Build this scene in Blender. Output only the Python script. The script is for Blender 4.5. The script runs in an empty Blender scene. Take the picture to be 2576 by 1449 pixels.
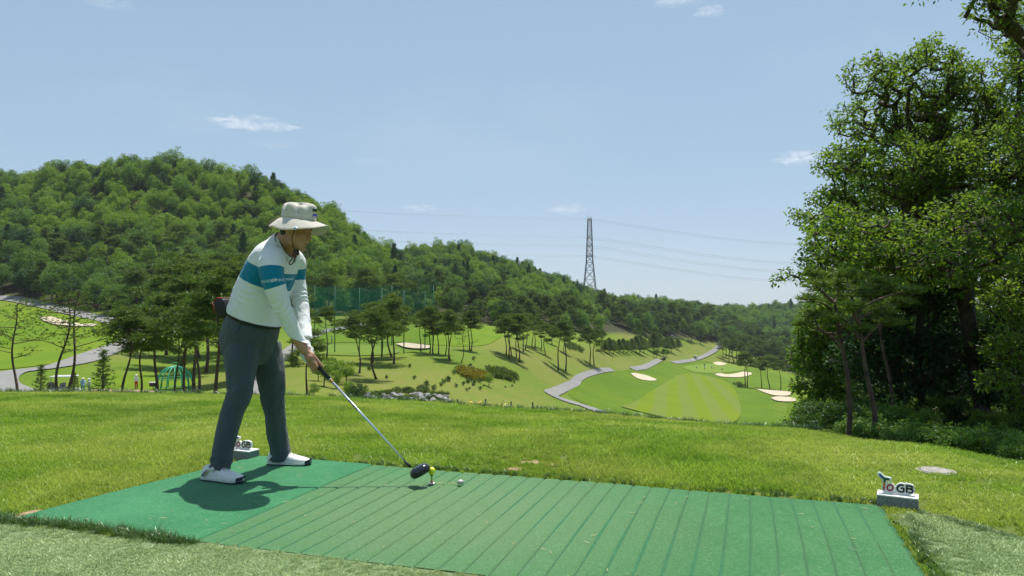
import bpy, bmesh, math, random
import numpy as np
from mathutils import Vector, Matrix, noise as mnoise
from mathutils.bvhtree import BVHTree
R = math.radians
rng = np.random.default_rng(7)
random.seed(7)
scene = bpy.context.scene
COL = scene.collection

# ------------------------------------------------------------------ camera
# plan units are metres; picture positions below are given on a 2576 x 1449 grid
FPX, CX, CY, CAMH = 1860.0, 1288.0, 724.5, 1.07
PITCH = math.atan(35.5 / FPX)
cam_d = bpy.data.cameras.new("camera")
cam = bpy.data.objects.new("camera", cam_d); COL.objects.link(cam)
cam.location = (0, 0, CAMH)
cam.rotation_euler = (R(90) + PITCH, 0, 0)
cam_d.sensor_width = 36.0
cam_d.lens = 36.0 * FPX / 2576.0
cam_d.clip_start = 0.05
cam_d.clip_end = 6000
scene.camera = cam

# ------------------------------------------------------------------ world, sun, exposure
SUN_EL, SUN_AZ = 69.0, 17.0           # azimuth measured from +Y towards +X
scene.view_settings.view_transform = 'Standard'
scene.view_settings.look = 'None'
scene.view_settings.exposure = 0.40
scene.view_settings.gamma = 1.0
cy = scene.cycles
cy.max_bounces = 6; cy.diffuse_bounces = 3; cy.glossy_bounces = 2; cy.transmission_bounces = 3; cy.transparent_max_bounces = 12; cy.volume_bounces = 0
cy.caustics_reflective = False; cy.caustics_refractive = False
cy.use_adaptive_sampling = True; cy.adaptive_threshold = 0.02
world = bpy.data.worlds.new("World"); scene.world = world
world.use_nodes = True
world.cycles.sampling_method = 'MANUAL'; world.cycles.sample_map_resolution = 256
sun_d = bpy.data.lights.new("sun", 'SUN')
sun_d.energy = 4.8; sun_d.angle = R(0.53); sun_d.color = (1.0, 0.955, 0.88)
sun = bpy.data.objects.new("sun", sun_d); COL.objects.link(sun)
sv = Vector((math.sin(R(SUN_AZ)) * math.cos(R(SUN_EL)), math.cos(R(SUN_AZ)) * math.cos(R(SUN_EL)), math.sin(R(SUN_EL))))
sun.rotation_euler = sv.to_track_quat('Z', 'Y').to_euler()
sun.location = (0, 0, 120)

def P(px, py, D):
    """world point seen at picture position (px, py) at depth D"""
    u = (px - CX) / FPX; v = (CY - py) / FPX
    return np.array([u * D, D * (math.cos(PITCH) - v * math.sin(PITCH)), CAMH + D * (math.sin(PITCH) + v * math.cos(PITCH))])
def ray(px, py):
    p = P(px, py, 1.0) - np.array([0, 0, CAMH]); return p
def G(px, py, z=0.0):
    d = ray(px, py); t = (z - CAMH) / d[2]
    return np.array([d[0] * t, d[1] * t, z])
def PX(p):
    c, s = math.cos(PITCH), math.sin(PITCH)
    x, y, z = p[..., 0], p[..., 1], p[..., 2] - CAMH
    D = y * c + z * s; V = -y * s + z * c
    return CX + FPX * x / D, CY - FPX * V / D, D

# sky
wn = world.node_tree; wn.nodes.clear()
class NT:
    """terse node building"""
    def __init__(s, nt): s.nt = nt
    def n(s, typ, ins=None, **props):
        nd = s.nt.nodes.new(typ)
        for k, v in props.items(): setattr(nd, k, v)
        for k, v in (ins or {}).items():
            sk = nd.inputs[k]
            if isinstance(v, bpy.types.NodeSocket): s.nt.links.new(v, sk)
            else: sk.default_value = v
        return nd
    def m(s, op, a, b=0.0, c=None, clamp=False):
        ins = {0: a, 1: b}
        if c is not None: ins[2] = c
        return s.n('ShaderNodeMath', ins, operation=op, use_clamp=clamp).outputs[0]
    def vm(s, op, a, b=None):
        nd = s.n('ShaderNodeVectorMath', {0: a} if b is None else {0: a, 1: b}, operation=op)
        return nd.outputs['Value'] if op in ('DOT_PRODUCT', 'LENGTH', 'DISTANCE') else nd.outputs['Vector']
    def mix(s, f, a, b, blend='MIX'):
        def c4(x): return x if isinstance(x, bpy.types.NodeSocket) else (tuple(x) + (1,) if len(x) == 3 else x)
        nd = s.n('ShaderNodeMix', data_type='RGBA', blend_type=blend)
        for k, v in ((0, f), (6, c4(a)), (7, c4(b))):
            if isinstance(v, bpy.types.NodeSocket): s.nt.links.new(v, nd.inputs[k])
            else: nd.inputs[k].default_value = v
        return nd.outputs[2]
    def noise(s, vec, scale, detail=3.0, rough=0.55, dist=0.0):
        ins = {'Scale': scale, 'Detail': detail, 'Roughness': rough, 'Distortion': dist}
        if vec is not None: ins['Vector'] = vec
        return s.n('ShaderNodeTexNoise', ins).outputs['Fac']
    def ramp(s, f, lo, hi):
        return s.n('ShaderNodeMapRange', {'Value': f, 'From Min': lo, 'From Max': hi, 'To Min': 0.0, 'To Max': 1.0}, interpolation_type='SMOOTHSTEP', clamp=True).outputs[0]
w = NT(wn)
sky = w.n('ShaderNodeTexSky', sky_type='NISHITA', sun_disc=False, sun_elevation=R(SUN_EL), sun_rotation=R(SUN_AZ),
          altitude=0.0, air_density=0.8, dust_density=0.2, ozone_density=3.0)
gen = w.n('ShaderNodeTexCoord').outputs['Generated']
CLOUDS = [((618, 308), 0.058, 0.0115, 1.0, 3.0), ((690, 318), 0.035, 0.007, 0.8, 8.0), ((2010, 396), 0.036, 0.011, 1.0, 5.0), ((1432, 526), 0.036, 0.008, 0.62, 1.0),
          ((1055, 523), 0.026, 0.006, 0.5, 9.0), ((1700, 5), 0.036, 0.009, 0.6, 7.0), ((1788, 28), 0.024, 0.008, 0.6, 2.0), ((275, 8), 0.03, 0.008, 0.3, 4.0),
          ((925, 405), 0.04, 0.006, 0.22, 12.0), ((690, 362), 0.04, 0.008, 0.18, 15.0), ((480, 260), 0.16, 0.05, 0.10, 20.0), ((1200, 330), 0.3, 0.09, 0.10, 25.0), ((2200, 150), 0.2, 0.06, 0.08, 30.0),
          ((3300, 420), 0.06, 0.012, 0.6, 33.0), ((-600, 330), 0.07, 0.012, 0.6, 35.0)]
cmask = None
for (cp, su, sw, st, seed) in CLOUDS:
    d0 = Vector(ray(*cp)).normalized()
    ux = Vector((d0.y, -d0.x, 0)).normalized(); uy = ux.cross(d0)
    a = w.m('DIVIDE', w.vm('DOT_PRODUCT', gen, tuple(ux)), su)
    b = w.m('DIVIDE', w.vm('DOT_PRODUCT', gen, tuple(uy)), sw)
    # keep only the near side of the sphere
    off = w.m('DIVIDE', w.m('SUBTRACT', 1.0, w.vm('DOT_PRODUCT', gen, tuple(d0))), 0.6)
    uu = w.m('SUBTRACT', a, d0.dot(ux) / su); vv = w.m('SUBTRACT', b, d0.dot(uy) / sw)
    rr = w.m('ADD', w.m('MULTIPLY', uu, uu), w.m('MULTIPLY', vv, vv))
    rr = w.m('ADD', rr, w.m('MULTIPLY', off, 4.0))
    vec = w.n('ShaderNodeCombineXYZ', {0: w.m('MULTIPLY', uu, 1.3), 1: w.m('MULTIPLY', vv, 0.75), 2: seed}).outputs[0]
    nz = w.noise(vec, 1.6, 4.0, 0.62, 0.4)
    k = w.ramp(w.m('ADD', w.m('SUBTRACT', 1.0, rr), w.m('MULTIPLY', w.m('SUBTRACT', nz, 0.5), 3.4)), -0.1, 2.2)
    k = w.m('MULTIPLY', k, w.m('SUBTRACT', 1.15, w.m('MULTIPLY', rr, 0.35), clamp=True))
    k = w.m('MULTIPLY', k, st * 0.72)
    cmask = k if cmask is None else w.m('MAXIMUM', cmask, k)
# hazy summer air: the clear-sky gradient is softened and washed towards pale blue
soft = w.n('ShaderNodeGamma', {'Color': w.vm('SCALE', sky.outputs[0]), 'Gamma': 0.55})
soft.inputs['Color'].links[0].from_node.inputs['Scale'].default_value = 0.13
air = w.mix(0.6, w.mix(1.0, soft.outputs[0], (0.95, 0.86, 0.88), 'MULTIPLY'), (0.175, 0.322, 0.428))
cl = w.mix(cmask, air, (0.78, 0.80, 0.83))
cl = w.n('ShaderNodeVectorMath', {0: cl, 'Scale': 1 / 0.13}, operation='SCALE').outputs[0]
bg = w.n('ShaderNodeBackground', {'Color': cl, 'Strength': 0.13})
w.nt.links.new(bg.outputs[0], w.n('ShaderNodeOutputWorld').inputs[0])

# ------------------------------------------------------------------ object helpers
def tag(o, label=None, cat=None, group=None, kind=None):
    if label: o['label'] = label
    if cat: o['category'] = cat
    if group: o['group'] = group
    if kind: o['kind'] = kind
    return o
def empty(name, loc=(0, 0, 0), rz=0.0):
    o = bpy.data.objects.new(name, None); COL.objects.link(o)
    o.empty_display_size = 0.2
    o.location = tuple(loc); o.rotation_euler = (0, 0, rz); return o
def link(name, me, mat=None, parent=None, loc=None):
    o = bpy.data.objects.new(name, me); COL.objects.link(o)
    if mat is not None:
        for m in (mat if isinstance(mat, (list, tuple)) else [mat]): me.materials.append(m)
    if parent is not None: o.parent = parent
    if loc is not None: o.location = tuple(loc)
    return o
def copy_tree(o, parent=None):
    c = o.copy(); COL.objects.link(c); c.parent = parent
    for ch in list(o.children): copy_tree(ch, c)
    return c
class MB:
    """collects vertices and faces, builds one mesh"""
    def __init__(s): s.V = []; s.F = []; s.mi = []; s.n = 0; s.A = []
    def add(s, V, F, mi=0, attr=None):
        V = np.asarray(V, float).reshape(-1, 3)
        if isinstance(F, np.ndarray): F = (F + s.n).tolist()
        else: F = [[i + s.n for i in f] for f in F]
        s.V.append(V); s.F += F; s.mi += [mi] * len(F); s.n += len(V)
        s.A.append(np.full(len(V), 0.0 if attr is None else 1.0) * (1.0 if attr is None else attr))
        return s
    def mesh(s, name, smooth=False, attr=None):
        me = bpy.data.meshes.new(name)
        me.from_pydata(np.concatenate(s.V).tolist() if s.V else [], [], s.F)
        if any(s.mi): me.polygons.foreach_set('material_index', s.mi)
        if smooth: me.polygons.foreach_set('use_smooth', [True] * len(s.F))
        if attr:
            at = me.attributes.new(attr, 'FLOAT', 'POINT'); at.data.foreach_set('value', np.concatenate(s.A))
        me.update(); return me
    def build(s, name, mat=None, parent=None, smooth=False, loc=None, attr=None):
        return link(name, s.mesh(name, smooth, attr), mat, parent, loc)
def nrm(v): return v / (np.linalg.norm(v, axis=-1, keepdims=True) + 1e-12)
def frame(t, ref):
    t = nrm(np.asarray(t, float)); e1 = np.asarray(ref, float); e1 = e1 - t * np.dot(e1, t)
    if np.linalg.norm(e1) < 1e-5:
        e1 = np.cross(t, [0.3, 0.9, 0.2])
    e1 = nrm(e1); return t, e1, np.cross(t, e1)
def catmull(pts, k=4):
    pts = np.asarray(pts, float)
    Q = np.vstack([2 * pts[0] - pts[1], pts, 2 * pts[-1] - pts[-2]]); out = []
    for i in range(1, len(Q) - 2):
        for j in range(k):
            t = j / k; p0, p1, p2, p3 = Q[i - 1:i + 3]
            out.append(0.5 * ((2 * p1) + (-p0 + p2) * t + (2 * p0 - 5 * p1 + 4 * p2 - p3) * t ** 2 + (-p0 + 3 * p1 - 3 * p2 + p3) * t ** 3))
    out.append(pts[-1]); return np.array(out)
def tube(mb, pts, rad, n=6, mi=0, ref=(0.13, 0.21, 0.97), rad2=None, cap=True, attr=None):
    """tube of elliptical rings along pts; rad along ref direction, rad2 across"""
    pts = np.asarray(pts, float); k = len(pts)
    rad = np.broadcast_to(np.asarray(rad, float), (k,)); rad2 = rad if rad2 is None else np.broadcast_to(np.asarray(rad2, float), (k,))
    T = np.gradient(pts, axis=0); ang = np.arange(n) * 2 * math.pi / n; V = []
    for i in range(k):
        t, e1, e2 = frame(T[i], ref)
        V.append(pts[i] + np.outer(np.cos(ang) * rad[i], e1) + np.outer(np.sin(ang) * rad2[i], e2))
    V = np.concatenate(V); F = []
    for i in range(k - 1):
        for j in range(n):
            j2 = (j + 1) % n; F.append([i * n + j, i * n + j2, (i + 1) * n + j2, (i + 1) * n + j])
    if cap:
        F.append(list(range(n))[::-1]); F.append([(k - 1) * n + j for j in range(n)])
    mb.add(V, F, mi, attr); return mb
def loft(mb, pts, sec, ref, n=20, k=4, mi=0, round_ends=False):
    """smooth elliptical loft: sec = [(ra, rb)]"""
    pts = np.asarray(pts, float); sec = np.asarray(sec, float)
    A = catmull(np.hstack([pts, sec]), k)
    tube(mb, A[:, :3], A[:, 3], n, mi, ref, A[:, 4]); return mb
def capsule(mb, p, q, r1, r2=None, n=10, mi=0):
    p = np.asarray(p, float); q = np.asarray(q, float); r2 = r1 if r2 is None else r2
    d = nrm(q - p); pts = []; rr = []
    for a in (-80, -50, -20): pts.append(p + d * r1 * math.sin(R(a))); rr.append(r1 * math.cos(R(a)))
    for a in (20, 50, 80): pts.append(q + d * r2 * math.sin(R(a))); rr.append(r2 * math.cos(R(a)))
    tube(mb, pts, rr, n, mi); return mb
def ellipsoid(mb, c, r, rot=None, nu=14, nv=9, mi=0):
    V = []; F = []
    for j in range(nv + 1):
        ph = math.pi * j / nv
        for i in range(nu):
            th = 2 * math.pi * i / nu; V.append((math.sin(ph) * math.cos(th), math.sin(ph) * math.sin(th), math.cos(ph)))
    for j in range(nv):
        for i in range(nu):
            i2 = (i + 1) % nu; F.append([j * nu + i, (j + 1) * nu + i, (j + 1) * nu + i2, j * nu + i2])
    V = np.array(V) * np.asarray(r, float)
    if rot is not None: V = V @ np.asarray(rot).T
    mb.add(V + np.asarray(c, float), F, mi); return mb
def box(mb, c, s, rot=None, mi=0, taper=1.0):
    x, y, z = np.asarray(s, float) / 2
    V = np.array([(-x, -y, -z), (x, -y, -z), (x, y, -z), (-x, y, -z), (-x * taper, -y * taper, z), (x * taper, -y * taper, z), (x * taper, y * taper, z), (-x * taper, y * taper, z)])
    if rot is not None: V = V @ np.asarray(rot).T
    mb.add(V + np.asarray(c, float), [[3, 2, 1, 0], [4, 5, 6, 7], [0, 1, 5, 4], [1, 2, 6, 5], [2, 3, 7, 6], [3, 0, 4, 7]], mi); return mb
def rotz(a): c, s = math.cos(a), math.sin(a); return np.array([[c, -s, 0], [s, c, 0], [0, 0, 1]])
def bevel_mesh(me, w, seg=2):
    bm = bmesh.new(); bm.from_mesh(me)
    bmesh.ops.bevel(bm, geom=bm.edges[:], offset=w, segments=seg, affect='EDGES', profile=0.5, clamp_overlap=True)
    bm.to_mesh(me); bm.free(); return me
def remesh(mb, name, voxel, smooth=6, factor=0.5):
    """fuse overlapping closed shapes into one continuous skin"""
    me = mb.mesh(name + "_tmp")
    o = bpy.data.objects.new(name + "_tmp", me); COL.objects.link(o)
    r = o.modifiers.new('r', 'REMESH'); r.mode = 'VOXEL'; r.voxel_size = voxel; r.use_smooth_shade = True
    if smooth:
        s = o.modifiers.new('s', 'SMOOTH'); s.iterations = smooth; s.factor = factor
    dg = bpy.context.evaluated_depsgraph_get()
    out = bpy.data.meshes.new_from_object(o.evaluated_get(dg))
    bpy.data.objects.remove(o); bpy.data.meshes.remove(me)
    out.name = name; out.polygons.foreach_set('use_smooth', [True] * len(out.polygons))
    return out
def get_co(me):
    a = np.empty(len(me.vertices) * 3); me.vertices.foreach_get('co', a); return a.reshape(-1, 3)
def set_co(me, a): me.vertices.foreach_set('co', np.asarray(a, float).ravel()); me.update()
def get_no(me):
    a = np.empty(len(me.vertices) * 3); me.vertices.foreach_get('normal', a); return a.reshape(-1, 3)
def add_attr(me, name, vals):
    at = me.attributes.new(name, 'FLOAT', 'POINT'); at.data.foreach_set('value', np.asarray(vals, float))
def vnoise(p, s, seed=0.0):
    return np.array([mnoise.noise(Vector((x * s + seed, y * s + seed * 1.7, z * s - seed))) for x, y, z in p])

# ------------------------------------------------------------------ materials
def new_mat(name):
    m = bpy.data.materials.new(name); m.use_nodes = True; m.node_tree.nodes.clear(); return m, NT(m.node_tree)
def out(t, surf, disp=None):
    o = t.n('ShaderNodeOutputMaterial'); t.nt.links.new(surf, o.inputs[0])
def col4(c): return tuple(c) + (1,)
def simple(name, col, rough=0.6, metal=0.0, var=0.12, nscale=40.0, bump=0.0, bscale=200.0, spec=0.5, coat=0.0, coord='Object', col2=None):
    m, t = new_mat(name)
    tc = t.n('ShaderNodeTexCoord').outputs[coord]
    nz = t.noise(tc, nscale, 4.0)
    c = t.mix(t.ramp(nz, 0.3, 0.7), tuple(x * (1 - var) for x in col), col2 if col2 else tuple(min(1, x * (1 + var)) for x in col))
    b = t.n('ShaderNodeBsdfPrincipled', {'Base Color': c, 'Roughness': rough, 'Metallic': metal, 'Specular IOR Level': spec, 'Coat Weight': coat})
    if bump:
        bn = t.n('ShaderNodeBump', {'Height': t.noise(tc, bscale, 3.0), 'Strength': bump, 'Distance': 0.01})
        t.nt.links.new(bn.outputs[0], b.inputs['Normal'])
    out(t, b.outputs[0]); return m
def leaf_mat(name, c1, c2, trans=0.35, hue=0.0, gloss=0.03, nscale=0.9):
    """thin leaf: colour varies from tree to tree and from clump to clump"""
    m, t = new_mat(name)
    rnd = t.n('ShaderNodeObjectInfo').outputs['Random']
    tc = t.n('ShaderNodeTexCoord').outputs['Object']
    nz = t.ramp(t.noise(tc, nscale, 3.0, 0.6), 0.32, 0.68)
    f = t.m('ADD', t.m('MULTIPLY', rnd, 0.62), t.m('MULTIPLY', nz, 0.38))
    c = t.mix(f, c1, c2)
    d = t.n('ShaderNodeBsdfDiffuse', {'Color': c, 'Roughness': 0.6})
    tr = t.n('ShaderNodeBsdfTranslucent', {'Color': t.mix(0.5, c, (c2[0] * 1.35, c2[1] * 1.25, c2[2] * 0.5))})
    g = t.n('ShaderNodeBsdfGlossy', {'Color': (0.8, 0.85, 0.8, 1), 'Roughness': 0.45})
    s1 = t.n('ShaderNodeMixShader', {0: trans, 1: d.outputs[0], 2: tr.outputs[0]})
    s2 = t.n('ShaderNodeMixShader', {0: gloss, 1: s1.outputs[0], 2: g.outputs[0]})
    out(t, s2.outputs[0]); return m
MAT = {}
MAT['bark'] = simple('bark', (0.075, 0.055, 0.042), 0.9, var=0.45, nscale=9, bump=0.6, bscale=25)
MAT['pine_bark'] = simple('pine_bark', (0.085, 0.052, 0.038), 0.9, var=0.5, nscale=5, bump=0.6, bscale=20)
MAT['leaf_bright'] = leaf_mat('leaf_bright', (0.125, 0.245, 0.020), (0.260, 0.395, 0.040), trans=0.38)
MAT['leaf_mid'] = leaf_mat('leaf_mid', (0.062, 0.155, 0.022), (0.175, 0.305, 0.040), trans=0.36)
MAT['leaf_dark'] = leaf_mat('leaf_dark', (0.030, 0.084, 0.026), (0.064, 0.145, 0.036), trans=0.28)
MAT['needle'] = leaf_mat('needle', (0.056, 0.118, 0.022), (0.150, 0.232, 0.040), trans=0.38)
MAT['oak'] = leaf_mat('oak', (0.072, 0.160, 0.022), (0.205, 0.325, 0.044), trans=0.52, gloss=0.025, nscale=0.8)
MAT['shrub'] = leaf_mat('shrub', (0.040, 0.100, 0.018), (0.085, 0.165, 0.030), trans=0.35)
MAT['yellow_shrub'] = leaf_mat('yellow_shrub', (0.18, 0.19, 0.016), (0.42, 0.33, 0.02), trans=0.25, nscale=1.6)
MAT['juniper'] = leaf_mat('juniper', (0.05, 0.11, 0.014), (0.14, 0.20, 0.03), trans=0.25, nscale=1.2)
# ------------------------------------------------------------------ terrain
# each column: picture x, (crest y, crest depth), then ground profile as (depth, picture y)
COLS = [
 (-700, (990, 11), [(45, 1012), (62, 1000), (78, 985), (98, 938), (140, 885), (180, 815), (205, 770), (225, 735), (270, 630), (320, 540), (355, 500), (480, 600), (900, 680)]),
 (-250, (990, 11), [(45, 1012), (62, 1000), (78, 985), (98, 938), (135, 890), (172, 822), (200, 775), (217, 740), (262, 632), (305, 535), (335, 490), (460, 600), (900, 700)]),
 (0,    (990, 11), [(45, 1012), (62, 1000), (77, 987), (87, 962), (97, 937), (132, 889), (170, 822), (200, 772), (216, 742), (260, 635), (300, 540), (326, 490), (450, 600), (900, 720)]),
 (100,  (990, 11), [(45, 1012), (62, 1000), (78, 987), (87, 962), (97, 932), (126, 889), (160, 836), (188, 790), (206, 760), (255, 640), (300, 530), (322, 470), (450, 600), (900, 720)]),
 (200,  (990, 11), [(45, 1012), (62, 1000), (80, 983), (90, 952), (100, 922), (122, 887), (150, 846), (175, 808), (198, 776), (250, 650), (300, 510), (318, 452), (450, 600), (900, 720)]),
 (330,  (991, 11), [(45, 1012), (62, 1000), (80, 985), (95, 950), (112, 912), (132, 880), (152, 846), (178, 806), (205, 760), (250, 640), (295, 500), (315, 438), (450, 600), (900, 720)]),
 (470,  (993, 11), [(45, 1012), (60, 1004), (80, 985), (95, 955), (112, 925), (135, 885), (160, 846), (190, 796), (212, 745), (250, 645), (292, 510), (312, 450), (450, 600), (900, 720)]),
 (620,  (997, 11), [(45, 1012), (62, 1000), (80, 972), (100, 938), (120, 905), (145, 876), (175, 835), (200, 785), (222, 730), (255, 650), (290, 540), (310, 482), (450, 620), (900, 730)]),
 (760,  (1000, 11), [(48, 1014), (62, 1002), (80, 960), (100, 920), (118, 898), (150, 866), (180, 830), (205, 785), (228, 725), (255, 660), (285, 575), (304, 535), (450, 640), (900, 740)]),
 (850,  (1003, 11), [(50, 1020), (64, 1006), (80, 968), (100, 922), (118, 897), (150, 864), (180, 828), (206, 790), (228, 745), (255, 690), (282, 625), (300, 590), (450, 680), (900, 750)]),
 (950,  (1008, 11), [(52, 1024), (66, 1012), (80, 975), (98, 932), (116, 896), (150, 864), (182, 830), (210, 794), (232, 760), (258, 718), (285, 680), (305, 662), (420, 700), (900, 755)]),
 (1050, (1012, 10.8), [(54, 1030), (66, 1018), (80, 982), (98, 936), (116, 894), (150, 862), (186, 830), (216, 800), (250, 765), (300, 715), (350, 672), (385, 655), (480, 690), (900, 755)]),
 (1150, (1020, 10.5), [(56, 1040), (68, 1024), (82, 988), (100, 940), (120, 894), (152, 860), (190, 830), (222, 806), (260, 768), (310, 715), (360, 668), (392, 652), (490, 690), (900, 755)]),
 (1250, (1028, 10.3), [(62, 1048), (76, 1030), (90, 1000), (108, 955), (128, 905), (158, 860), (195, 832), (228, 812), (268, 780), (320, 728), (370, 690), (400, 678), (500, 705), (900, 758)]),
 (1350, (1035, 10), [(70, 1058), (86, 1036), (104, 1008), (122, 968), (146, 915), (176, 874), (208, 846), (240, 828), (282, 795), (332, 752), (380, 722), (410, 712), (520, 730), (900, 758)]),
 (1450, (1042, 9.8), [(80, 1070), (96, 1046), (118, 1018), (142, 976), (166, 940), (196, 896), (224, 862), (256, 842), (300, 812), (350, 782), (400, 760), (430, 752), (540, 762), (900, 762)]),
 (1550, (1050, 9.6), [(90, 1075), (106, 1054), (130, 1026), (158, 994), (190, 956), (222, 928), (255, 896), (285, 868), (318, 850), (360, 822), (420, 792), (460, 782), (560, 790), (900, 770)]),
 (1650, (1060, 9.4), [(95, 1085), (112, 1066), (136, 1038), (164, 1008), (200, 976), (246, 948), (290, 916), (320, 898), (350, 872), (385, 848), (440, 818), (500, 796), (600, 800), (900, 772)]),
 (1750, (1068, 9.2), [(98, 1098), (116, 1076), (140, 1046), (168, 1014), (206, 984), (256, 958), (310, 934), (350, 916), (385, 898), (425, 866), (470, 842), (540, 806), (570, 800), (700, 806), (900, 776)]),
 (1850, (1077, 9), [(100, 1110), (118, 1086), (142, 1052), (170, 1018), (210, 988), (262, 964), (318, 944), (362, 926), (400, 914), (440, 892), (500, 862), (580, 826), (640, 812), (760, 800), (900, 784)]),
 (1950, (1082, 9), [(100, 1125), (118, 1096), (140, 1062), (168, 1026), (206, 998), (262, 974), (320, 954), (372, 934), (430, 910), (500, 876), (600, 830), (700, 800), (740, 792), (900, 800)]),
 (2050, (1088, 9), [(16, 1078), (24, 1072), (34, 1100), (60, 1140), (100, 1140), (140, 1078), (190, 1030), (262, 985), (340, 955), (420, 920), (520, 872), (640, 820), (720, 795), (900, 800)]),
 (2150, (1112, 8.6), [(12, 1088), (17, 1062), (24, 1042), (32, 1045), (50, 1085), (100, 1100), (160, 1050), (262, 990), (400, 930), (600, 840), (720, 795), (900, 800)]),
 (2300, (1136, 7.6), [(10, 1112), (15, 1070), (22, 1026), (32, 985), (45, 970), (80, 985), (160, 980), (300, 940), (500, 850), (720, 800), (900, 800)]),
 (2576, (1176, 6.4), [(8, 1150), (13, 1080), (20, 1010), (30, 950), (45, 905), (80, 885), (160, 880), (300, 880), (500, 840), (900, 790)]),
 (3300, (1240, 5.2), [(8, 1180), (13, 1080), (20, 990), (30, 920), (45, 870), (80, 850), (160, 840), (300, 830), (900, 780)]),
]
def pchip(x, y, xi):
    h = np.diff(x); d = np.diff(y) / h; m = np.zeros(len(x))
    for i in range(1, len(x) - 1):
        if d[i - 1] * d[i] > 0:
            w1 = 2 * h[i] + h[i - 1]; w2 = h[i] + 2 * h[i - 1]; m[i] = (w1 + w2) / (w1 / d[i - 1] + w2 / d[i])
    m[0] = d[0]; m[-1] = d[-1]
    j = np.clip(np.searchsorted(x, xi) - 1, 0, len(h) - 1); t = (xi - x[j]) / h[j]; t = np.clip(t, 0, 1)
    return ((2 * t ** 3 - 3 * t ** 2 + 1) * y[j] + (t ** 3 - 2 * t ** 2 + t) * h[j] * m[j] + (-2 * t ** 3 + 3 * t ** 2) * y[j + 1] + (t ** 3 - t ** 2) * h[j] * m[j + 1])
RMIN, RMAX, NR = 0.6, 1600.0, 300
LR = np.linspace(math.log(RMIN), math.log(RMAX), NR)
th_c, z_c = [], []
for px, (cy, cd), prof in COLS:
    th = math.atan((px - CX) / FPX); k = 1 / math.cos(th)
    cz = P(px, cy, cd)[2]; cd2 = cd
    kn = [(0.5, 0.0), (3.4, 0.0), (min(5.3, cd * 0.72), cz * 0.04), (cd, cz)]
    if px < 2000: kn += [(cd + 2.0, cz - 0.75), (cd + 9, cz - 3.0 if px < 1300 else cz - 5.0)]
    kn += [(D, P(px, y, D)[2]) for D, y in prof]
    kn.append((1700, kn[-1][1] + 4))
    kn = np.array(kn); x = np.log(kn[:, 0] * k)
    th_c.append(th); z_c.append(pchip(x, kn[:, 1], LR))
# the land behind and beside the camera: level tee, then wooded slopes
back = pchip(np.log(np.array([0.5, 6, 15, 40, 120, 300, 1700])), np.array([0, 0, -0.3, 1.0, 12.0, 40.0, 60.0]), LR)
th_c = [-math.pi, -1.9] + th_c + [1.9, math.pi]; z_c = [back, back * 0.5 + z_c[0] * 0.5] + z_c + [back * 0.5 + z_c[-1] * 0.5, back]
th_c = np.array(th_c); z_c = np.array(z_c)
TH = np.concatenate([np.linspace(-math.pi, R(-46), 34)[:-1], np.linspace(R(-46), R(46), 369), np.linspace(R(46), math.pi, 34)[1:]])
ZT = np.array([pchip(th_c, z_c[:, j], TH) for j in range(NR)]).T          # [theta, r]
# gentle undulation away from the tee
def und(x, y):
    return (np.sin(x * 0.11 + 1.3) * np.cos(y * 0.083) + 0.6 * np.sin(x * 0.23 + y * 0.17) + 0.5 * np.cos(x * 0.047 - y * 0.061))
RR = np.exp(LR); XX = np.sin(TH)[:, None] * RR; YY = np.cos(TH)[:, None] * RR
ZT = ZT + und(XX, YY) * np.clip((RR - 40) / 120, 0, 1) * 0.07
def H(x, y):
    x = np.asarray(x, float); y = np.asarray(y, float)
    th = np.arctan2(x, y); lr = np.log(np.maximum(np.hypot(x, y), RMIN))
    i = np.clip(np.searchsorted(TH, th) - 1, 0, len(TH) - 2); a = np.clip((th - TH[i]) / (TH[i + 1] - TH[i]), 0, 1)
    f = (lr - LR[0]) / (LR[1] - LR[0]); j = np.clip(f.astype(int), 0, NR - 2); b = np.clip(f - j, 0, 1)
    return (ZT[i, j] * (1 - a) + ZT[i + 1, j] * a) * (1 - b) + (ZT[i, j + 1] * (1 - a) + ZT[i + 1, j + 1] * a) * b
def hit(px, py, dmin=16.0, dmax=1200.0):
    """where the line of sight through a picture position meets the land"""
    d = ray(px, py); D = np.exp(np.linspace(math.log(dmin), math.log(dmax), 1400))
    x, y, z = d[0] * D, d[1] * D, CAMH + d[2] * D
    g = z - H(x, y); k = np.nonzero(g <= 0)[0]
    if len(k) == 0: i = len(D) - 1
    else: i = k[0]
    return np.array([x[i], y[i], float(H(x[i], y[i]))])
def ground_at(px, D):
    x = (px - CX) / FPX * D; return np.array([x, D, float(H(x, D))])
# what grows where, as numbers stored on the ground mesh
FE = np.array([(-900, 742), (0, 744), (60, 752), (140, 766), (240, 782), (300, 806), (345, 836), (420, 842), (600, 838), (740, 812), (820, 792), (900, 790), (1000, 796), (1100, 803), (1200, 812), (1300, 830), (1400, 832),
               (1480, 842), (1560, 838), (1640, 850), (1720, 852), (1800, 862), (1860, 884), (1920, 905), (1980, 935), (2050, 960), (4000, 960)])
def forest_edge(px): return np.interp(px, FE[:, 0], FE[:, 1])
vx, vy, vz = XX.ravel(), YY.ravel(), ZT.ravel()
nth = len(TH); idx = np.arange(nth * NR).reshape(nth, NR)
q = np.stack([idx[:-1, :-1], idx[:-1, 1:], idx[1:, 1:], idx[1:, :-1]], -1).reshape(-1, 4)
gm = MB(); gm.add(np.stack([vx, vy, vz], 1), q)
gm.add(np.array([(0, 0, -0.03), (0.01, 0, -0.03), (0, 0.01, -0.03)]), [[0, 1, 2]])
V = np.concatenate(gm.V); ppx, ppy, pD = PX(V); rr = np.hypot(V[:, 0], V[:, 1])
infront = V[:, 1] > 12
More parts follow.
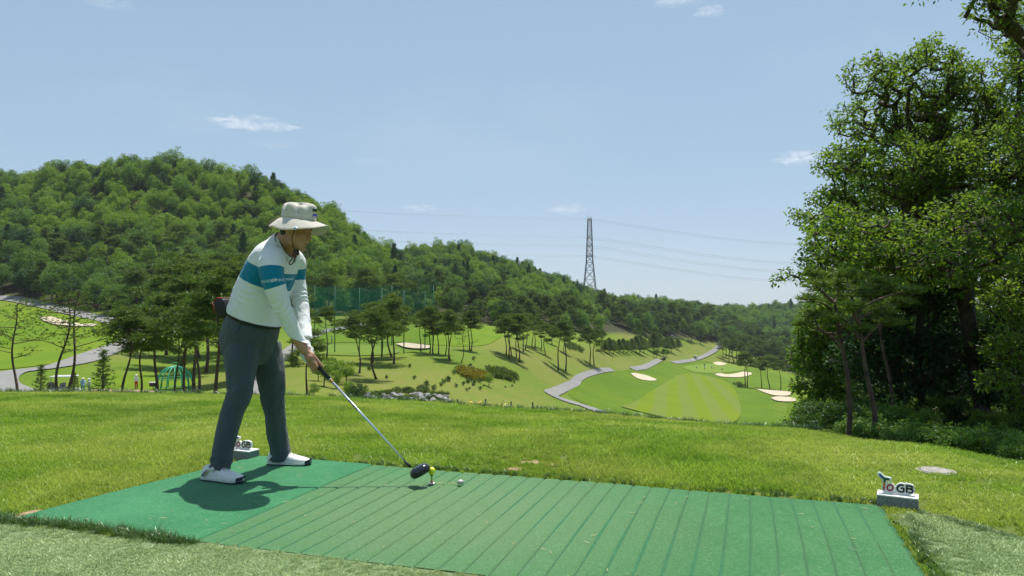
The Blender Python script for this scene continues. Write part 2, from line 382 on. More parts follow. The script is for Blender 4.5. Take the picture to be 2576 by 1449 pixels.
forest = np.where(infront, np.clip((forest_edge(ppx) + 3 - ppy) / 8, 0, 1), np.clip((rr - 30) / 10, 0, 1)) * (rr > 60)
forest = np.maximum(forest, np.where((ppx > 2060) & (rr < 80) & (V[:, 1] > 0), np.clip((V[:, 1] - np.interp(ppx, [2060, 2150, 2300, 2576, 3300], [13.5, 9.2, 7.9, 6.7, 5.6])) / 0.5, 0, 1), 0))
def blob(cx, cy, sx, sy, rot=0.0):
    c, s = math.cos(rot), math.sin(rot); dx, dy = ppx - cx, ppy - cy
    return np.clip(1.3 - ((dx * c + dy * s) / sx) ** 2 - ((-dx * s + dy * c) / sy) ** 2, 0, 1) * infront * (rr > 25)
dry = np.zeros(len(V))
for b in [(1150, 985, 330, 60, 0.1), (980, 960, 300, 60, 0), (1320, 930, 190, 60, 0.4), (1480, 910, 110, 40, 0.1), (1620, 915, 150, 26, -0.1), (1720, 890, 110, 26, -0.3), (1560, 1052, 150, 22, 0.15), (1390, 1035, 120, 20, 0.15),
          (300, 895, 110, 14, -0.1), (560, 960, 120, 25, 0), (90, 762, 60, 12, 0.4), (1580, 838, 60, 16, 0.2), (1930, 965, 110, 14, 0), (1840, 905, 80, 10, 0), (800, 950, 140, 50, 0), (870, 795, 60, 14, 0.2), (700, 930, 100, 60, 0)]:
    dry = np.maximum(dry, blob(*b))
gme = gm.mesh('ground', True)
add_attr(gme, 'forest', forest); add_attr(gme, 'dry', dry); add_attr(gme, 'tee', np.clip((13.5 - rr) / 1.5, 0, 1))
def ground_material():
    m, t = new_mat('ground_grass')
    tc = t.n('ShaderNodeNewGeometry').outputs['Position']
    fo = t.n('ShaderNodeAttribute', attribute_name='forest').outputs['Fac']
    dr = t.n('ShaderNodeAttribute', attribute_name='dry').outputs['Fac']
    n1 = t.noise(tc, 0.045, 4.0, 0.6); n2 = t.noise(tc, 0.9, 5.0, 0.65); n3 = t.noise(tc, 14.0, 4.0, 0.7)
    g = t.mix(t.ramp(n1, 0.35, 0.65), (0.100, 0.170, 0.010), (0.138, 0.198, 0.014))
    g = t.mix(t.m('MULTIPLY', t.ramp(n2, 0.42, 0.75), 0.4), g, (0.175, 0.190, 0.032))
    d = t.mix(t.ramp(n2, 0.3, 0.7), (0.140, 0.165, 0.030), (0.195, 0.172, 0.052))
    c = t.mix(t.m('MULTIPLY', t.m('MULTIPLY', dr, 0.8), t.ramp(t.m('ADD', n1, t.m('MULTIPLY', n2, 0.8)), 0.55, 1.15), clamp=True), g, d)
    c = t.mix(t.n('ShaderNodeAttribute', attribute_name='tee').outputs['Fac'], c, t.mix(t.ramp(n3, 0.3, 0.7), (0.080, 0.125, 0.018), (0.14, 0.16, 0.04)))
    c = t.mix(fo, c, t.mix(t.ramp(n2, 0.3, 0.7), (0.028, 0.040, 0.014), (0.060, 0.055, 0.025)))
    c = t.mix(t.m('MULTIPLY', t.ramp(n3, 0.35, 0.8), 0.35), c, t.mix(0.5, c, (0.04, 0.07, 0.012)))
    b = t.n('ShaderNodeBsdfPrincipled', {'Base Color': c, 'Roughness': 0.95, 'Specular IOR Level': 0.15})
    bn = t.n('ShaderNodeBump', {'Height': t.m('ADD', n2, t.m('MULTIPLY', n3, 0.3)), 'Strength': 0.5, 'Distance': 0.12})
    t.nt.links.new(bn.outputs[0], b.inputs['Normal']); out(t, b.outputs[0]); return m
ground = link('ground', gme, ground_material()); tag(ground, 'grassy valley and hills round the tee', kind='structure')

# ---- sheets lying on the land
def inside(poly, X, Y):
    c = np.zeros(X.shape, bool); n = len(poly); j = n - 1
    for i in range(n):
        xi, yi = poly[i][:2]; xj, yj = poly[j][:2]
        m = ((yi > Y) != (yj > Y)); 
        with np.errstate(divide='ignore', invalid='ignore'): m &= X < (xj - xi) * (Y - yi) / (yj - yi) + xi
        c ^= m; j = i
    return c
def lift(p): return 0.03 + 0.0004 * np.hypot(p[..., 0], p[..., 1])
def sheet(name, outline, mat, up=0.0, step=2.0, k=4, attr_fn=None, dmin=16.0, world=False):
    """a patch with the outline given in picture positions (closed curve), draped on the land"""
    pts = np.array(outline if world else [hit(x, y, dmin)[:2] for x, y in outline], float)
    pts = catmull(np.vstack([pts, pts[:1]]), k)[:-1]
    bm = bmesh.new(); vs = [bm.verts.new((x, y, 0)) for x, y in pts]
    es = [bm.edges.new((vs[i], vs[(i + 1) % len(vs)])) for i in range(len(vs))]
    bmesh.ops.triangle_fill(bm, edges=es, use_beauty=True)
    lo, hi = pts.min(0), pts.max(0)
    for ax in (0, 1):
        c = lo[ax] + step
        while c < hi[ax]:
            no = (1, 0, 0) if ax == 0 else (0, 1, 0); co = (c, 0, 0) if ax == 0 else (0, c, 0)
            bmesh.ops.bisect_plane(bm, geom=bm.verts[:] + bm.edges[:] + bm.faces[:], plane_co=co, plane_no=no); c += step
    me = bpy.data.meshes.new(name); bm.to_mesh(me); bm.free()
    co = get_co(me); co[:, 2] = H(co[:, 0], co[:, 1]) + lift(co) + up; set_co(me, co)
    me.polygons.foreach_set('use_smooth', [True] * len(me.polygons))
    no = get_no(me)
    if no[:, 2].mean() < 0: me.flip_normals()
    if attr_fn:
        for nm, fn in attr_fn.items(): add_attr(me, nm, fn(co))
    return link(name, me, mat)
def ribbon_pts(line, width, k=8, world=False, dmin=16.0):
    c = np.array(line if world else [hit(x, y, dmin)[:2] for x, y in line], float)
    c = catmull(c, k)
    for _ in range(6): c[1:-1] = 0.5 * c[1:-1] + 0.25 * (c[:-2] + c[2:])
    t = nrm(np.gradient(c, axis=0)); n = np.stack([-t[:, 1], t[:, 0]], 1)
    return c, n
def ribbon(name, line, width, mat, up=0.0, k=8, world=False, dmin=16.0, cross=4):
    c, n = ribbon_pts(line, width, k, world, dmin); L = []
    for i in range(cross + 1):
        f = i / cross - 0.5; wv = width if np.isscalar(width) else np.interp(np.linspace(0, 1, len(c)), np.linspace(0, 1, len(width)), width)[:, None]; p = c + n * wv * f
        z = H(p[:, 0], p[:, 1]) + lift(p) + up; L.append(np.column_stack([p, z]))
    L = np.stack(L, 1); m = len(c); idx = np.arange(m * (cross + 1)).reshape(m, cross + 1)
    F = np.stack([idx[:-1, :-1], idx[1:, :-1], idx[1:, 1:], idx[:-1, 1:]], -1).reshape(-1, 4)
    mb = MB(); mb.add(L.reshape(-1, 3), F[:, ::-1].copy())
    return mb.build(name, mat, smooth=True)
MAT['asphalt'] = simple('asphalt', (0.19, 0.185, 0.18), 0.9, var=0.05, nscale=0.25, col2=(0.22, 0.215, 0.205))
MAT['sand'] = simple('sand', (0.47, 0.40, 0.28), 0.95, var=0.06, nscale=0.5)
MAT['dirt'] = simple('dirt', (0.33, 0.23, 0.14), 0.95, var=0.3, nscale=0.4)
def turf_mat(name, c1, c2, scale=0.25, stripe=None):
    m, t = new_mat(name); tc = t.n('ShaderNodeNewGeometry').outputs['Position']
    n1 = t.noise(tc, scale, 5.0, 0.6); n2 = t.noise(tc, 3.0, 4.0, 0.7)
    c = t.mix(t.ramp(n1, 0.3, 0.7), c1, c2)
    if stripe:
        a = t.n('ShaderNodeAttribute', attribute_name='stripe').outputs['Fac']
        s = t.m('SINE', t.m('ADD', t.m('MULTIPLY', a, 2 * math.pi), t.m('MULTIPLY', t.m('SUBTRACT', n1, 0.5), 0.9)))
        c = t.mix(t.m('MULTIPLY', t.ramp(s, -0.45, 0.45), 0.5), c, stripe)
    c = t.mix(t.m('MULTIPLY', t.ramp(n2, 0.4, 0.8), 0.3), c, (0.07, 0.13, 0.015))
    b = t.n('ShaderNodeBsdfPrincipled', {'Base Color': c, 'Roughness': 0.95, 'Specular IOR Level': 0.1}); out(t, b.outputs[0]); return m
MAT['fairway'] = turf_mat('fairway', (0.118, 0.178, 0.006), (0.138, 0.190, 0.008), 0.06, stripe=(0.140, 0.170, 0.048))
MAT['fairway_plain'] = turf_mat('fairway_plain', (0.100, 0.175, 0.008), (0.135, 0.200, 0.010), 0.05)
MAT['green'] = turf_mat('green', (0.135, 0.205, 0.028), (0.155, 0.22, 0.032), 0.08)
MAT['rough'] = turf_mat('rough', (0.076, 0.140, 0.008), (0.108, 0.168, 0.010), 0.08)
def K(o, label=None): return tag(o, label, kind='structure')
# main hole: rough, striped fairway, putting green
K(sheet('rough_turf', [(1440, 1002), (1430, 985), (1475, 955), (1545, 937), (1600, 925), (1660, 912), (1760, 908), (1850, 922), (1940, 938), (1985, 960), (1975, 985), (2005, 1020), (2010, 1070), (1960, 1093), (1850, 1096), (1720, 1078), (1590, 1062), (1500, 1030)], MAT['rough'], step=4))
fw_axis = np.array([hit(x, y)[:2] for x, y in [(1745, 1092), (1735, 1040), (1722, 1000), (1715, 960), (1712, 940)]])
def stripe_at(co):
    # distance across the mowing direction
    ys = co[:, 1]; o = np.argsort(fw_axis[:, 1]); cx = np.interp(ys, fw_axis[o, 1], fw_axis[o, 0])
    return (co[:, 0] - cx) / 5.8 + 0.25
K(sheet('fairway', [(1560, 1025), (1600, 1012), (1640, 985), (1680, 962), (1708, 945), (1745, 942), (1790, 950), (1830, 965), (1852, 990), (1862, 1020), (1862, 1048), (1845, 1066), (1790, 1078), (1720, 1066), (1640, 1046)], MAT['fairway'], up=0.16, step=3, attr_fn={'stripe': stripe_at}))
K(sheet('putting_green', [(1715, 925), (1740, 920), (1800, 917), (1870, 924), (1868, 934), (1800, 940), (1750, 938)], MAT['green'], up=0.16, step=4))
for ol in ([(1586, 942), (1600, 941), (1630, 948), (1652, 958), (1630, 960), (1605, 955)],
           [(1797, 943), (1812, 941), (1828, 944), (1845, 942), (1858, 940), (1872, 937), (1892, 941), (1880, 948), (1845, 951), (1812, 949)],
           [(1793, 915), (1810, 912), (1828, 917), (1815, 921), (1800, 919)],
           [(1903, 981), (1940, 984), (1985, 988), (1990, 996), (1955, 998), (1930, 992)],
           [(1938, 1004), (1960, 1000), (1995, 1003), (2000, 1012), (1960, 1012)],
           [(996, 868), (1020, 866), (1050, 869), (1082, 874), (1075, 880), (1040, 880), (1015, 876)],
           [(96, 800), (130, 800), (160, 808), (200, 817), (244, 818), (225, 825), (170, 822), (120, 815)]):
    K(sheet('bunker', ol, MAT['sand'], up=0.22, step=3, k=5))
# far pale green by the nets, and the left fairway
K(sheet('practice_green', [(765, 868), (830, 866), (900, 868), (990, 878), (1000, 890), (930, 896), (840, 895), (770, 888)], MAT['green'], up=0.05, step=4))
K(sheet('upper_fairway', [(720, 862), (800, 840), (900, 832), (1000, 828), (1100, 826), (1190, 824), (1240, 828), (1262, 845), (1230, 866), (1160, 872), (1090, 868), (1000, 862), (880, 862), (780, 866)], MAT['fairway_plain'], step=5))
K(sheet('left_fairway', [(-260, 930), (-150, 850), (-60, 795), (20, 770), (90, 775), (180, 795), (260, 815), (310, 840), (318, 858), (260, 888), (180, 908), (60, 925), (-100, 935)], MAT['fairway_plain'], step=5))
K(sheet('lower_green', [(200, 968), (250, 948), (330, 945), (440, 945), (500, 955), (470, 975), (380, 982), (280, 985)], MAT['fairway_plain'], step=3))
K(sheet('dirt_patch', [(208, 986), (240, 982), (300, 983), (380, 984), (400, 990), (330, 994), (240, 994)], MAT['dirt'], up=0.05, step=3))
# cart paths
K(ribbon('cart_path', [(1600, 1068), (1530, 1044), (1470, 1022), (1405, 1003), (1385, 992), (1410, 982), (1446, 966), (1456, 952), (1484, 941), (1540, 931)], (3.2, 3.2, 3.0, 2.2, 1.9, 1.8, 1.8, 1.8), MAT['asphalt'], up=0.07))
K(ribbon('cart_path', [(1592, 931), (1622, 926), (1638, 918), (1660, 907)], 2.4, MAT['asphalt'], up=0.22))
K(ribbon('cart_path', [(1694, 914), (1722, 911), (1750, 905), (1778, 895), (1800, 882), (1812, 868), (1806, 860)], 2.7, MAT['asphalt'], up=0.22))
K(ribbon('cart_path', [(100, 1004), (40, 992), (-10, 972), (-5, 950), (40, 936), (110, 928), (180, 914), (250, 890), (310, 868), (345, 850), (340, 835), (300, 815), (230, 797), (160, 782), (90, 765), (20, 752), (-80, 748)], 4.6, MAT['asphalt'], up=0.07))
K(ribbon('cart_path', [(780, 850), (810, 837), (850, 828), (890, 822), (930, 812), (960, 802)], 3.4, MAT['asphalt'], up=0.07))
K(ribbon('cart_path', [(640, 1002), (650, 985), (655, 962), (660, 940), (700, 905), (760, 862)], 3.2, MAT['asphalt'], up=0.07))
# ------------------------------------------------------------------ scattering (one "stuff" object fed by points)
def scatter(name, pts, rot, scl, kind, protos, label=None):
    me = bpy.data.meshes.new(name); me.from_pydata(np.asarray(pts).tolist(), [], [])
    a = me.attributes.new('rot', 'FLOAT_VECTOR', 'POINT'); a.data.foreach_set('vector', np.asarray(rot, float).ravel())
    s = np.asarray(scl, float)
    if s.ndim == 1: s = np.repeat(s[:, None], 3, 1)
    a = me.attributes.new('scl', 'FLOAT_VECTOR', 'POINT'); a.data.foreach_set('vector', s.ravel())
    a = me.attributes.new('knd', 'INT', 'POINT'); a.data.foreach_set('value', np.asarray(kind, np.int32))
    o = link(name, me)
    ng = bpy.data.node_groups.new(name + '_nodes', 'GeometryNodeTree')
    ng.interface.new_socket('Geometry', in_out='INPUT', socket_type='NodeSocketGeometry')
    ng.interface.new_socket('Geometry', in_out='OUTPUT', socket_type='NodeSocketGeometry')
    gi = ng.nodes.new('NodeGroupInput'); go = ng.nodes.new('NodeGroupOutput'); L = ng.links.new
    def attr(nm, dt):
        n = ng.nodes.new('GeometryNodeInputNamedAttribute'); n.data_type = dt; n.inputs[0].default_value = nm
        return [x for x in n.outputs if x.enabled and x.name == 'Attribute'][0]
    ra, sa, ka = attr('rot', 'FLOAT_VECTOR'), attr('scl', 'FLOAT_VECTOR'), attr('knd', 'INT')
    jn = ng.nodes.new('GeometryNodeJoinGeometry')
    e2r = ng.nodes.new('FunctionNodeEulerToRotation'); L(ra, e2r.inputs[0])
    for i, p in enumerate(protos):
        oi = ng.nodes.new('GeometryNodeObjectInfo'); oi.inputs['Object'].default_value = p; oi.inputs['As Instance'].default_value = True
        cmp = ng.nodes.new('FunctionNodeCompare'); cmp.data_type = 'INT'; cmp.operation = 'EQUAL'
        ints = [x for x in cmp.inputs if x.type == 'INT']; L(ka, ints[0]); ints[1].default_value = i
        ip = ng.nodes.new('GeometryNodeInstanceOnPoints')
        L(gi.outputs[0], ip.inputs['Points']); L(cmp.outputs[0], ip.inputs['Selection']); L(oi.outputs['Geometry'], ip.inputs['Instance'])
        L(e2r.outputs[0], ip.inputs['Rotation']); L(sa, ip.inputs['Scale']); L(ip.outputs[0], jn.inputs[0])
    L(jn.outputs[0], go.inputs[0])
    md = o.modifiers.new('scatter', 'NODES'); md.node_group = ng
    tag(o, label, kind='stuff'); return o
def proto(name, me, mats):
    for m in (mats if isinstance(mats, (list, tuple)) else [mats]): me.materials.append(m)
    return bpy.data.objects.new(name, me)

# ------------------------------------------------------------------ tee mat
MA = R(-18.0); AX = np.array([math.cos(MA), math.sin(MA), 0]); BX = np.array([-math.sin(MA), math.cos(MA), 0])
MO = G(50, 1305)                                  # near corner of the mat
def MU(u, v, z=0.0): return MO + AX * u + BX * v + np.array([0, 0, z])
def carpet(name, c1, c2, worn=None, gl=420.0):
    m, t = new_mat(name); pos = t.n('ShaderNodeNewGeometry').outputs['Position']
    n1 = t.noise(pos, 2.2, 4.0, 0.6); n2 = t.noise(pos, 190.0, 3.0, 0.8); n3 = t.noise(pos, 75.0, 4.0, 0.75); n4 = t.noise(pos, 120.0, 2.0, 0.5)
    c = t.mix(t.ramp(n1, 0.3, 0.72), c1, c2)
    if worn:
        d = t.vm('DISTANCE', t.n('ShaderNodeVectorMath', {0: pos, 1: (1, 1, 0)}, operation='MULTIPLY').outputs[0], tuple(MU(2.0, 0.75)))
        wm = t.m('SUBTRACT', 1.0, t.ramp(t.m('ADD', d, t.m('MULTIPLY', n1, 0.9)), 0.7, 2.0))
        c = t.mix(t.m('MULTIPLY', wm, 0.85), c, worn)
    c = t.mix(t.m('MULTIPLY', t.ramp(n2, 0.42, 0.66), 0.62), c, t.mix(0.72, c, (0.004, 0.03, 0.012)))
    c = t.mix(t.m('MULTIPLY', t.ramp(n3, 0.48, 0.68), 0.5), c, t.mix(0.5, c, (0.28, 0.42, 0.26)))
    c = t.mix(t.m('MULTIPLY', t.ramp(n4, 0.70, 0.80), 0.8), c, (0.34, 0.40, 0.24))
    b = t.n('ShaderNodeBsdfPrincipled', {'Base Color': c, 'Roughness': 0.9, 'Specular IOR Level': 0.2, 'Sheen Weight': 0.15})
    bn = t.n('ShaderNodeBump', {'Height': t.m('ADD', n2, n3), 'Strength': 0.9, 'Distance': 0.006}); t.nt.links.new(bn.outputs[0], b.inputs['Normal'])
    out(t, b.outputs[0]); return m
MAT['mat_plain'] = carpet('mat_plain', (0.018, 0.190, 0.060), (0.040, 0.245, 0.086))
MAT['mat_strip'] = carpet('mat_strip', (0.032, 0.175, 0.044), (0.056, 0.216, 0.060), worn=(0.125, 0.238, 0.084))
MAT['mat_base'] = simple('mat_base', (0.020, 0.115, 0.042), 0.95)
mat_o = empty('tee_mat', MO); tag(mat_o, 'long green artificial tee mat with parallel grooves under the golfer', 'mat')
def slab(u0, u1, v0, v1, z0, z1, du0=0.0, nv=14, wob=0.0, wave=1.0):
    """thin slab with a rounded top edge; du0 slants its left edge"""
    mb = MB(); e = min(0.016, (u1 - u0) * 0.2)
    prof = [(0, z0), (0, z1 - 0.006), (e * 0.4, z1 - 0.0024), (e, z1), ((u1 - u0) / 2, z1), (u1 - u0 - e, z1), (u1 - u0 - e * 0.4, z1 - 0.0024), (u1 - u0, z1 - 0.005), (u1 - u0, z0)]
    L = []
    for i in range(nv + 1):
        f = i / nv; v = v0 + (v1 - v0) * f
        for (du, z) in prof:
            s = du0 * f * (1 - du / (u1 - u0)); bow = wob * math.sin(f * math.pi)
            L.append(MU(u0 + du + s + bow, v + 0.003 * math.sin(u0 * 9 + f * 3), z + wave * 0.0022 * math.sin((u0 + du) * 3.1 + v * 4)) - MO)
    k = len(prof); idx = np.arange((nv + 1) * k).reshape(nv + 1, k)
    F = np.stack([idx[:-1, :-1], idx[1:, :-1], idx[1:, 1:], idx[:-1, 1:]], -1).reshape(-1, 4)
    mb.add(np.array(L), F); mb.add(np.array(L)[idx[0]], [list(range(k))]); mb.add(np.array(L)[idx[-1]], [list(range(k))[::-1]])
    return mb
slab(0.06, 4.08, -0.03, 1.53, 0.002, 0.0125, du0=0.2, wave=0.0).build('base', MAT['mat_base'], mat_o, True)
slab(0.0, 1.096, -0.05, 1.56, 0.004, 0.019, du0=0.2).build('panel', MAT['mat_plain'], mat_o, True)
nst = 28; sw = (4.06 - 1.10) / nst
for i in range(nst):
    g = 0.0015 + 0.0008 * random.random()
    slab(1.10 + i * sw + g, 1.10 + (i + 1) * sw - g, -0.05, 1.55 - 0.004 * i * 0.4, 0.004, 0.0175 + 0.0010 * random.random(), wob=0.012 * math.sin(i * 0.33)).build('strip', MAT['mat_strip'], mat_o, True)
# dry clippings lying on the mat
MAT['straw'] = simple('straw', (0.42, 0.36, 0.17), 0.9, var=0.3)
mb = MB()
for i in range(110):
    u, v = rng.uniform(0.2, 4.0), rng.uniform(0.0, 1.5); a = rng.uniform(0, 6.3); L = rng.uniform(0.006, 0.02); c = MU(u, v, 0.0225)
    d = np.array([math.cos(a), math.sin(a), rng.uniform(-0.1, 0.1)]) * L; n = np.array([-math.sin(a), math.cos(a), 0.2]) * 0.0012
    mb.add([c - d - n, c - d + n, c + d + n, c + d - n], [[0, 1, 2, 3]])
tag(mb.build('clippings', MAT['straw']), 'dry grass clippings strewn over the tee mat', kind='stuff')

# ------------------------------------------------------------------ grass of the tee
def grass_mat(name, c1, c2, c3, trans=0.3, spread=0.7, gloss=0.1):
    m, t = new_mat(name); rnd = t.n('ShaderNodeObjectInfo').outputs['Random']
    pos = t.n('ShaderNodeNewGeometry').outputs['Position']
    at = t.n('ShaderNodeAttribute', attribute_name='tint').outputs['Fac']
    big = t.noise(pos, 0.6, 4.0, 0.62); c = t.mix(t.m('ADD', t.m('MULTIPLY', at, 0.6), t.m('MULTIPLY', rnd, 0.4)), c1, c2)
    c = t.mix(t.m('MULTIPLY', t.ramp(big, 0.40, 0.64), spread), c, c3)
    c = t.mix(t.m('MULTIPLY', t.ramp(t.noise(pos, 0.33, 3.0), 0.5, 0.7), 0.55), c, t.mix(0.5, c, (0.03, 0.10, 0.016)))
    d = t.n('ShaderNodeBsdfDiffuse', {'Color': c}); tr = t.n('ShaderNodeBsdfTranslucent', {'Color': c}); g = t.n('ShaderNodeBsdfGlossy', {'Color': (0.9, 0.95, 0.85, 1), 'Roughness': 0.38})
    s = t.n('ShaderNodeMixShader', {0: trans, 1: d.outputs[0], 2: tr.outputs[0]}); s2 = t.n('ShaderNodeMixShader', {0: gloss, 1: s.outputs[0], 2: g.outputs[0]})
    out(t, s2.outputs[0]); return m
MAT['lawn'] = grass_mat('lawn_blade', (0.098, 0.220, 0.012), (0.400, 0.560, 0.060), (0.50, 0.56, 0.11), trans=0.5, gloss=0.02)
MAT['turf'] = grass_mat('turf_fibre', (0.17, 0.27, 0.085), (0.56, 0.68, 0.34), (0.46, 0.50, 0.20), trans=0.25, spread=0.4, gloss=0.02)
MAT['tuft'] = grass_mat('tuft_blade', (0.040, 0.105, 0.010), (0.095, 0.190, 0.020), (0.12, 0.18, 0.03), spread=0.3)
def blades(n, rad, h, wd, lean, seed, segs=2):
    g = np.random.default_rng(seed); mb = MB()
    a = g.uniform(0, 6.283, n); r = rad * np.sqrt(g.uniform(0, 1, n)); hh = h * g.uniform(0.55, 1.25, n)
    for i in range(n):
        b = np.array([math.cos(a[i]) * r[i], math.sin(a[i]) * r[i], -0.004]); la = g.uniform(0, 6.283); le = lean * g.uniform(0.2, 1.3)
        d = np.array([math.cos(la), math.sin(la), 0]); n_ = np.array([-d[1], d[0], 0]) * wd * g.uniform(0.7, 1.3)
        if g.random() < 0.5: n_ = n_ * 0.6 + d * wd * 0.5
        p1 = b + d * le * hh[i] * 0.3 + np.array([0, 0, hh[i] * 0.6]); p2 = b + d * le * hh[i] + np.array([0, 0, hh[i]])
        mb.add([b - n_, b + n_, p1 + n_ * 0.8, p2, p1 - n_ * 0.8], [[0, 1, 2, 4], [4, 2, 3]], attr=g.random())
    return mb
def protos_of(name, mat, specs):
    return [proto(name, blades(*s).mesh(name, True, 'tint'), MAT[mat]) for s in specs]
def tile(n, size, h, wd, lean, seed):
    """a square piece of sward, blades rooted anywhere in it"""
    g = np.random.default_rng(seed); x0 = g.uniform(-size / 2, size / 2, (n, 2)); hh = h * g.uniform(0.5, 1.3, n); la = g.uniform(0, 6.283, n); le = lean * g.uniform(0.2, 1.3, n) * hh
    d = np.stack([np.cos(la), np.sin(la), 0 * la], 1); na = g.uniform(0, 6.283, n); nn = np.stack([np.cos(na), np.sin(na), 0 * na], 1) * (wd * g.uniform(0.7, 1.3, n))[:, None]
    b = np.column_stack([x0, np.full(n, -0.004)]); up = np.zeros((n, 3)); up[:, 2] = hh
    p1 = b + d * (le * 0.35)[:, None] + up * 0.6; p2 = b + d * le[:, None] + up
    V = np.stack([b - nn, b + nn, p1 + nn * 0.8, p1 - nn * 0.8, p2], 1).reshape(-1, 3); k = np.arange(n)[:, None] * 5
    mb = MB(); F = (k + np.array([0, 1, 2, 3])).tolist() + (k + np.array([3, 2, 4])).tolist(); mb.V = [V]; mb.F = F; mb.mi = [0] * len(F); mb.n = len(V); mb.A = [np.repeat(g.random(n), 5)]; return mb
LT_, TT_ = 0.30, 0.20
lawn_protos = [proto('lawn_tile', tile(1400, LT_ * 1.06, 0.027, 0.0023, 1.15, s).mesh('lawn_tile', True, 'tint'), MAT['lawn']) for s in (1, 2, 3)] + [proto('lawn_clump', tile(44, 0.06, 0.030, 0.0028, 0.8, s).mesh('lawn_clump', True, 'tint'), MAT['lawn']) for s in (8, 9)]
turf_protos = [proto('turf_tile', tile(2200, TT_ * 1.05, 0.0095, 0.0017, 1.5, s).mesh('turf_tile', True, 'tint'), MAT['turf']) for s in (4, 5)] + [proto('turf_clump', tile(60, 0.03, 0.0095, 0.0013, 1.5, s).mesh('turf_clump', True, 'tint'), MAT['turf']) for s in (12, 13)]
tuft_protos = protos_of('grass_tuft', 'tuft', [(34, 0.035, 0.07, 0.0024, 0.9, s) for s in (6, 7)])
def mat_uv(x, y):
    dx, dy = x - MO[0], y - MO[1]; return dx * AX[0] + dy * AX[1], dx * BX[0] + dy * BX[1]
# artificial turf around the mat: near side, and a wedge beyond the right end
turf_right = np.array([G(2242, 1300)[:2], G(2325, 1292)[:2], G(2470, 1325)[:2], G(2576, 1362)[:2], G(2900, 1420)[:2], (3.2, 1.2), (1.4, 1.2), (1.62, 2.6)])
def on_mat(x, y, e=0.0):
    u, v = mat_uv(x, y); return (u > 0.0 + 0.2 * np.clip(v / 1.5, 0, 1) - e) & (u < 4.07 + e) & (v > -0.05 - e) & (v < 1.56 + e)
def on_turf(x, y):
    u, v = mat_uv(x, y); return ((v < np.where(u < 1.08, -0.115 + 0.02 * np.sin(u * 3), -0.053)) & (u < 4.4)) | inside(turf_right, x, y)
def near_edge_D(x, y):
    px = CX + FPX * x / np.maximum(y, 0.1); return np.interp(px, [0, 800, 1200, 1400, 1600, 1850, 2000, 2130, 2300, 2576, 3300], [11.6, 11.6, 11.3, 10.7, 10.3, 9.9, 10.2, 9.6, 8.3, 7.1, 6.0])
man = G(2355, 1205); man = np.array([man[0] * 1.05, man[1] * 1.05, 0]); man[2] = float(H(man[0], man[1]))
BARE = [(1290, 1178, 0.045), (1335, 1161, 0.05), (1395, 1166, 0.035), (1362, 1158, 0.03), (1260, 1150, 0.025), (75, 1296, 0.05)]
def lawn_ok(x, y):
    ok = (y < near_edge_D(x, y)) & ~on_mat(x, y, 0.012) & ~on_turf(x, y) & (np.hypot(x - man[0], y - man[1]) > 0.10)
    for (bx, by, br) in BARE:
        c = G(bx, by); ok &= np.hypot((x - c[0]) * 0.6, y - c[1]) > br
    return ok
def turf_ok(x, y): return on_turf(x, y) & ~on_mat(x, y, 0.002)
def sward(name, okf, size, x0, x1, y0, y1, protos, nt, ncl, clr, zf, label, dens, sc):
    """whole tiles where they fit, small clumps along the borders"""
    gx, gy = np.meshgrid(np.arange(x0, x1, size), np.arange(y0, y1, size)); gx, gy = gx.ravel(), gy.ravel(); vis = np.abs(gx) < 0.74 * gy + 2.6; gx, gy = gx[vis], gy[vis]
    cnt = np.zeros(len(gx), int); h = size * 0.5
    offs = [(a, b) for a in (-h, -h / 3, h / 3, h) for b in (-h, -h / 3, h / 3, h)]
    for a, b in offs: cnt += okf(gx + a, gy + b)
    full = cnt == len(offs); part = (cnt > 0) & ~full
    px_, py_ = gx[full], gy[full]; rt = rng.integers(0, 4, full.sum()) * math.pi / 2; kd = rng.integers(0, nt, full.sum())
    k = int(dens * size * size); qx = np.repeat(gx[part], k) + rng.uniform(-h, h, part.sum() * k); qy = np.repeat(gy[part], k) + rng.uniform(-h, h, part.sum() * k); ok = okf(qx, qy); qx, qy = qx[ok], qy[ok]
    for (bx, by, br) in BARE:
        c = G(bx, by); m_ = np.hypot((px_ - c[0]) * 0.6, py_ - c[1]) < 0
    X = np.concatenate([px_, qx]); Y = np.concatenate([py_, qy]); RZ = np.concatenate([rt, rng.uniform(0, 6.28, len(qx))]); KD = np.concatenate([kd, nt + rng.integers(0, ncl, len(qx))])
    sl = 0.05
    sx = (zf(X, Y + sl) - zf(X, Y - sl)) / (2 * sl); sy = -(zf(X + sl, Y) - zf(X - sl, Y)) / (2 * sl)
    c_, s_ = np.cos(RZ), np.sin(RZ)
    rot = np.column_stack([sx * c_ - sy * s_ * 1.0, sx * s_ * 0 + sy * c_, RZ]) if False else np.column_stack([np.zeros(len(X)), np.zeros(len(X)), RZ])
    S_ = np.column_stack([np.ones(len(X)), np.ones(len(X)), sc(X, Y)])
    return scatter(name, np.column_stack([X, Y, zf(X, Y)]), rot, S_, KD, protos, label)
sward('lawn_grass', lawn_ok, LT_, -13.8, 8.1, 1.2, 12.0, lawn_protos, 3, 2, 0.03, H, 'short green rough grass of the tee round the mat', 380, lambda X, Y: (0.85 + 0.03 * Y) * (1 + 0.25 * np.sin(X * 1.7) * np.cos(Y * 1.3)))
sward('turf_fibres', turf_ok, TT_, -4.0, 3.4, 1.2, 4.2, turf_protos, 2, 2, 0.015, lambda X, Y: np.full(np.shape(X), 0.015), 'pale short fibres of the artificial turf round the mat', 1500, lambda X, Y: 1.0 + 0 * X)
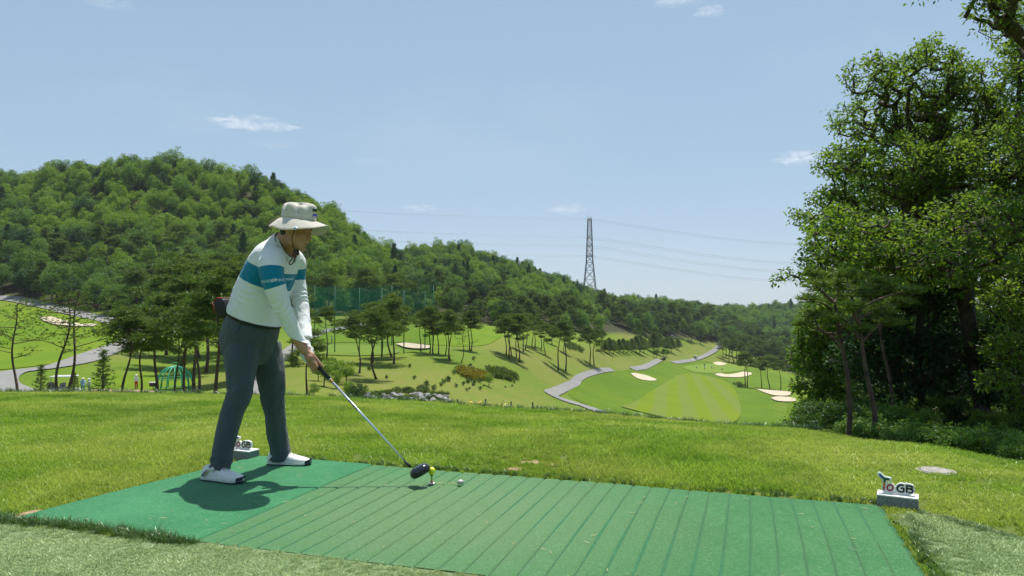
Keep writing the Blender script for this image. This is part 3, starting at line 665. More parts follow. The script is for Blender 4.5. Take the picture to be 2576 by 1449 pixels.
# sheets under the fibres
MAT['turf_base'] = simple('turf_base', (0.20, 0.27, 0.12), 0.95, var=0.5, nscale=260, bump=0.8, bscale=400, coord='Object')
MAT['soil'] = simple('soil', (0.30, 0.21, 0.11), 0.95, var=0.25, nscale=12, bump=0.4, bscale=60)
mb = MB(); a_, b_, c_, d_ = MU(-2.5, -0.10), MU(4.6, -0.10), MU(4.6, -3.0), MU(-2.5, -3.0)
mb.add(np.array([a_, d_, c_, b_]) + [0, 0, 0.014], [[0, 1, 2, 3]])
mb.add(np.array([MU(1.08, -0.0515), MU(1.08, -0.10), MU(4.4, -0.10), MU(4.4, -0.0515)]) + [0, 0, 0.014], [[0, 1, 2, 3]])
K(mb.build('artificial_turf', MAT['turf_base']))
mb = MB(); L = np.column_stack([turf_right, np.full(len(turf_right), 0.010)]); mb.add(L, [list(range(len(L)))[::-1]])
K(mb.build('artificial_turf', MAT['turf_base']))
for (bx, by, rx, ry) in [(1292, 1178, 0.07, 0.026), (1335, 1161, 0.09, 0.028), (1395, 1166, 0.06, 0.02), (72, 1297, 0.06, 0.035)]:
    c = G(bx, by); k = 18; ang = np.arange(k) * 2 * math.pi / k; r_ = 1 + 0.25 * np.sin(ang * 3 + bx) + 0.15 * np.cos(ang * 5)
    xs, ys = c[0] + np.cos(ang) * rx * r_ * 1.3, c[1] + np.sin(ang) * ry * r_ * 2.2
    V = np.column_stack([xs, ys, H(xs, ys) + 0.006]); mb = MB(); mb.add(np.vstack([[c[0], c[1], float(H(c[0], c[1])) + 0.012], V]), [[0, i + 1, (i + 1) % k + 1] for i in range(k)])
    K(mb.build('bare_soil', MAT['soil']))
# longer tufts along the near edge, by the right end and along the far edge of the mat
pts = []
for i in range(300):
    u = rng.uniform(-0.25, 1.12); pts.append(MU(u, -0.085 + rng.normal(0, 0.018) + 0.02 * math.sin(u * 3)))
for i in range(170):
    v = rng.uniform(-0.2, 1.35); pts.append(MU(4.10 + abs(rng.normal(0, 0.04)) + 0.12 * max(0, v - 0.8), v))
for i in range(260):
    u = rng.uniform(0.3, 4.1); pts.append(MU(u, 1.60 + abs(rng.normal(0, 0.03))))
for i in range(90):
    f = rng.random(); pts.append(G(2310 + 270 * f, 1295 + 70 * f) + np.array([0, rng.normal(0, 0.04), 0]))
pts = np.array(pts); m = len(pts); s = rng.uniform(0.35, 0.75, m); s[300:470] *= 0.7; s[470:730] *= 0.6; s[730:] *= 0.6
scatter('grass_tufts', pts, np.column_stack([rng.normal(0, 0.2, m), rng.normal(0, 0.2, m), rng.uniform(0, 6.28, m)]), s, rng.integers(0, 2, m), tuft_protos, 'dark longer grass tufts along the edges of the tee mat')
# long grass standing on the rim of the tee
rim = []
for i in range(1500):
    px = rng.uniform(-200, 2060); D = np.interp(px, [-200, 800, 1200, 1400, 1600, 1850, 2060], [11, 11, 10.4, 10, 9.6, 9.1, 9.0]) + abs(rng.normal(0, 0.25)); p = ground_at(px, D)
    if px > 1300 or rng.random() < 0.25: rim.append(p)
rim = np.array(rim); m = len(rim)
scatter('rim_grass', rim, np.column_stack([rng.normal(0, 0.15, m), rng.normal(0, 0.15, m), rng.uniform(0, 6.28, m)]), rng.uniform(0.7, 1.5, m), rng.integers(0, 2, m), tuft_protos, 'long grass blades along the far rim of the tee')

# ------------------------------------------------------------------ manhole lid in the lawn
MAT['concrete'] = simple('concrete', (0.27, 0.25, 0.22), 0.9, var=0.25, nscale=30, bump=0.3, bscale=120)
mh = empty('manhole_cover', man); tag(mh, 'weathered grey round drain lid set flush in the grass behind a tee marker', 'drain lid')
mb = MB(); k = 28; ang = np.arange(k) * 2 * math.pi / k
for (r0, r1, z0, z1, nm) in [(0.0, 0.088, 0.010, 0.014, 'lid'), (0.092, 0.115, 0.006, 0.012, 'rim')]:
    mb = MB(); ro = np.column_stack([np.cos(ang) * r1, np.sin(ang) * r1, np.full(k, z1)]); rb = ro * [1.02, 1.02, 0] + [0, 0, -0.02]; ri = np.column_stack([np.cos(ang) * max(r0, 0.02), np.sin(ang) * max(r0, 0.02), np.full(k, z1)])
    F = []
    for i in range(k):
        j = (i + 1) % k; F += [[i, j, k + j, k + i], [k + i, k + j, 2 * k + j, 2 * k + i]]
    if r0 == 0: F.append(list(range(k)))
    mb.add(np.vstack([ri, ro, rb]), F); mb.build(nm, MAT['concrete'], mh)

# ------------------------------------------------------------------ tee markers
MAT['marker_white'] = simple('marker_white', (0.78, 0.78, 0.75), 0.35, var=0.04)
MAT['granite'] = simple('granite', (0.20, 0.21, 0.22), 0.75, var=0.55, nscale=220, bump=0.15, bscale=300)
INK = {n: simple('ink_' + n, c, 0.4, var=0.03) for n, c in dict(blue=(0.01, 0.06, 0.36), green=(0.015, 0.075, 0.05), orange=(0.50, 0.22, 0.02), red=(0.38, 0.012, 0.04), black=(0.008, 0.008, 0.014)).items()}
kx, kz = 0.0001525, 0.000169
def sp(cx, cy): return np.array([(cx - 300) * kx, -(cy - (700 + 0.107 * (cx - 300))) * kz])
circ = [(545 + 88 * math.cos(a), 588 + 85 * math.sin(a)) for a in np.linspace(0, 2 * math.pi, 25)]
STROKES = [('blue', 62, [(222, 178), (262, 222), (312, 268)]), ('green', 62, [(312, 270), (360, 300), (420, 320), (525, 335)]), ('green', 62, [(388, 330), (374, 416)]), ('orange', 60, [(371, 422), (360, 545)]), ('red', 58, [(357, 550), (350, 652)]),
           ('red', 46, circ), ('black', 52, [(958, 522), (905, 508), (850, 510), (795, 545), (760, 610), (785, 675), (840, 708), (900, 715), (952, 702), (954, 612), (872, 606)]),
           ('black', 54, [(1052, 512), (1046, 742)]), ('black', 50, [(1052, 534), (1150, 538), (1206, 562), (1200, 606), (1150, 622), (1052, 614)]), ('black', 50, [(1150, 628), (1220, 660), (1222, 710), (1180, 736), (1092, 736)])]
def stroke_strip(pts, w, y):
    p = np.array([sp(*q) for q in pts]); t = nrm(np.gradient(p, axis=0)); n = np.stack([-t[:, 1], t[:, 0]], 1) * w * kz / 2
    L = p + n; Rr = p - n; m = len(p)
    V = np.vstack([np.column_stack([L[:, 0], np.full(m, y), L[:, 1]]), np.column_stack([Rr[:, 0], np.full(m, y), Rr[:, 1]])])
    return V, [[i, m + i, m + i + 1, i + 1] for i in range(m - 1)]
plate = MB()
for (c, wd, pts) in STROKES:
    for a_, b_ in zip(pts[:-1], pts[1:]):
        pa, pb = sp(*a_), sp(*b_); r_ = (wd / 2 + 40) * kz
        for yy in (0.004, 0.012): capsule(plate, (pa[0], yy, pa[1]), (pb[0], yy, pb[1]), r_, r_, 12)
box(plate, (sp(760, 600)[0], 0.008, sp(760, 640)[1]), (0.13, 0.012, 0.022))
box(plate, (sp(760, 600)[0] - 0.0, 0.008, 0.001), (0.125, 0.012, 0.012))
pm = remesh(plate, 'sign_plate', 0.0016, 2); co = get_co(pm); co[:, 1] = np.clip(co[:, 1], 0.0, 0.016); co[:, 2] = np.maximum(co[:, 2], -0.008); set_co(pm, co)
pm.materials.append(MAT['marker_white'])
letters = []
for i, (c, wd, pts) in enumerate(STROKES):
    P2 = pts if len(pts) < 3 else [tuple(q) for q in catmull(np.array(pts, float), 4)]
    V, F = stroke_strip(P2, wd, -0.0012 - 0.0003 * (i % 3)); mb = MB(); mb.add(V, F); letters.append((mb.mesh('letter_stroke'), INK[c]))
    letters[-1][0].materials.append(INK[c])
b1 = MB(); box(b1, (0, 0, 0.029), (0.192, 0.105, 0.058), taper=0.985); b1m = bevel_mesh(b1.mesh('base'), 0.007, 2); b1m.materials.append(MAT['granite'])
b2 = MB(); box(b2, (0, 0, 0.0625), (0.192, 0.105, 0.009)); b2m = bevel_mesh(b2.mesh('base_top'), 0.003, 2); b2m.materials.append(MAT['marker_white'])
def marker(loc, rz, label):
    o = empty('tee_marker', loc, rz); tag(o, label, 'tee marker', 'tee markers beside the mat')
    link('base', b1m, None, o); link('base_top', b2m, None, o)
    s = link('sign_plate', pm, None, o); s.location = (-0.072, -0.010, 0.0745)
    for (lm, ik) in letters: link('letter_stroke', lm, None, s)
    return o
c = (G(2208, 1277) + G(2309, 1290)) / 2; rz = R(-29)
marker(c + rotz(rz) @ np.array([0, 0.052, 0]) + [0, 0, 0.004], rz, 'white lettered tee marker on a granite block beside the bare end of the mat')
rz = R(-24); c = P(612, 1150, 5.05); c[2] = 0.0
marker(c, rz, 'white lettered tee marker on a granite block behind the golfer\'s legs')

# ------------------------------------------------------------------ ball, tee, weight
MAT['ball'] = simple('ball_yellow', (0.62, 0.72, 0.02), 0.25, var=0.03, coat=0.5)
MAT['tee_green'] = simple('tee_green', (0.16, 0.36, 0.02), 0.35, var=0.1)
MAT['white_plastic'] = simple('white_plastic', (0.8, 0.78, 0.75), 0.35, var=0.03)
MAT['pink'] = simple('pink_plastic', (0.75, 0.05, 0.10), 0.35, var=0.05)
MAT['cord'] = simple('cord', (0.52, 0.55, 0.16), 0.7)
tb = G(1086, 1217, 0.0205); ztop = 0.026
t_o = empty('golf_tee', tb); tag(t_o, 'green rubber golf tee on a pink and white disc, tied to a weight', 'golf tee')
def lathe(prof, n=20):
    mb = MB(); V = []; F = []; ang = np.arange(n) * 2 * math.pi / n
    for r_, z_ in prof: V.append(np.column_stack([np.cos(ang) * r_, np.sin(ang) * r_, np.full(n, z_)]))
    for i in range(len(prof) - 1):
        for j in range(n): j2 = (j + 1) % n; F.append([i * n + j, i * n + j2, (i + 1) * n + j2, (i + 1) * n + j])
    mb.add(np.vstack(V), F); return mb
lathe([(0.0005, 0.001), (0.0185, 0.001), (0.0195, 0.004), (0.017, 0.006), (0.009, 0.0075), (0.0085, 0.0076)]).build('disc', MAT['white_plastic'], t_o, True)
lathe([(0.0095, 0.0075), (0.0095, 0.011), (0.006, 0.013), (0.0055, 0.016), (0.0005, 0.0165)]).build('disc_cap', MAT['pink'], t_o, True)
lathe([(0.0045, 0.014), (0.0038, 0.026), (0.0042, 0.036), (0.0075, 0.046), (0.0118, 0.053), (0.0118, 0.055), (0.009, 0.054), (0.0005, 0.050)]).build('stem', MAT['tee_green'], t_o, True)
wt = G(1157, 1219, 0.0205) - tb
mb = MB(); tube(mb, catmull([(0.018, 0, 0.004), (0.06, 0.006, 0.0025), (0.10, -0.004, 0.0025), tuple(wt * 0.93 + [0, 0, 0.006])], 6), 0.0016, 6); mb.build('tether', MAT['cord'], t_o, True)
mb = MB(); ellipsoid(mb, wt + [0.004, 0, 0.014], (0.021, 0.016, 0.014), rotz(0.3), 12, 8); wm_ = mb.mesh('weight', True)
co = get_co(wm_); co += 0.0022 * np.stack([vnoise(co, 130, s) for s in (0, 5, 9)], 1); set_co(wm_, co)
link('weight', wm_, simple('weight_silver', (0.45, 0.44, 0.42), 0.45, 0.3, var=0.4, nscale=150), t_o)
bo = empty('golf_ball', tb + [0, 0, 0.0745]); tag(bo, 'neon yellow golf ball perched on the tee', 'golf ball')
bm = bmesh.new(); bmesh.ops.create_icosphere(bm, subdivisions=5, radius=0.02135); me = bpy.data.meshes.new('cover'); bm.to_mesh(me); bm.free()
me.polygons.foreach_set('use_smooth', [True] * len(me.polygons)); m, t = new_mat('ball_cover')
vo = t.n('ShaderNodeTexVoronoi', {'Vector': t.n('ShaderNodeTexCoord').outputs['Object'], 'Scale': 260.0}); b = t.n('ShaderNodeBsdfPrincipled', {'Base Color': (0.64, 0.76, 0.015, 1), 'Roughness': 0.28, 'Coat Weight': 0.3})
bn = t.n('ShaderNodeBump', {'Height': t.ramp(vo.outputs[0], 0.15, 0.4), 'Strength': 0.35, 'Distance': 0.0005}); t.nt.links.new(bn.outputs[0], b.inputs['Normal']); out(t, b.outputs[0]); link('cover', me, m, bo)
mb = MB(); aa = np.linspace(-0.5, 0.7, 9); tube(mb, np.column_stack([-0.004 + 0 * aa, -np.cos(aa) * 0.0211, np.sin(aa) * 0.0211]), 0.0007, 5); mb.build('mark', INK['black'], bo)
# ------------------------------------------------------------------ golfer
FA = np.array([0.951, -0.309, 0.0]); FB = np.array([0.309, 0.951, 0.0]); UZ = np.array([0, 0, 1.0])   # facing, towards target (his left), up
def fabric(name, build, rough=0.85, sheen=0.2, weave=900.0, bump=0.15, fold=1.2):
    m, t = new_mat(name); tc = t.n('ShaderNodeTexCoord').outputs['Object']; c = build(t, tc)
    b = t.n('ShaderNodeBsdfPrincipled', {'Base Color': c, 'Roughness': rough, 'Specular IOR Level': 0.25, 'Sheen Weight': sheen})
    mp = t.n('ShaderNodeMapping', {'Vector': tc, 'Scale': (1.0, 1.0, 0.55), 'Rotation': (0.5, 0.35, 0.2)}).outputs[0]
    h = t.m('ADD', t.noise(tc, weave, 2.0), t.m('MULTIPLY', t.noise(mp, 24.0, 4.0, 0.62, 1.4), fold * 3.0))
    bn = t.n('ShaderNodeBump', {'Height': h, 'Strength': bump, 'Distance': 0.009}); t.nt.links.new(bn.outputs[0], b.inputs['Normal']); out(t, b.outputs[0]); return m
def shirt_col(t, tc):
    a = t.n('ShaderNodeAttribute', attribute_name='band').outputs['Fac']
    inb = t.m('MULTIPLY', t.m('GREATER_THAN', a, 0.0), t.m('LESS_THAN', a, 1.0))
    return t.mix(inb, t.mix(t.noise(tc, 20.0), (0.74, 0.755, 0.76), (0.81, 0.82, 0.825)), t.mix(t.noise(tc, 60.0), (0.0, 0.175, 0.31), (0.0, 0.215, 0.36)))
MAT['shirt'] = fabric('shirt_knit', shirt_col, bump=0.34)
MAT['trousers'] = fabric('trouser_cloth', lambda t, tc: t.mix(t.noise(tc, 500.0, 2.0), (0.046, 0.058, 0.074), (0.082, 0.098, 0.118)), 0.8, bump=0.5)
MAT['hat'] = fabric('hat_cotton', lambda t, tc: t.mix(t.noise(tc, 30.0), (0.56, 0.52, 0.44), (0.66, 0.62, 0.54)), 0.9, bump=0.3)
MAT['black'] = simple('black_nylon', (0.012, 0.012, 0.014), 0.6, var=0.2)
MAT['red'] = simple('red_trim', (0.42, 0.02, 0.025), 0.6)
MAT['glove'] = simple('glove_white', (0.72, 0.73, 0.74), 0.6, var=0.05)
MAT['hair'] = simple('hair_black', (0.012, 0.010, 0.009), 0.6, var=0.4, nscale=300)
MAT['brown_cord'] = simple('brown_cord', (0.085, 0.035, 0.02), 0.8)
MAT['tan_cord'] = simple('tan_cord', (0.33, 0.25, 0.15), 0.8)
m, t = new_mat('skin'); tc = t.n('ShaderNodeTexCoord').outputs['Object']
c = t.mix(t.ramp(t.noise(tc, 22.0, 4.0), 0.3, 0.7), (0.38, 0.185, 0.105), (0.47, 0.245, 0.15))
b = t.n('ShaderNodeBsdfPrincipled', {'Base Color': c, 'Roughness': 0.5, 'Subsurface Weight': 0.08, 'Subsurface Radius': (0.01, 0.004, 0.002), 'Subsurface Scale': 0.6})
bn = t.n('ShaderNodeBump', {'Height': t.noise(tc, 380.0, 3.0), 'Strength': 0.12, 'Distance': 0.002}); t.nt.links.new(bn.outputs[0], b.inputs['Normal']); out(t, b.outputs[0]); MAT['skin'] = m

def PP(L): return np.array([P(*q) for q in L])
TORSO = PP([(636, 834, 4.585), (646, 782, 4.58), (657, 742, 4.57), (673, 702, 4.56), (689, 664, 4.55), (704, 632, 4.54), (713, 611, 4.53), (722, 596, 4.52)])
TSEC = np.array([(.166, .180), (.164, .188), (.153, .190), (.139, .192), (.125, .195), (.101, .178), (.078, .11), (.058, .062)])
RARM = PP([(697, 645, 4.45), (683, 664, 4.37), (687, 705, 4.34), (707, 764, 4.36), (734, 824, 4.40), (762, 877, 4.425)])
RSEC = np.array([.070, .076, .068, .055, .045, .038])
LARM = PP([(722, 640, 4.62), (742, 662, 4.70), (745, 702, 4.73), (756, 762, 4.70), (764, 815, 4.62), (771, 856, 4.52)])
LSEC = np.array([.070, .070, .060, .051, .044, .037])
PELV = PP([(648, 768, 4.58), (640, 800, 4.585), (631, 830, 4.59), (626, 858, 4.60), (630, 892, 4.60), (636, 920, 4.60)])
PSEC = np.array([(.150, .172), (.156, .178), (.163, .183), (.160, .182), (.135, .165), (.09, .12)])
RLEG = PP([(613, 868, 4.52), (607, 905, 4.49), (605, 945, 4.46), (604, 992, 4.43), (588, 1032, 4.42), (573, 1080, 4.405), (560, 1135, 4.39), (553, 1176, 4.385)])
RLS = np.array([.106, .101, .086, .072, .069, .065, .062, .063])
LLEG = PP([(664, 868, 4.68), (673, 905, 4.69), (680, 945, 4.70), (686, 992, 4.72), (690, 1036, 4.74), (696, 1085, 4.77), (704, 1130, 4.79), (709, 1156, 4.80)])
LLS = np.array([.102, .099, .089, .077, .067, .064, .064, .065])
golfer_base = np.array([-1.60, 4.58, 0.024])
golfer = None
# club line
GRIP0, HOSEL = P(770, 889, 4.47), P(1029, 1171, 4.255)
gdir = nrm(HOSEL - GRIP0); gup = nrm(np.cross(gdir, -FB)); 
if gup[2] < 0: gup = -gup
gout = np.cross(gdir, gup)
if np.dot(gout, -FB) < 0: gout = -gout          # towards his right side (the camera side)
def S(tt): return GRIP0 + gdir * tt
def hand(mb, wrist, t0, spacing, sgn, rf, pr, thumb=True, push=0.0):
    """a hand closed round the grip: sgn = +1 knuckles on the camera side (right hand)"""
    o = gout * sgn; kn = []
    for i in range(4):                                      # index ... little finger, index farthest down the shaft
        tt = t0 - i * spacing; rr = rf[i]
        k0 = S(tt) + o * (0.030 + push) + gup * (0.010 - 0.003 * i)
        k1 = S(tt + 0.004) + o * (0.026 + push) - gup * (0.024 + 0.002 * (1 - abs(i - 1.5)))
        k2 = S(tt + 0.004) - o * 0.010 - gup * 0.030
        k3 = S(tt + 0.002) - o * 0.027 - gup * 0.006
        k4 = S(tt) - o * 0.018 + gup * 0.014
        kn.append(k0)
        capsule(mb, k0, k1, rr * 1.12, rr * 1.05); capsule(mb, k1, k2, rr * 1.04, rr); capsule(mb, k2, k3, rr, rr * 0.94); capsule(mb, k3, k4, rr * 0.92, rr * 0.84)
    for i, k in enumerate(kn):
        w_ = wrist + gdir * 0.010 * (1.5 - i) * 0.8
        capsule(mb, w_, k, pr * 0.95, pr * 0.86)
    mid = (kn[1] + kn[2]) / 2
    ellipsoid(mb, wrist * 0.42 + mid * 0.58 + gup * 0.002, (0.031, 0.026, 0.026))
    if thumb:
        tb_ = wrist * 0.6 + kn[0] * 0.4 + gup * 0.016 - o * 0.012
        tm = S(t0 - 0.022) + gup * 0.024 + o * 0.006; te = S(t0 + 0.016) + gup * 0.019 - o * 0.004
        capsule(mb, wrist, tb_, 0.017, 0.0165); capsule(mb, tb_, tm, 0.016, 0.0125); capsule(mb, tm, te, 0.0122, 0.0098)
    return kn
RW = P(766, 882, 4.42); LW = P(769, 868, 4.505)
def limb(mb, pts, rad, sc=1.0, n=16): loft(mb, pts, np.stack([rad, rad], 1) * sc, FA, n, 4)
# ---- head
HC = P(749, 577, 4.455); hp = R(19); HS = 0.93
yaw = R(-4); fwd_h = FA * math.cos(yaw) + FB * math.sin(yaw)
HFx = fwd_h * math.cos(hp) - UZ * math.sin(hp); HFz = fwd_h * math.sin(hp) + UZ * math.cos(hp); HFy = np.cross(HFz, HFx)
HM = np.stack([HFx, HFy, HFz], 1)
def hd(x, y, z): return HC + HM @ (np.array([x, y, z]) * HS)
def he(mb, c, r, rot=None): ellipsoid(mb, hd(*c), np.array(r) * HS, HM if rot is None else HM @ rot, 16, 10)
body = MB()
he(body, (-0.012, 0, 0.030), (0.098, 0.077, 0.092)); he(body, (0.030, 0, -0.030), (0.064, 0.066, 0.080)); he(body, (0.045, 0, -0.070), (0.046, 0.050, 0.052))
he(body, (0.070, 0, -0.108), (0.024, 0.026, 0.021)); he(body, (0.050, 0, -0.088), (0.036, 0.044, 0.032))
for s in (-1, 1):
    he(body, (0.054, s * 0.040, -0.036), (0.034, 0.026, 0.030)); he(body, (0.006, s * 0.050, -0.072), (0.040, 0.018, 0.040)); he(body, (-0.010, s * 0.077, -0.012), (0.022, 0.009, 0.034))
    capsule(body, hd(0.074, s * 0.014, 0.020), hd(0.064, s * 0.050, 0.018), 0.0125, 0.009)
    he(body, (0.095, s * 0.011, -0.034), (0.014, 0.010, 0.010)); he(body, (0.076, s * 0.031, -0.001), (0.012, 0.016, 0.009))
capsule(body, hd(0.086, 0, 0.010), hd(0.110, 0, -0.028), 0.0085, 0.0125)
capsule(body, hd(0.088, -0.016, -0.063), hd(0.088, 0.016, -0.063), 0.0085); capsule(body, hd(0.086, -0.014, -0.077), hd(0.086, 0.014, -0.077), 0.009)
capsule(body, hd(0.091, -0.004, -0.063), hd(0.091, 0.004, -0.063), 0.0085)
loft(body, [hd(-0.02, 0, -0.02), hd(-0.030, 0, -0.07), P(722, 600, 4.50), P(712, 618, 4.53), P(700, 636, 4.54)], np.array([(.062, .058), (.062, .060), (.060, .062), (.066, .075), (.09, .12)]), FA, 18)
loft(body, TORSO[1:6], TSEC[1:6] * 0.88, FA, 20); loft(body, PELV[1:], PSEC[1:] * 0.86, FA, 20)
limb(body, RARM, RSEC, 0.80); limb(body, LARM, LSEC, 0.80); limb(body, RLEG, RLS, 0.80); limb(body, LLEG, LLS, 0.80)
RANK, LANK = RLEG[-1], LLEG[-1]
def foot_pts(heel, toe): return np.asarray(heel, float), np.asarray(toe, float)
RH, RT = np.array([-1.835, 4.415, 0.0185]), np.array([-1.555, 4.305, 0.0185])
LH, LT = np.array([-1.585, 4.825, 0.0185]), np.array([-1.295, 4.785, 0.0185])
for (ank, hl, te) in ((RANK, RH, RT), (LANK, LH, LT)):
    d = te - hl; capsule(body, ank, hl + d * 0.25 + [0, 0, 0.045], 0.045, 0.034); capsule(body, hl + d * 0.2 + [0, 0, 0.045], hl + d * 0.72 + [0, 0, 0.030], 0.028, 0.014)
capsule(body, RARM[-2], RW, 0.036, 0.028); capsule(body, LARM[-2], LW, 0.036, 0.028)
hand(body, RW, 0.118, 0.0205, 1, (0.0098, 0.0102, 0.0098, 0.0086), 0.0135)
hand(body, LW, 0.045, 0.0200, -1, (0.0085, 0.0088, 0.0085, 0.0075), 0.0115, push=-0.002)
bme = remesh(body, 'person', 0.0052, 3, 0.4)
golfer = link('person', bme, MAT['skin'])
tag(golfer, 'golfer in bucket hat, blue-banded white top and grey trousers addressing the ball', 'person')
# ---- face details and hair
def child(mb, name, mat, smooth=True, par=None): return mb.build(name, mat, par or golfer, smooth)
for s in (-1, 1):
    mb = MB(); tube(mb, [hd(0.0805, s * 0.016, 0.023), hd(0.0815, s * 0.030, 0.027), hd(0.071, s * 0.048, 0.022)], [0.003, 0.004, 0.0015], 6); child(mb, 'eyebrow', MAT['hair'])
    mb = MB(); tube(mb, [hd(0.0845, s * 0.020, -0.005), hd(0.0865, s * 0.030, -0.007), hd(0.0795, s * 0.043, -0.005)], [0.0015, 0.0028, 0.0012], 6); child(mb, 'eye', MAT['hair'])
mb = MB(); tube(mb, [hd(0.0935, -0.017, -0.070), hd(0.0985, 0, -0.070), hd(0.0935, 0.017, -0.070)], 0.0016, 6); child(mb, 'mouth_line', simple('lip_line', (0.16, 0.05, 0.04), 0.6))
mb = MB(); he(mb, (-0.026, 0, 0.022), (0.092, 0.081, 0.090)); he(mb, (-0.055, 0, -0.030), (0.058, 0.072, 0.055)); child(mb, 'hair', MAT['hair'])
# ---- shirt
sh = MB(); loft(sh, TORSO, TSEC, FA, 28, 5); limb(sh, RARM, RSEC, 1.0, 18); limb(sh, LARM, LSEC, 1.0, 18)
ellipsoid(sh, TORSO[2] + FA * 0.04 - UZ * 0.02, (0.122, 0.15, 0.12), rotz(MA)); ellipsoid(sh, RARM[1] + UZ * 0.0, (0.078, 0.075, 0.075)); ellipsoid(sh, LARM[1], (0.072, 0.07, 0.072))
sme = remesh(sh, 'shirt', 0.0058, 10, 0.5)
def seg_param(co, path):
    """distance to a polyline and the length along it"""
    L = np.linalg.norm(np.diff(path, axis=0), axis=1); cum = np.concatenate([[0], np.cumsum(L)]); best = np.full(len(co), 1e9); par = np.zeros(len(co))
    for i in range(len(path) - 1):
        d = path[i + 1] - path[i]; u = np.clip(((co - path[i]) @ d) / (d @ d), 0, 1); q = path[i] + u[:, None] * d; ds = np.linalg.norm(co - q, axis=1)
        m_ = ds < best; best[m_] = ds[m_]; par[m_] = cum[i] + u[m_] * L[i]
    return best, par
co = get_co(sme); no = get_no(sme)
dR, pR = seg_param(co, RARM[1:]); dL, pL = seg_param(co, LARM[1:]); dT, pT = seg_param(co, TORSO)
onR = (dR < 0.092 - pR * 0.06) & (pR > 0.001) & ((co - RARM[1]) @ FB < 0.045); onL = (dL < 0.088 - pL * 0.06) & (pL > 0.001) & ((co - LARM[1]) @ FB > -0.045)
# folds: soft ridges across the limbs, strongest at elbow and waist
n1 = vnoise(co, 9, 2.0); n2 = vnoise(co, 26, 5.0)
ridge = np.zeros(len(co)); 
for on, pr, el in ((onR, pR, 0.25), (onL, pL, 0.24)):
    ridge += on * np.sin(pr * 120 + n1 * 9 + co[:, 0] * 40) * 1.15 * (0.0005 + 0.0022 * np.exp(-((pr - el) / 0.07) ** 2) + 0.0022 * np.exp(-((pr - 0.46) / 0.06) ** 2))
tor = ~(onR | onL)
spine_s = (co - TORSO[0]) @ nrm(TORSO[5] - TORSO[0])
ridge += tor * np.sin(spine_s * 80 + n1 * 10 + (co @ FA) * 26) * 1.15 * (0.0005 + 0.0034 * np.exp(-((spine_s - 0.10) / 0.06) ** 2) * ((co - TORSO[1]) @ FA < 0.03) + 0.0022 * np.exp(-((spine_s - 0.30) / 0.10) ** 2))
co2 = co + no * (ridge + n2 * 0.0016)[:, None]
hb_, hf_ = P(577, 773, 4.60), P(707, 822, 4.56); hem_d = nrm(hf_ - hb_); hem_n = nrm(np.cross(hem_d, FB)); hem_n = hem_n if hem_n[2] > 0 else -hem_n; hem_p = (hb_ + hf_) / 2
below = np.minimum(0, (co2 - hem_p) @ hem_n + 0.003 * n1) * tor; co2 = co2 - np.outer(below, hem_n); set_co(sme, co2)
axis_t = nrm(TORSO[5] - TORSO[1]); hb = (co - TORSO[0]) @ axis_t
b0 = (P(617, 686, 4.56) - TORSO[0]) @ axis_t; b1_ = (P(640, 648, 4.56) - TORSO[0]) @ axis_t
band = (hb - b0 + 0.006) / (b1_ - b0 + 0.004)
bR = 1 - (pR - 0.012) / 0.130; bL = 1 - (pL - 0.012) / 0.115
# blend towards the torso band near the shoulder seam so that the stripe runs on round the arm
wR = np.clip(pR / 0.05, 0, 1) * onR; wL = np.clip(pL / 0.05, 0, 1) * onL
band = band * (1 - wR) + bR * wR; band = band * (1 - wL) + bL * wL
add_attr(sme, 'band', band)
shirt = link('shirt', sme, MAT['shirt'], golfer)
# open neckline and collar
nc = P(719, 620, 4.515); e1_ = nrm(FA * 0.50 - UZ * 0.86); t_ = nrm(FA * 0.86 + UZ * 0.5); e2_ = FB
bm = bmesh.new(); bm.from_mesh(sme); kill = []
for v in bm.verts:
    d = np.array(v.co) - nc
    if d @ t_ > 0.004 and abs(d @ e2_) < 0.10 and np.linalg.norm(d) < 0.13: kill.append(v)
bmesh.ops.delete(bm, geom=kill, context='VERTS'); bm.to_mesh(sme); bm.free()
mb = MB(); L = []
for i in range(33):
    a = R(14 + 332 * i / 32); d = np.cos(a) * e1_ * (1.28 if math.cos(a) > 0 else 1.0) + np.sin(a) * e2_ * 1.0; rr_ = 0.068
    base = nc + d * (rr_ + 0.020) - t_ * 0.012 ; top = nc + d * (rr_ + 0.004) + t_ * (0.018 + 0.006 * math.cos(a + math.pi))
    L += [base, (base + top) / 2 + d * 0.004 + t_ * 0.004, top, top - d * 0.004, (base + top) / 2 - d * 0.004]
idx = np.arange(len(L)).reshape(33, 5); F = []
for i in range(32):
    for j in range(5): j2 = (j + 1) % 5; F.append([idx[i, j], idx[i, j2], idx[i + 1, j2], idx[i + 1, j]])
mb.add(np.array(L), F); col_o = mb.build('collar', None, shirt, True); col_o.data.materials.append(simple('collar_knit', (0.62, 0.64, 0.63), 0.85))
mb = MB(); tube(mb, [np.array(L[i * 5 + 2]) + t_ * 0.0008 for i in range(33)], 0.0022, 5); mb.build('collar_edge', simple('collar_edge', (0.02, 0.05, 0.08), 0.8), shirt, True)
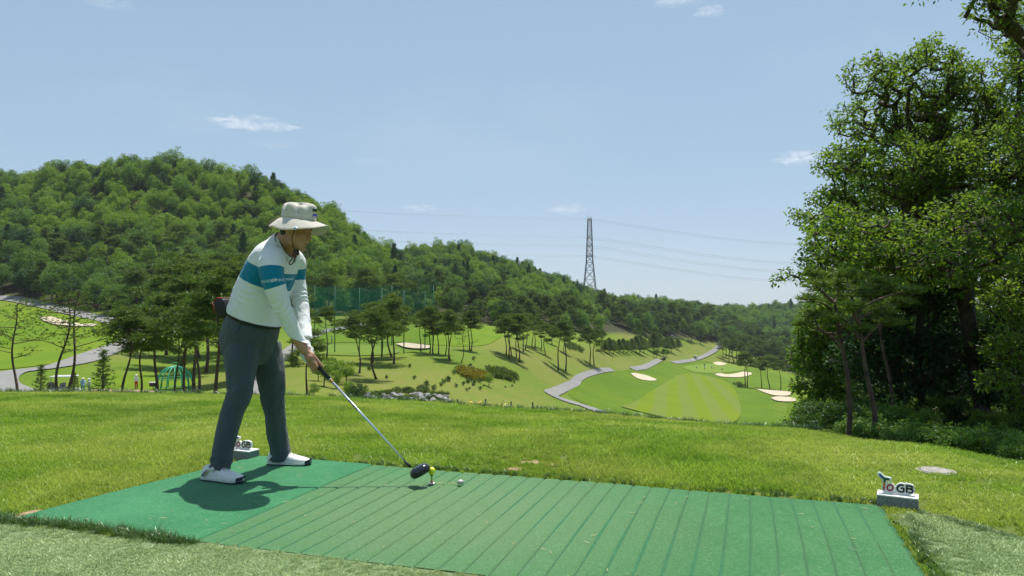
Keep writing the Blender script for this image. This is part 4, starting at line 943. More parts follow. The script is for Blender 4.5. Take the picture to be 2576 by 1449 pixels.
# printed words along the foot of the band, laid on the cloth
bvh = BVHTree.FromPolygons([Vector(v) for v in get_co(sme)], [tuple(p.vertices) for p in sme.polygons])
def print_on(name, text, org, xdir, direction, size, mat, par):
    cu = bpy.data.curves.new(name, 'FONT'); cu.body = text; cu.size = size; cu.space_character = 1.05; cu.resolution_u = 3
    ob = bpy.data.objects.new(name, cu); COL.objects.link(ob); dg = bpy.context.evaluated_depsgraph_get()
    me = bpy.data.meshes.new_from_object(ob.evaluated_get(dg)); bpy.data.objects.remove(ob)
    bm = bmesh.new(); bm.from_mesh(me); bmesh.ops.triangulate(bm, faces=bm.faces[:]); bmesh.ops.subdivide_edges(bm, edges=[e for e in bm.edges if e.calc_length() > 0.006], cuts=1); bm.to_mesh(me); bm.free()
    c_ = get_co(me); xd = nrm(np.asarray(xdir, float)); yd = nrm(np.cross(xd, -np.asarray(direction)));
    if yd[2] < 0: yd = -yd
    W_ = np.asarray(org) + c_[:, :1] * xd + c_[:, 1:2] * yd; o2 = []
    for p in W_:
        h_ = bvh.ray_cast(Vector(p - np.asarray(direction) * 0.3), Vector(direction))
        o2.append(np.array(h_[0]) + np.array(h_[1]) * 0.0022 if h_[0] is not None else p)
    o2 = np.array(o2); set_co(me, o2)
    return link(name, me, mat, par)
MAT['print'] = simple('print_white', (0.72, 0.80, 0.82), 0.7, var=0.05)
vd = nrm(P(690, 705, 4.3) - np.array([0, 0, CAMH])); side = FB * 0.9 + FA * 0.1; side = nrm(side)
print_on('lettering', 'CORE SCORING MAC', P(648, 713, 4.29), P(719, 706, 4.29) - P(648, 713, 4.29), side, 0.021, MAT['print'], shirt)
print_on('lettering', 'ORING', P(724, 713, 4.40), P(746, 706, 4.44) - P(724, 713, 4.40), side, 0.021, MAT['print'], shirt)
# ---- trousers and belt
tr = MB(); loft(tr, PELV, PSEC, FA, 28, 5); limb(tr, RLEG, RLS, 1.0, 20); limb(tr, LLEG, LLS, 1.0, 20)
ellipsoid(tr, P(592, 850, 4.54), (0.095, 0.10, 0.11)); ellipsoid(tr, P(604, 850, 4.68), (0.095, 0.10, 0.11))
tme = remesh(tr, 'trousers', 0.0058, 8, 0.5); co = get_co(tme); no = get_no(tme)
dR, pR = seg_param(co, RLEG); dL, pL = seg_param(co, LLEG); n1 = vnoise(co, 7, 3.0); n2 = vnoise(co, 20, 8.0)
drape = vnoise(co * [1, 1, 0.28], 17, 4.0); ridge = n2 * 0.0020 + drape * 0.0085 * np.clip((0.95 - co[:, 2]) / 0.2, 0, 1)
for d_, p_, path in ((dR, pR, RLEG), (dL, pL, LLEG)):
    on = np.clip((0.14 - d_) / 0.05, 0, 1); tot = np.linalg.norm(np.diff(path, axis=0), axis=1).sum()
    amp = 0.0060 * np.exp(-((p_ - tot) / 0.07) ** 2) + 0.0032 * np.exp(-((p_ - 0.34) / 0.07) ** 2) + 0.0030 * np.exp(-((p_ - 0.03) / 0.08) ** 2)
    ridge += on * amp * np.sin(p_ * 75 + n1 * 9 + (co @ FA) * 34)
co2 = co + no * ridge[:, None]; top_ = np.maximum(0, (co2 - hem_p) @ hem_n - 0.010); co2 = co2 - np.outer(top_, hem_n); set_co(tme, co2); trousers = link('trousers', tme, MAT['trousers'], golfer)
mb = MB(); bc_ = PELV[1] + hem_n * ((hem_p - PELV[1]) @ hem_n); tube(mb, [bc_ - hem_n * 0.020, bc_ - hem_n * 0.004, bc_ + hem_n * 0.010], [0.1655, 0.1665, 0.1655], 40, 0, hem_d, [0.1825, 0.1835, 0.1825]); mb.build('belt', MAT['black'], trousers, True)
# pocket welts: slanted seam on the camera-side hip
bvt = BVHTree.FromPolygons([Vector(v) for v in get_co(tme)], [tuple(p.vertices) for p in tme.polygons])
def on_cloth(bv, px, py, D0=4.0, off=0.001):
    d = nrm(P(px, py, 1.0) - np.array([0, 0, CAMH])); h_ = bv.ray_cast(Vector((0, 0, CAMH)), Vector(d)); return np.array(h_[0]) + np.array(h_[1]) * off if h_[0] is not None else P(px, py, D0)
mb = MB(); tube(mb, catmull([on_cloth(bvt, *q) for q in [(607, 812), (604, 822), (598, 832), (590, 841)]], 4), 0.0022, 5); mb.build('pocket_welt', simple('welt', (0.03, 0.04, 0.05), 0.8), trousers, True)
# ---- glove on the left hand
gl = MB(); hand(gl, LW, 0.045, 0.0200, -1, (0.0102, 0.0106, 0.0102, 0.0090), 0.0135, push=-0.001); capsule(gl, LW, LW * 0.62 + LARM[-2] * 0.38, 0.032, 0.035)
gme = remesh(gl, 'glove', 0.004, 3, 0.4); link('glove', gme, MAT['glove'], golfer)
# ---- shoes
MAT['shoe_white'] = simple('shoe_white', (0.70, 0.70, 0.69), 0.45, var=0.06, nscale=60, bump=0.1, bscale=600)
MAT['sole_dark'] = simple('sole_dark', (0.02, 0.025, 0.045), 0.5)
MAT['sole_white'] = simple('sole_white', (0.62, 0.61, 0.58), 0.5)
def shoe(heel, toe, outer):
    d = toe - heel; Ls = np.linalg.norm(d); ex = d / Ls; ey = np.cross(UZ, ex); o = empty('shoe', heel); o.parent = golfer
    def W_(x, y, z): return ex * x * Ls + ey * y + UZ * z
    st = [(0.0, .018, .050), (.02, .030, .074), (.08, .037, .088), (.16, .040, .094), (.26, .041, .096), (.36, .042, .090), (.46, .044, .080), (.56, .047, .068), (.68, .050, .058), (.80, .047, .052), (.90, .038, .045), (.96, .026, .038), (1.0, .012, .030)]
    n = 17; V = []
    for (x, wd, h_) in st:
        for j in range(n):
            a = math.pi * j / (n - 1); ca, sa = math.cos(a), math.sin(a); pw = 0.62 if x > .45 else 0.75
            y = wd * math.copysign(abs(ca) ** 0.8, ca) * (1 - 0.30 * sa ** 2 * (x < 0.5)); z = 0.014 + (h_ - 0.014) * abs(sa) ** pw
            V.append(W_(x, y + 0.006 * math.sin(x * 3.1) * outer, z + 0.006 * max(0, (x - 0.8)) * 5 * 0.2))
    k = len(st); idx = np.arange(k * n).reshape(k, n); F = np.stack([idx[:-1, :-1], idx[1:, :-1], idx[1:, 1:], idx[:-1, 1:]], -1).reshape(-1, 4)
    mb = MB(); mb.add(np.array(V), F); mb.add(np.array(V)[idx[0]], [list(range(n))]); mb.add(np.array(V)[idx[-1]], [list(range(n))[::-1]]); up = mb.build('upper', MAT['shoe_white'], o, True)
    ss = up.modifiers.new('sub', 'SUBSURF'); ss.levels = 1; ss.render_levels = 1
    def ring(z0, z1, grow, x0, x1, nm, m_):
        xs = np.linspace(0, 1, 23); wds = np.interp(xs, [s[0] for s in st], [s[1] for s in st]) + grow; wds[0] *= 0.9; sel = (xs >= x0) & (xs <= x1); xs, wds = xs[sel], wds[sel]; q = len(xs)
        rise = 0.012 * np.clip((xs - 0.86) / 0.14, 0, 1) ** 1.5
        Lp = [W_(a, b + 0.006 * math.sin(a * 3.1) * outer, 0) for a, b in zip(xs, wds)]; Rp = [W_(a, -b + 0.006 * math.sin(a * 3.1) * outer, 0) for a, b in zip(xs, wds)]
        loop = np.array(Lp + Rp[::-1]); rs = np.concatenate([rise, rise[::-1]]); Vb = loop + np.outer(z0 + rs, UZ); Vt = loop + np.outer(z1 + rs, UZ); m2 = len(loop)
        mm = MB(); mm.add(np.vstack([Vb, Vt]), [[i, (i + 1) % m2, m2 + (i + 1) % m2, m2 + i] for i in range(m2)] + [list(range(m2, 2 * m2)), list(range(m2))[::-1]]); return mm.build(nm, m_, o)
    ring(0.000, 0.0085, 0.003, 0, 1, 'outsole', MAT['sole_dark']); ring(0.009, 0.022, 0.0045, 0, 0.93, 'midsole', MAT['sole_white']); ring(0.010, 0.031, 0.0015, 0.90, 1, 'toe_guard', MAT['sole_dark'])
    # slanted stripes and lace dial on the camera side
    sgn = -1.0
    if outer > 0:
        for x0, m_ in ((0.10, MAT['sole_dark']), (0.155, simple('stripe_yellow', (0.45, 0.40, 0.05), 0.5))):
            mb = MB(); tube(mb, [W_(x0, -0.043, 0.030), W_(x0 + 0.055, -0.0425, 0.050), W_(x0 + 0.12, -0.037, 0.068)], [0.004, 0.004, 0.003], 6); mb.build('stripe', m_, o, True)
    mb = MB(); tube(mb, [W_(0.34, -0.030, 0.072), W_(0.34, -0.039, 0.077)], [0.013, 0.011], 14); mb.build('dial', MAT['sole_white'], o, True)
    for q in range(4):
        x0 = 0.36 + 0.07 * q; h_ = np.interp(x0, [s[0] for s in st], [s[2] for s in st]); mb = MB(); tube(mb, [W_(x0, -0.026, h_ * 0.86), W_(x0 + 0.02, -0.012, h_ * 1.015), W_(x0 + 0.03, 0.012, h_ * 1.01), W_(x0 + 0.01, 0.026, h_ * 0.86)], 0.0026, 6); mb.build('lace', MAT['sole_white'], o, True)
    return o
shoe(RH, RT, 1); shoe(LH, LT, 0.4)
# ---- hat
hc = P(751, 552, 4.455); ht = R(7); hz = nrm(UZ * math.cos(ht) + FA * math.sin(ht)); hx = nrm(FA - hz * np.dot(FA, hz)); hy = np.cross(hz, hx)
def hat_pt(phi, r_, z_): return hc + hx * (r_ * math.cos(phi) * 1.06) + hy * (r_ * math.sin(phi) * 0.96) + hz * z_
NPH = 64; phs = np.arange(NPH) * 2 * math.pi / NPH
def brim(phi, f):
    s2 = math.sin(phi) ** 2; r_ = 0.099 + f * (0.068 + 0.010 * math.cos(phi)); wav = 0.006 * math.sin(phi * 3 + 0.6) + 0.004 * math.sin(phi * 5)
    z_ = -f ** 1.2 * (0.026 + 0.050 * s2 + (0.012 if math.cos(phi) < -0.5 else 0.0)) + wav * f ** 1.5; return hat_pt(phi, r_, z_)
def crown_pt(phi, f):
    prof = [(0.099, 0), (0.098, 0.02), (0.096, 0.045), (0.091, 0.064), (0.083, 0.079), (0.069, 0.087), (0.045, 0.089), (0.02, 0.089), (0.001, 0.089)]
    i = min(int(f * 8), 7); u = f * 8 - i; r_ = prof[i][0] * (1 - u) + prof[i + 1][0] * u; z_ = prof[i][1] * (1 - u) + prof[i + 1][1] * u
    dent = 0.009 * math.sin(phi * 2 + 1) + 0.010 * math.sin(phi * 4 + 2.2) + 0.007 * math.sin(phi * 7 + 3 * f)
    return hat_pt(phi, r_ + dent * (f > 0.15) * min(1, f * 2) * (1 - f) * 1.6, z_ + dent * 1.1 * f * (1 - 0.4 * f))
hat = empty('hat', hc); hat.parent = golfer
def surf(fn, nf, nm, m_, off=0.0, shell=0.0025):
    V = []; F = []
    for i in range(nf + 1):
        for ph in phs: V.append(fn(ph, i / nf) - hc)
    for i in range(nf):
        for j in range(NPH): j2 = (j + 1) % NPH; F.append([i * NPH + j, i * NPH + j2, (i + 1) * NPH + j2, (i + 1) * NPH + j])
    mb = MB(); mb.add(np.array(V), F); o = mb.build(nm, m_, hat, True); s = o.modifiers.new('thick', 'SOLIDIFY'); s.thickness = shell; s.offset = 0; return o
surf(brim, 10, 'brim', MAT['hat']); surf(crown_pt, 16, 'crown', MAT['hat'])
mb = MB(); tube(mb, [brim(ph, 1.0) - hc for ph in list(phs) + [phs[0]]], 0.0028, 6); mb.build('brim_edge', simple('brim_binding', (0.42, 0.36, 0.28), 0.9), hat, True)
for f in (0.25, 0.42, 0.58, 0.74, 0.88):
    mb = MB(); tube(mb, [brim(ph, f) - hc + hz * 0.0012 for ph in list(phs) + [phs[0]]], 0.0009, 4); mb.build('stitching', MAT['hat'], hat, True)
pc = R(-90)        # the camera side of the hat
def disc(c, nrm_, r_, h_, nm, m_, par, n=16):
    mb = MB(); tube(mb, [np.asarray(c), np.asarray(c) + np.asarray(nrm_) * h_], [r_, r_ * 0.92], n); return mb.build(nm, m_, par, True)
for ph in (R(-102), R(-60)):
    p = crown_pt(ph, 0.24); nn = nrm(p - hc - hz * np.dot(p - hc, hz)); disc(p - hc, nn, 0.0042, 0.0016, 'eyelet', MAT['black'], hat)
p = brim(R(-62), 0.93); nn = nrm(np.cross(brim(R(-62), 1.0) - brim(R(-62), 0.8), brim(R(-57), 0.9) - brim(R(-67), 0.9)));
if np.dot(nn, -FB) < 0: nn = -nn
disc(p - hc, nn, 0.0125, 0.003, 'badge_rim', MAT['white_plastic'], hat); disc(p - hc + nn * 0.0028, nn, 0.0085, 0.0014, 'badge', simple('badge_blue', (0.0, 0.22, 0.42), 0.3), hat)
def patch(ph0, ph1, f0, f1, nm, m_):
    V = []; F = []
    for i in range(5):
        for j in range(5):
            p = crown_pt(ph0 + (ph1 - ph0) * i / 4, f0 + (f1 - f0) * j / 4); nn = nrm(p - hc - hz * np.dot(p - hc, hz)); V.append(p + nn * 0.0030 - hc)
    for i in range(4):
        for j in range(4): F.append([i * 5 + j, (i + 1) * 5 + j, (i + 1) * 5 + j + 1, i * 5 + j + 1])
    mb = MB(); mb.add(np.array(V), F); return mb.build(nm, m_, hat, True)
patch(R(-12), R(14), 0.12, 0.22, 'emblem', simple('emblem_blue', (0.06, 0.09, 0.55), 0.7)); patch(R(-4), R(8), 0.235, 0.275, 'emblem', simple('emblem_yellow', (0.6, 0.45, 0.03), 0.7)); patch(R(-14), R(4), 0.29, 0.39, 'emblem', simple('emblem_green', (0.02, 0.07, 0.02), 0.8))
mb = MB(); tube(mb, catmull(PP([(741, 580, 4.29), (736, 590, 4.345), (735, 606, 4.36), (741, 625, 4.38), (744, 632, 4.385), (739, 645, 4.37), (731, 656, 4.35), (727, 663, 4.345), (733, 665, 4.345), (741, 655, 4.36), (744, 634, 4.38)]), 5) - hc, 0.0032, 6); mb.build('chin_cord', MAT['brown_cord'], hat, True)
mb = MB(); capsule(mb, P(742, 631, 4.382) - hc, P(744, 639, 4.382) - hc, 0.0065); mb.build('cord_toggle', MAT['black'], hat, True)
for dz in (0, 4):
    mb = MB(); tube(mb, catmull(PP([(712, 538 + dz * 0.6, 4.44), (700, 545 + dz, 4.43), (685, 554 + dz * 1.2, 4.43), (677, 563 + dz, 4.43), (676, 572, 4.43), (681, 581 - dz, 4.43), (683, 570, 4.43)]), 5) - hc, 0.0020, 6); mb.build('cord', MAT['tan_cord'], hat, True)
# ---- pouch hanging from the belt
pc_ = P(565, 776, 4.53); pr_ = np.stack([nrm(FA * 0.97 + UZ * 0.25), FB, nrm(UZ * 0.97 - FA * 0.25)], 1)
po = empty('belt_pouch', pc_); tag(po, 'black ball pouch with red top clipped to the back of the golfer\'s belt', 'pouch')
mb = MB(); box(mb, (0, 0, 0), (0.078, 0.095, 0.115), pr_); pmsh = bevel_mesh(mb.mesh('pouch_body'), 0.018, 3); pmsh.polygons.foreach_set('use_smooth', [True] * len(pmsh.polygons)); link('pouch_body', pmsh, MAT['black'], po)
mb = MB(); box(mb, pr_ @ np.array([0, 0, 0.056]), (0.060, 0.078, 0.014), pr_); link('lid', bevel_mesh(mb.mesh('lid'), 0.005, 2), MAT['black'], po)
for i in range(4):
    mb = MB(); y0 = -0.045 + 0.03 * i; tube(mb, [pr_ @ np.array(q) for q in [(-0.032, y0, 0.052), (0, y0 + 0.004, 0.068), (0.032, y0, 0.056)]], 0.0035, 6); mb.build('red_cord', MAT['red'], po, True)
mb = MB(); tube(mb, [pr_ @ np.array(q) for q in [(-0.036, -0.05, -0.02), (-0.036, -0.05, 0.045)]], 0.003, 6); mb.build('zip', MAT['red'], po, True)

# ------------------------------------------------------------------ golf club
club = empty('golf_club', HOSEL); tag(club, 'driver with black head and silver shaft held by the golfer', 'golf club')
MAT['shaft'] = simple('shaft_silver', (0.62, 0.66, 0.70), 0.25, 0.75, var=0.05); MAT['grip'] = simple('grip_rubber', (0.015, 0.015, 0.016), 0.7)
TL = np.linalg.norm(HOSEL - GRIP0)
def cs(t0, t1, r0, r1, nm, m_, n=14):
    mb = MB(); tube(mb, [S(t0) - HOSEL, S((t0 + t1) / 2) - HOSEL, S(t1) - HOSEL], [r0, (r0 + r1) / 2, r1], n); return mb.build(nm, m_, club, True)
cs(-0.10, 0.232, 0.0145, 0.0105, 'grip', MAT['grip']); cs(0.224, 0.229, 0.0114, 0.0113, 'grip_ring', MAT['white_plastic']); cs(0.233, 0.246, 0.0098, 0.0096, 'band', simple('band_orange', (0.6, 0.26, 0.02), 0.4))
cs(0.2465, TL - 0.035, 0.0080, 0.0052, 'shaft', MAT['shaft'])
for i in range(7): cs(0.40 + i * 0.011, 0.4045 + i * 0.011, 0.0082, 0.0081, 'shaft_ring', MAT['black'])
cs(TL - 0.036, TL + 0.012, 0.0066, 0.0088, 'ferrule', MAT['black'])
# head: crown, sole, face; built in its own frame (x along the face towards the toe, y back from the face)
hdc = P(1056, 1184, 4.235); tx = nrm(np.array([0.86, -0.12, 0.46])); ty = np.array([-0.05, -0.97, 0.02]); ty = nrm(ty - tx * (ty @ tx)); tz = nrm(np.cross(tx, ty)); 
if tz[2] < 0: tz = -tz
prof = []; nA = 36
for j in range(nA):
    a = 2 * math.pi * j / nA; x_ = 0.062 * math.cos(a); y_ = 0.055 * math.sin(a)
    if y_ < 0: y_ = -0.030 * (abs(math.sin(a)) ** 0.55)
    prof.append((x_ * (1.0 if y_ < 0 else 1.0), y_))
def shell(zs, nm, m_, rough=None):
    V = []; F = []
    for (sc, z_) in zs: V += [tx * x_ * sc + ty * (y_ * sc - 0.004 * (1 - sc)) + tz * z_ + hdc - HOSEL for x_, y_ in prof]
    for i in range(len(zs) - 1):
        for j in range(nA): j2 = (j + 1) % nA; F.append([i * nA + j, i * nA + j2, (i + 1) * nA + j2, (i + 1) * nA + j])
    F.append([(len(zs) - 1) * nA + j for j in range(nA)]); mb = MB(); mb.add(np.array(V), F); return mb.build(nm, m_, club, True)
MAT['gloss_black'] = simple('gloss_black', (0.010, 0.012, 0.018), 0.16, var=0.05, coat=0.6)
shell([(1.0, 0.0), (0.97, 0.008), (0.90, 0.016), (0.76, 0.023), (0.55, 0.028), (0.3, 0.031), (0.05, 0.032)], 'crown', MAT['gloss_black'])
shell([(1.0, -0.0005), (0.985, -0.010), (0.93, -0.020), (0.80, -0.026), (0.5, -0.029), (0.05, -0.030)], 'sole', simple('sole_black', (0.03, 0.03, 0.033), 0.3, 0.4))
mb = MB(); tube(mb, catmull([tx * x_ * 1.002 + ty * y_ * 1.002 + hdc - HOSEL for x_, y_ in prof[20:36]], 2), 0.0016, 5); mb.build('face_edge', MAT['shaft'], club, True)
# ------------------------------------------------------------------ trees
def leaf_cards(mb, C, d, L, wd, g, fold=0.25, up=0.0):
    """one folded quad per leaf: C base, d direction"""
    n = len(C); d = nrm(d); rv = nrm(g.normal(size=(n, 3)) + np.array([0, 0, up])); s = nrm(np.cross(d, rv)); nn = np.cross(s, d)
    L = np.broadcast_to(L, (n,))[:, None]; wd = np.broadcast_to(wd, (n,))[:, None]
    m = C + d * L * 0.5
    V = np.stack([C, m + s * wd + nn * wd * fold, C + d * L, m - s * wd + nn * wd * fold], 1).reshape(-1, 3)
    k = np.arange(n)[:, None] * 4; F = (k + np.array([0, 1, 2, 3]) + mb.n).tolist()
    mb.V.append(V); mb.F += F; mb.mi += [0] * n; mb.n += len(V); mb.A.append(np.zeros(len(V)))
def tri_cards(mb, C, d, L, wd, g):
    n = len(C); d = nrm(d); s = nrm(np.cross(d, nrm(g.normal(size=(n, 3))))); L = np.broadcast_to(L, (n,))[:, None]; wd = np.broadcast_to(wd, (n,))[:, None]
    V = np.stack([C - s * wd, C + s * wd, C + d * L], 1).reshape(-1, 3); k = np.arange(n)[:, None] * 3
    mb.V.append(V); mb.F += (k + np.array([0, 1, 2]) + mb.n).tolist(); mb.mi += [0] * n; mb.n += len(V); mb.A.append(np.zeros(len(V)))
def sphere_dirs(n, g): return nrm(g.normal(size=(n, 3)))
def grow(trunk, clusters, r_tip, sides=4, droop=0.08, r_max=None):
    """connect every leaf cluster to the nearest earlier branch; thickness follows the number of twigs carried"""
    pos = [np.asarray(p, float) for p in trunk]; par = [-1] + list(range(len(trunk) - 1))
    base = pos[0]; order = np.argsort(np.linalg.norm(clusters - np.mean(trunk, 0), axis=1)); ends = []
    A = np.zeros((len(trunk) + 2 * len(clusters) + 4, 3)); A[:len(pos)] = pos; m = len(pos)
    for ci in order:
        c = clusters[ci]; dv = A[2 if len(trunk) > 4 else 1:m] - c; pen = np.linalg.norm(dv, axis=1) + 0.7 * np.maximum(0, dv[:, 2]); j = int(np.argmin(pen)) + (2 if len(trunk) > 4 else 1)
        a = A[j]; mid = a * 0.5 + c * 0.5; ln = np.linalg.norm(c - a); mid = mid + np.array([0, 0, -droop * ln]) + (np.random.default_rng(int(ci)).normal(size=3)) * ln * 0.06
        A[m] = mid; par.append(j); A[m + 1] = c; par.append(m); ends.append((ci, m + 1)); m += 2
    w = np.zeros(m); 
    for _, e in ends: w[e] += 1
    for i in range(m - 1, 0, -1): w[par[i]] += max(w[i], 0.3)
    rad = r_tip * np.sqrt(np.maximum(w, 0.6))
    if r_max: rad = np.minimum(rad, r_max)
    mb = MB()
    for i in range(1, m):
        p = par[i]; tube(mb, [A[p], A[i]], [min(rad[p], rad[i] * 1.5), rad[i]], 7 if rad[i] > 0.05 else sides, cap=False)
    return mb
def broadleaf(seed, h, crown, trunk_h, n_cl, per, leaf, wd, spread=0.28, tip=0.010, trunk=None, hang=0.2, rmax=None, shellness=0.55):
    """crown = [(centre, radii)] ellipsoids; returns trunk mesh builder and crown mesh builder"""
    g = np.random.default_rng(seed); C = []; vol = np.array([np.prod(r) ** 0.8 for c, r in crown]); vol = vol / vol.sum()
    for (c, r), f in zip(crown, vol):
        k = int(round(n_cl * f)); d = sphere_dirs(k, g); rr = g.random(k) ** (1 / 3); rr = shellness * (0.78 + 0.22 * rr) + (1 - shellness) * rr
        C.append(np.asarray(c) + d * rr[:, None] * np.asarray(r) * (1 + 0.18 * np.sin(d[:, :1] * 5 + seed) * np.cos(d[:, 1:2] * 4)))
    C = np.concatenate(C); C = C[C[:, 2] > trunk_h * 0.55]
    if trunk is None: trunk = [(0, 0, 0), (0.02 * h, 0, trunk_h * 0.5), (0, 0.02 * h, trunk_h), (0.02 * h, 0, h * 0.62), (0, 0, h * 0.8)]
    tm = grow([np.array(p, float) for p in trunk], C, tip, r_max=rmax)
    cm = MB(); n = len(C) * per; B = np.repeat(C, per, 0); d = sphere_dirs(n, g); d[:, 2] = d[:, 2] * 0.7 + 0.05; off = sphere_dirs(n, g) * (spread * g.random(n) ** 0.5)[:, None] * [1, 1, 0.7]
    d = nrm(d + nrm(off + 1e-6) * 0.5 - np.array([0, 0, hang])); leaf_cards(cm, B + off, d, leaf * g.uniform(0.7, 1.25, n), wd * g.uniform(0.75, 1.2, n), g, up=0.9)
    return tm, cm
def pine(seed, h, lean=(0, 0), bend=0.25, crown_from=0.5, pads=16, width=0.30, tufts=46, two=False, r0=None, sparse=1.0, needle=0.26):
    """red pine: crooked bare trunk, flat cloud-like pads of needles"""
    g = np.random.default_rng(seed); n = 9; r0 = r0 or 0.022 * h; f = np.linspace(0, 1, n)
    ph = g.uniform(0, 6.28, 2); tr = np.column_stack([lean[0] * f * h + bend * h * 0.16 * np.sin(f * 5.0 + ph[0]) * f * (1.15 - f), lean[1] * f * h + bend * h * 0.16 * np.sin(f * 4.3 + ph[1]) * f * (1.15 - f), f * h * 0.96])
    trc = catmull(tr, 3); ft = np.linspace(0, 1, len(trc)); tm = MB(); tube(tm, trc, r0 * (1 - 0.78 * ft) * (1 + 0.5 * np.exp(-ft * 22)), 8)
    C = []; D_ = []; 
    for i in range(pads):
        u = crown_from + (1 - crown_from) * ((i + 0.5) / pads) ** 0.85; b = np.array([np.interp(u, ft, trc[:, k]) for k in range(3)])
        a = i * 2.4 + g.uniform(-0.5, 0.5); rad = h * width * (1.12 - 0.85 * ((u - crown_from) / (1 - crown_from)) ** 1.4) * g.uniform(0.45, 1.1)
        if u > 0.93: rad *= 0.3
        e = b + np.array([math.cos(a) * rad, math.sin(a) * rad, rad * g.uniform(0.08, 0.38)]); mid = (b + e) / 2 + np.array([0, 0, rad * g.uniform(-0.06, 0.12)]) + g.normal(size=3) * rad * 0.05
        tube(tm, catmull([b, mid, e], 3), np.linspace(r0 * 0.34, r0 * 0.08, 7), 5, cap=False)
        pr = h * width * g.uniform(0.30, 0.50) + 0.1; k = int(tufts * sparse * g.uniform(0.7, 1.3)); 
        for q, sc in ((e, 1.0), (mid * 0.35 + e * 0.65 + g.normal(size=3) * pr * 0.5, 0.7)):
            kk = int(k * sc); dd = sphere_dirs(kk, g) * (g.random(kk) ** 0.45)[:, None] * np.array([pr, pr, pr * 0.38]) * sc; C.append(q + dd + [0, 0, pr * 0.12])
            for _ in range(3):
                t2 = q + dd[g.integers(0, kk)] * 0.8; tube(tm, [mid, (mid + t2) / 2 - [0, 0, 0.02], t2], [r0 * 0.10, r0 * 0.06, r0 * 0.03], 4, cap=False)
    C = np.concatenate(C); per = 7; B = np.repeat(C, per, 0); d = sphere_dirs(len(B), g); d[:, 2] = np.abs(d[:, 2]) * 0.75 + 0.05; cm = MB()
    tri_cards(cm, B, d, needle * g.uniform(0.7, 1.25, len(B)), needle * 0.13, g); return tm, cm
def conifer(seed, h, width=0.24, layers=11, per=14, tufts=6, needle=0.28, base=0.08):
    """young full conifer, branches to the ground"""
    g = np.random.default_rng(seed); tm = MB(); tube(tm, [(0, 0, 0), (0.01 * h, 0, h * 0.5), (0, 0, h)], [0.02 * h, 0.014 * h, 0.004 * h], 6); C = []
    for i in range(layers):
        u = base + (0.97 - base) * i / (layers - 1); rr = h * width * (1 - u) ** 0.75 + 0.04 * h * 0.5
        for a in np.arange(per) * 6.283 / per + i * 0.7:
            r_ = rr * g.uniform(0.6, 1.1); e = np.array([math.cos(a) * r_, math.sin(a) * r_, u * h + r_ * 0.3]); tube(tm, [(0, 0, u * h), e], [0.005 * h, 0.002 * h], 4, cap=False)
            for s in np.linspace(0.35, 1.0, tufts): C.append(np.array([0, 0, u * h]) * (1 - s) + e * s + g.normal(size=3) * 0.025 * h)
    C = np.array(C); B = np.repeat(C, 6, 0); d = sphere_dirs(len(B), g); d[:, 2] = np.abs(d[:, 2]) * 0.8; cm = MB(); tri_cards(cm, B, d, needle * g.uniform(0.7, 1.2, len(B)), needle * 0.12, g); return tm, cm
def shrub_mb(seed, r, h, n_cl, per, leaf, wd):
    g = np.random.default_rng(seed); k = 5; cr = [((g.uniform(-r, r) * 0.5, g.uniform(-r, r) * 0.5, h * g.uniform(0.4, 0.62)), (r * g.uniform(0.45, 0.7), r * g.uniform(0.45, 0.7), h * g.uniform(0.34, 0.48))) for _ in range(k)]
    return broadleaf(seed, h, cr, h * 0.1, n_cl, per, leaf, wd, spread=r * 0.16, tip=0.004, trunk=[(0, 0, 0), (0, 0, h * 0.2), (0.02, 0, h * 0.4)])
class Kind:
    """a pair of shared meshes that many trees of one kind use"""
    def __init__(s, name, tm, cm, bark, leaf):
        s.t = tm.mesh(name + '_trunk', True); s.c = cm.mesh(name + '_crown'); s.t.materials.append(MAT[bark]); s.c.materials.append(MAT[leaf])
    def place(s, name, loc, rz, sc, label, cat, group=None, tilt=(0, 0)):
        o = empty(name, loc); o.rotation_euler = (tilt[0], tilt[1], rz); o.scale = (sc, sc, sc) if np.isscalar(sc) else tuple(sc); tag(o, label, cat, group)
        link('trunk', s.t, None, o); link('crown', s.c, None, o); return o

# ---- hillside forest: kinds
def lobes(seed, w_, h, z0, k=7):
    g = np.random.default_rng(seed); L = [((0, 0, z0 + h * 0.55), (w_ * 0.62, w_ * 0.62, h * 0.48))]
    for i in range(k):
        a = i * 6.283 / k + g.uniform(-0.4, 0.4); rr = w_ * g.uniform(0.45, 0.62); L.append(((math.cos(a) * rr, math.sin(a) * rr, z0 + h * g.uniform(0.22, 0.72)), (w_ * g.uniform(0.32, 0.46), w_ * g.uniform(0.32, 0.46), h * g.uniform(0.20, 0.30))))
    return L
FK = []
for i, (nm, w_, h, leafm, n_cl, lf) in enumerate([('acacia', 3.4, 9.5, 'leaf_bright', 330, 0.52), ('acacia', 3.0, 8.0, 'leaf_bright', 290, 0.50), ('broadleaf', 3.7, 9.5, 'leaf_mid', 330, 0.55), ('broadleaf', 3.1, 8.2, 'leaf_mid', 290, 0.52), ('oak', 3.9, 9.0, 'leaf_dark', 330, 0.55), ('oak', 3.3, 10.0, 'leaf_mid', 310, 0.5)]):
    tm, cm = broadleaf(40 + i, h, lobes(40 + i, w_, h * 0.72, h * 0.24), h * 0.3, n_cl, 13, lf * 0.8, lf * 0.19, spread=0.66, tip=0.011, hang=0.05, shellness=0.75); FK.append(Kind(nm, tm, cm, 'bark', leafm))
for i in range(2):
    tm, cm = pine(60 + i, 10.5, bend=0.3, crown_from=0.40, pads=17, width=0.27, tufts=44, needle=0.46); FK.append(Kind('forest_pine', tm, cm, 'pine_bark', 'needle'))
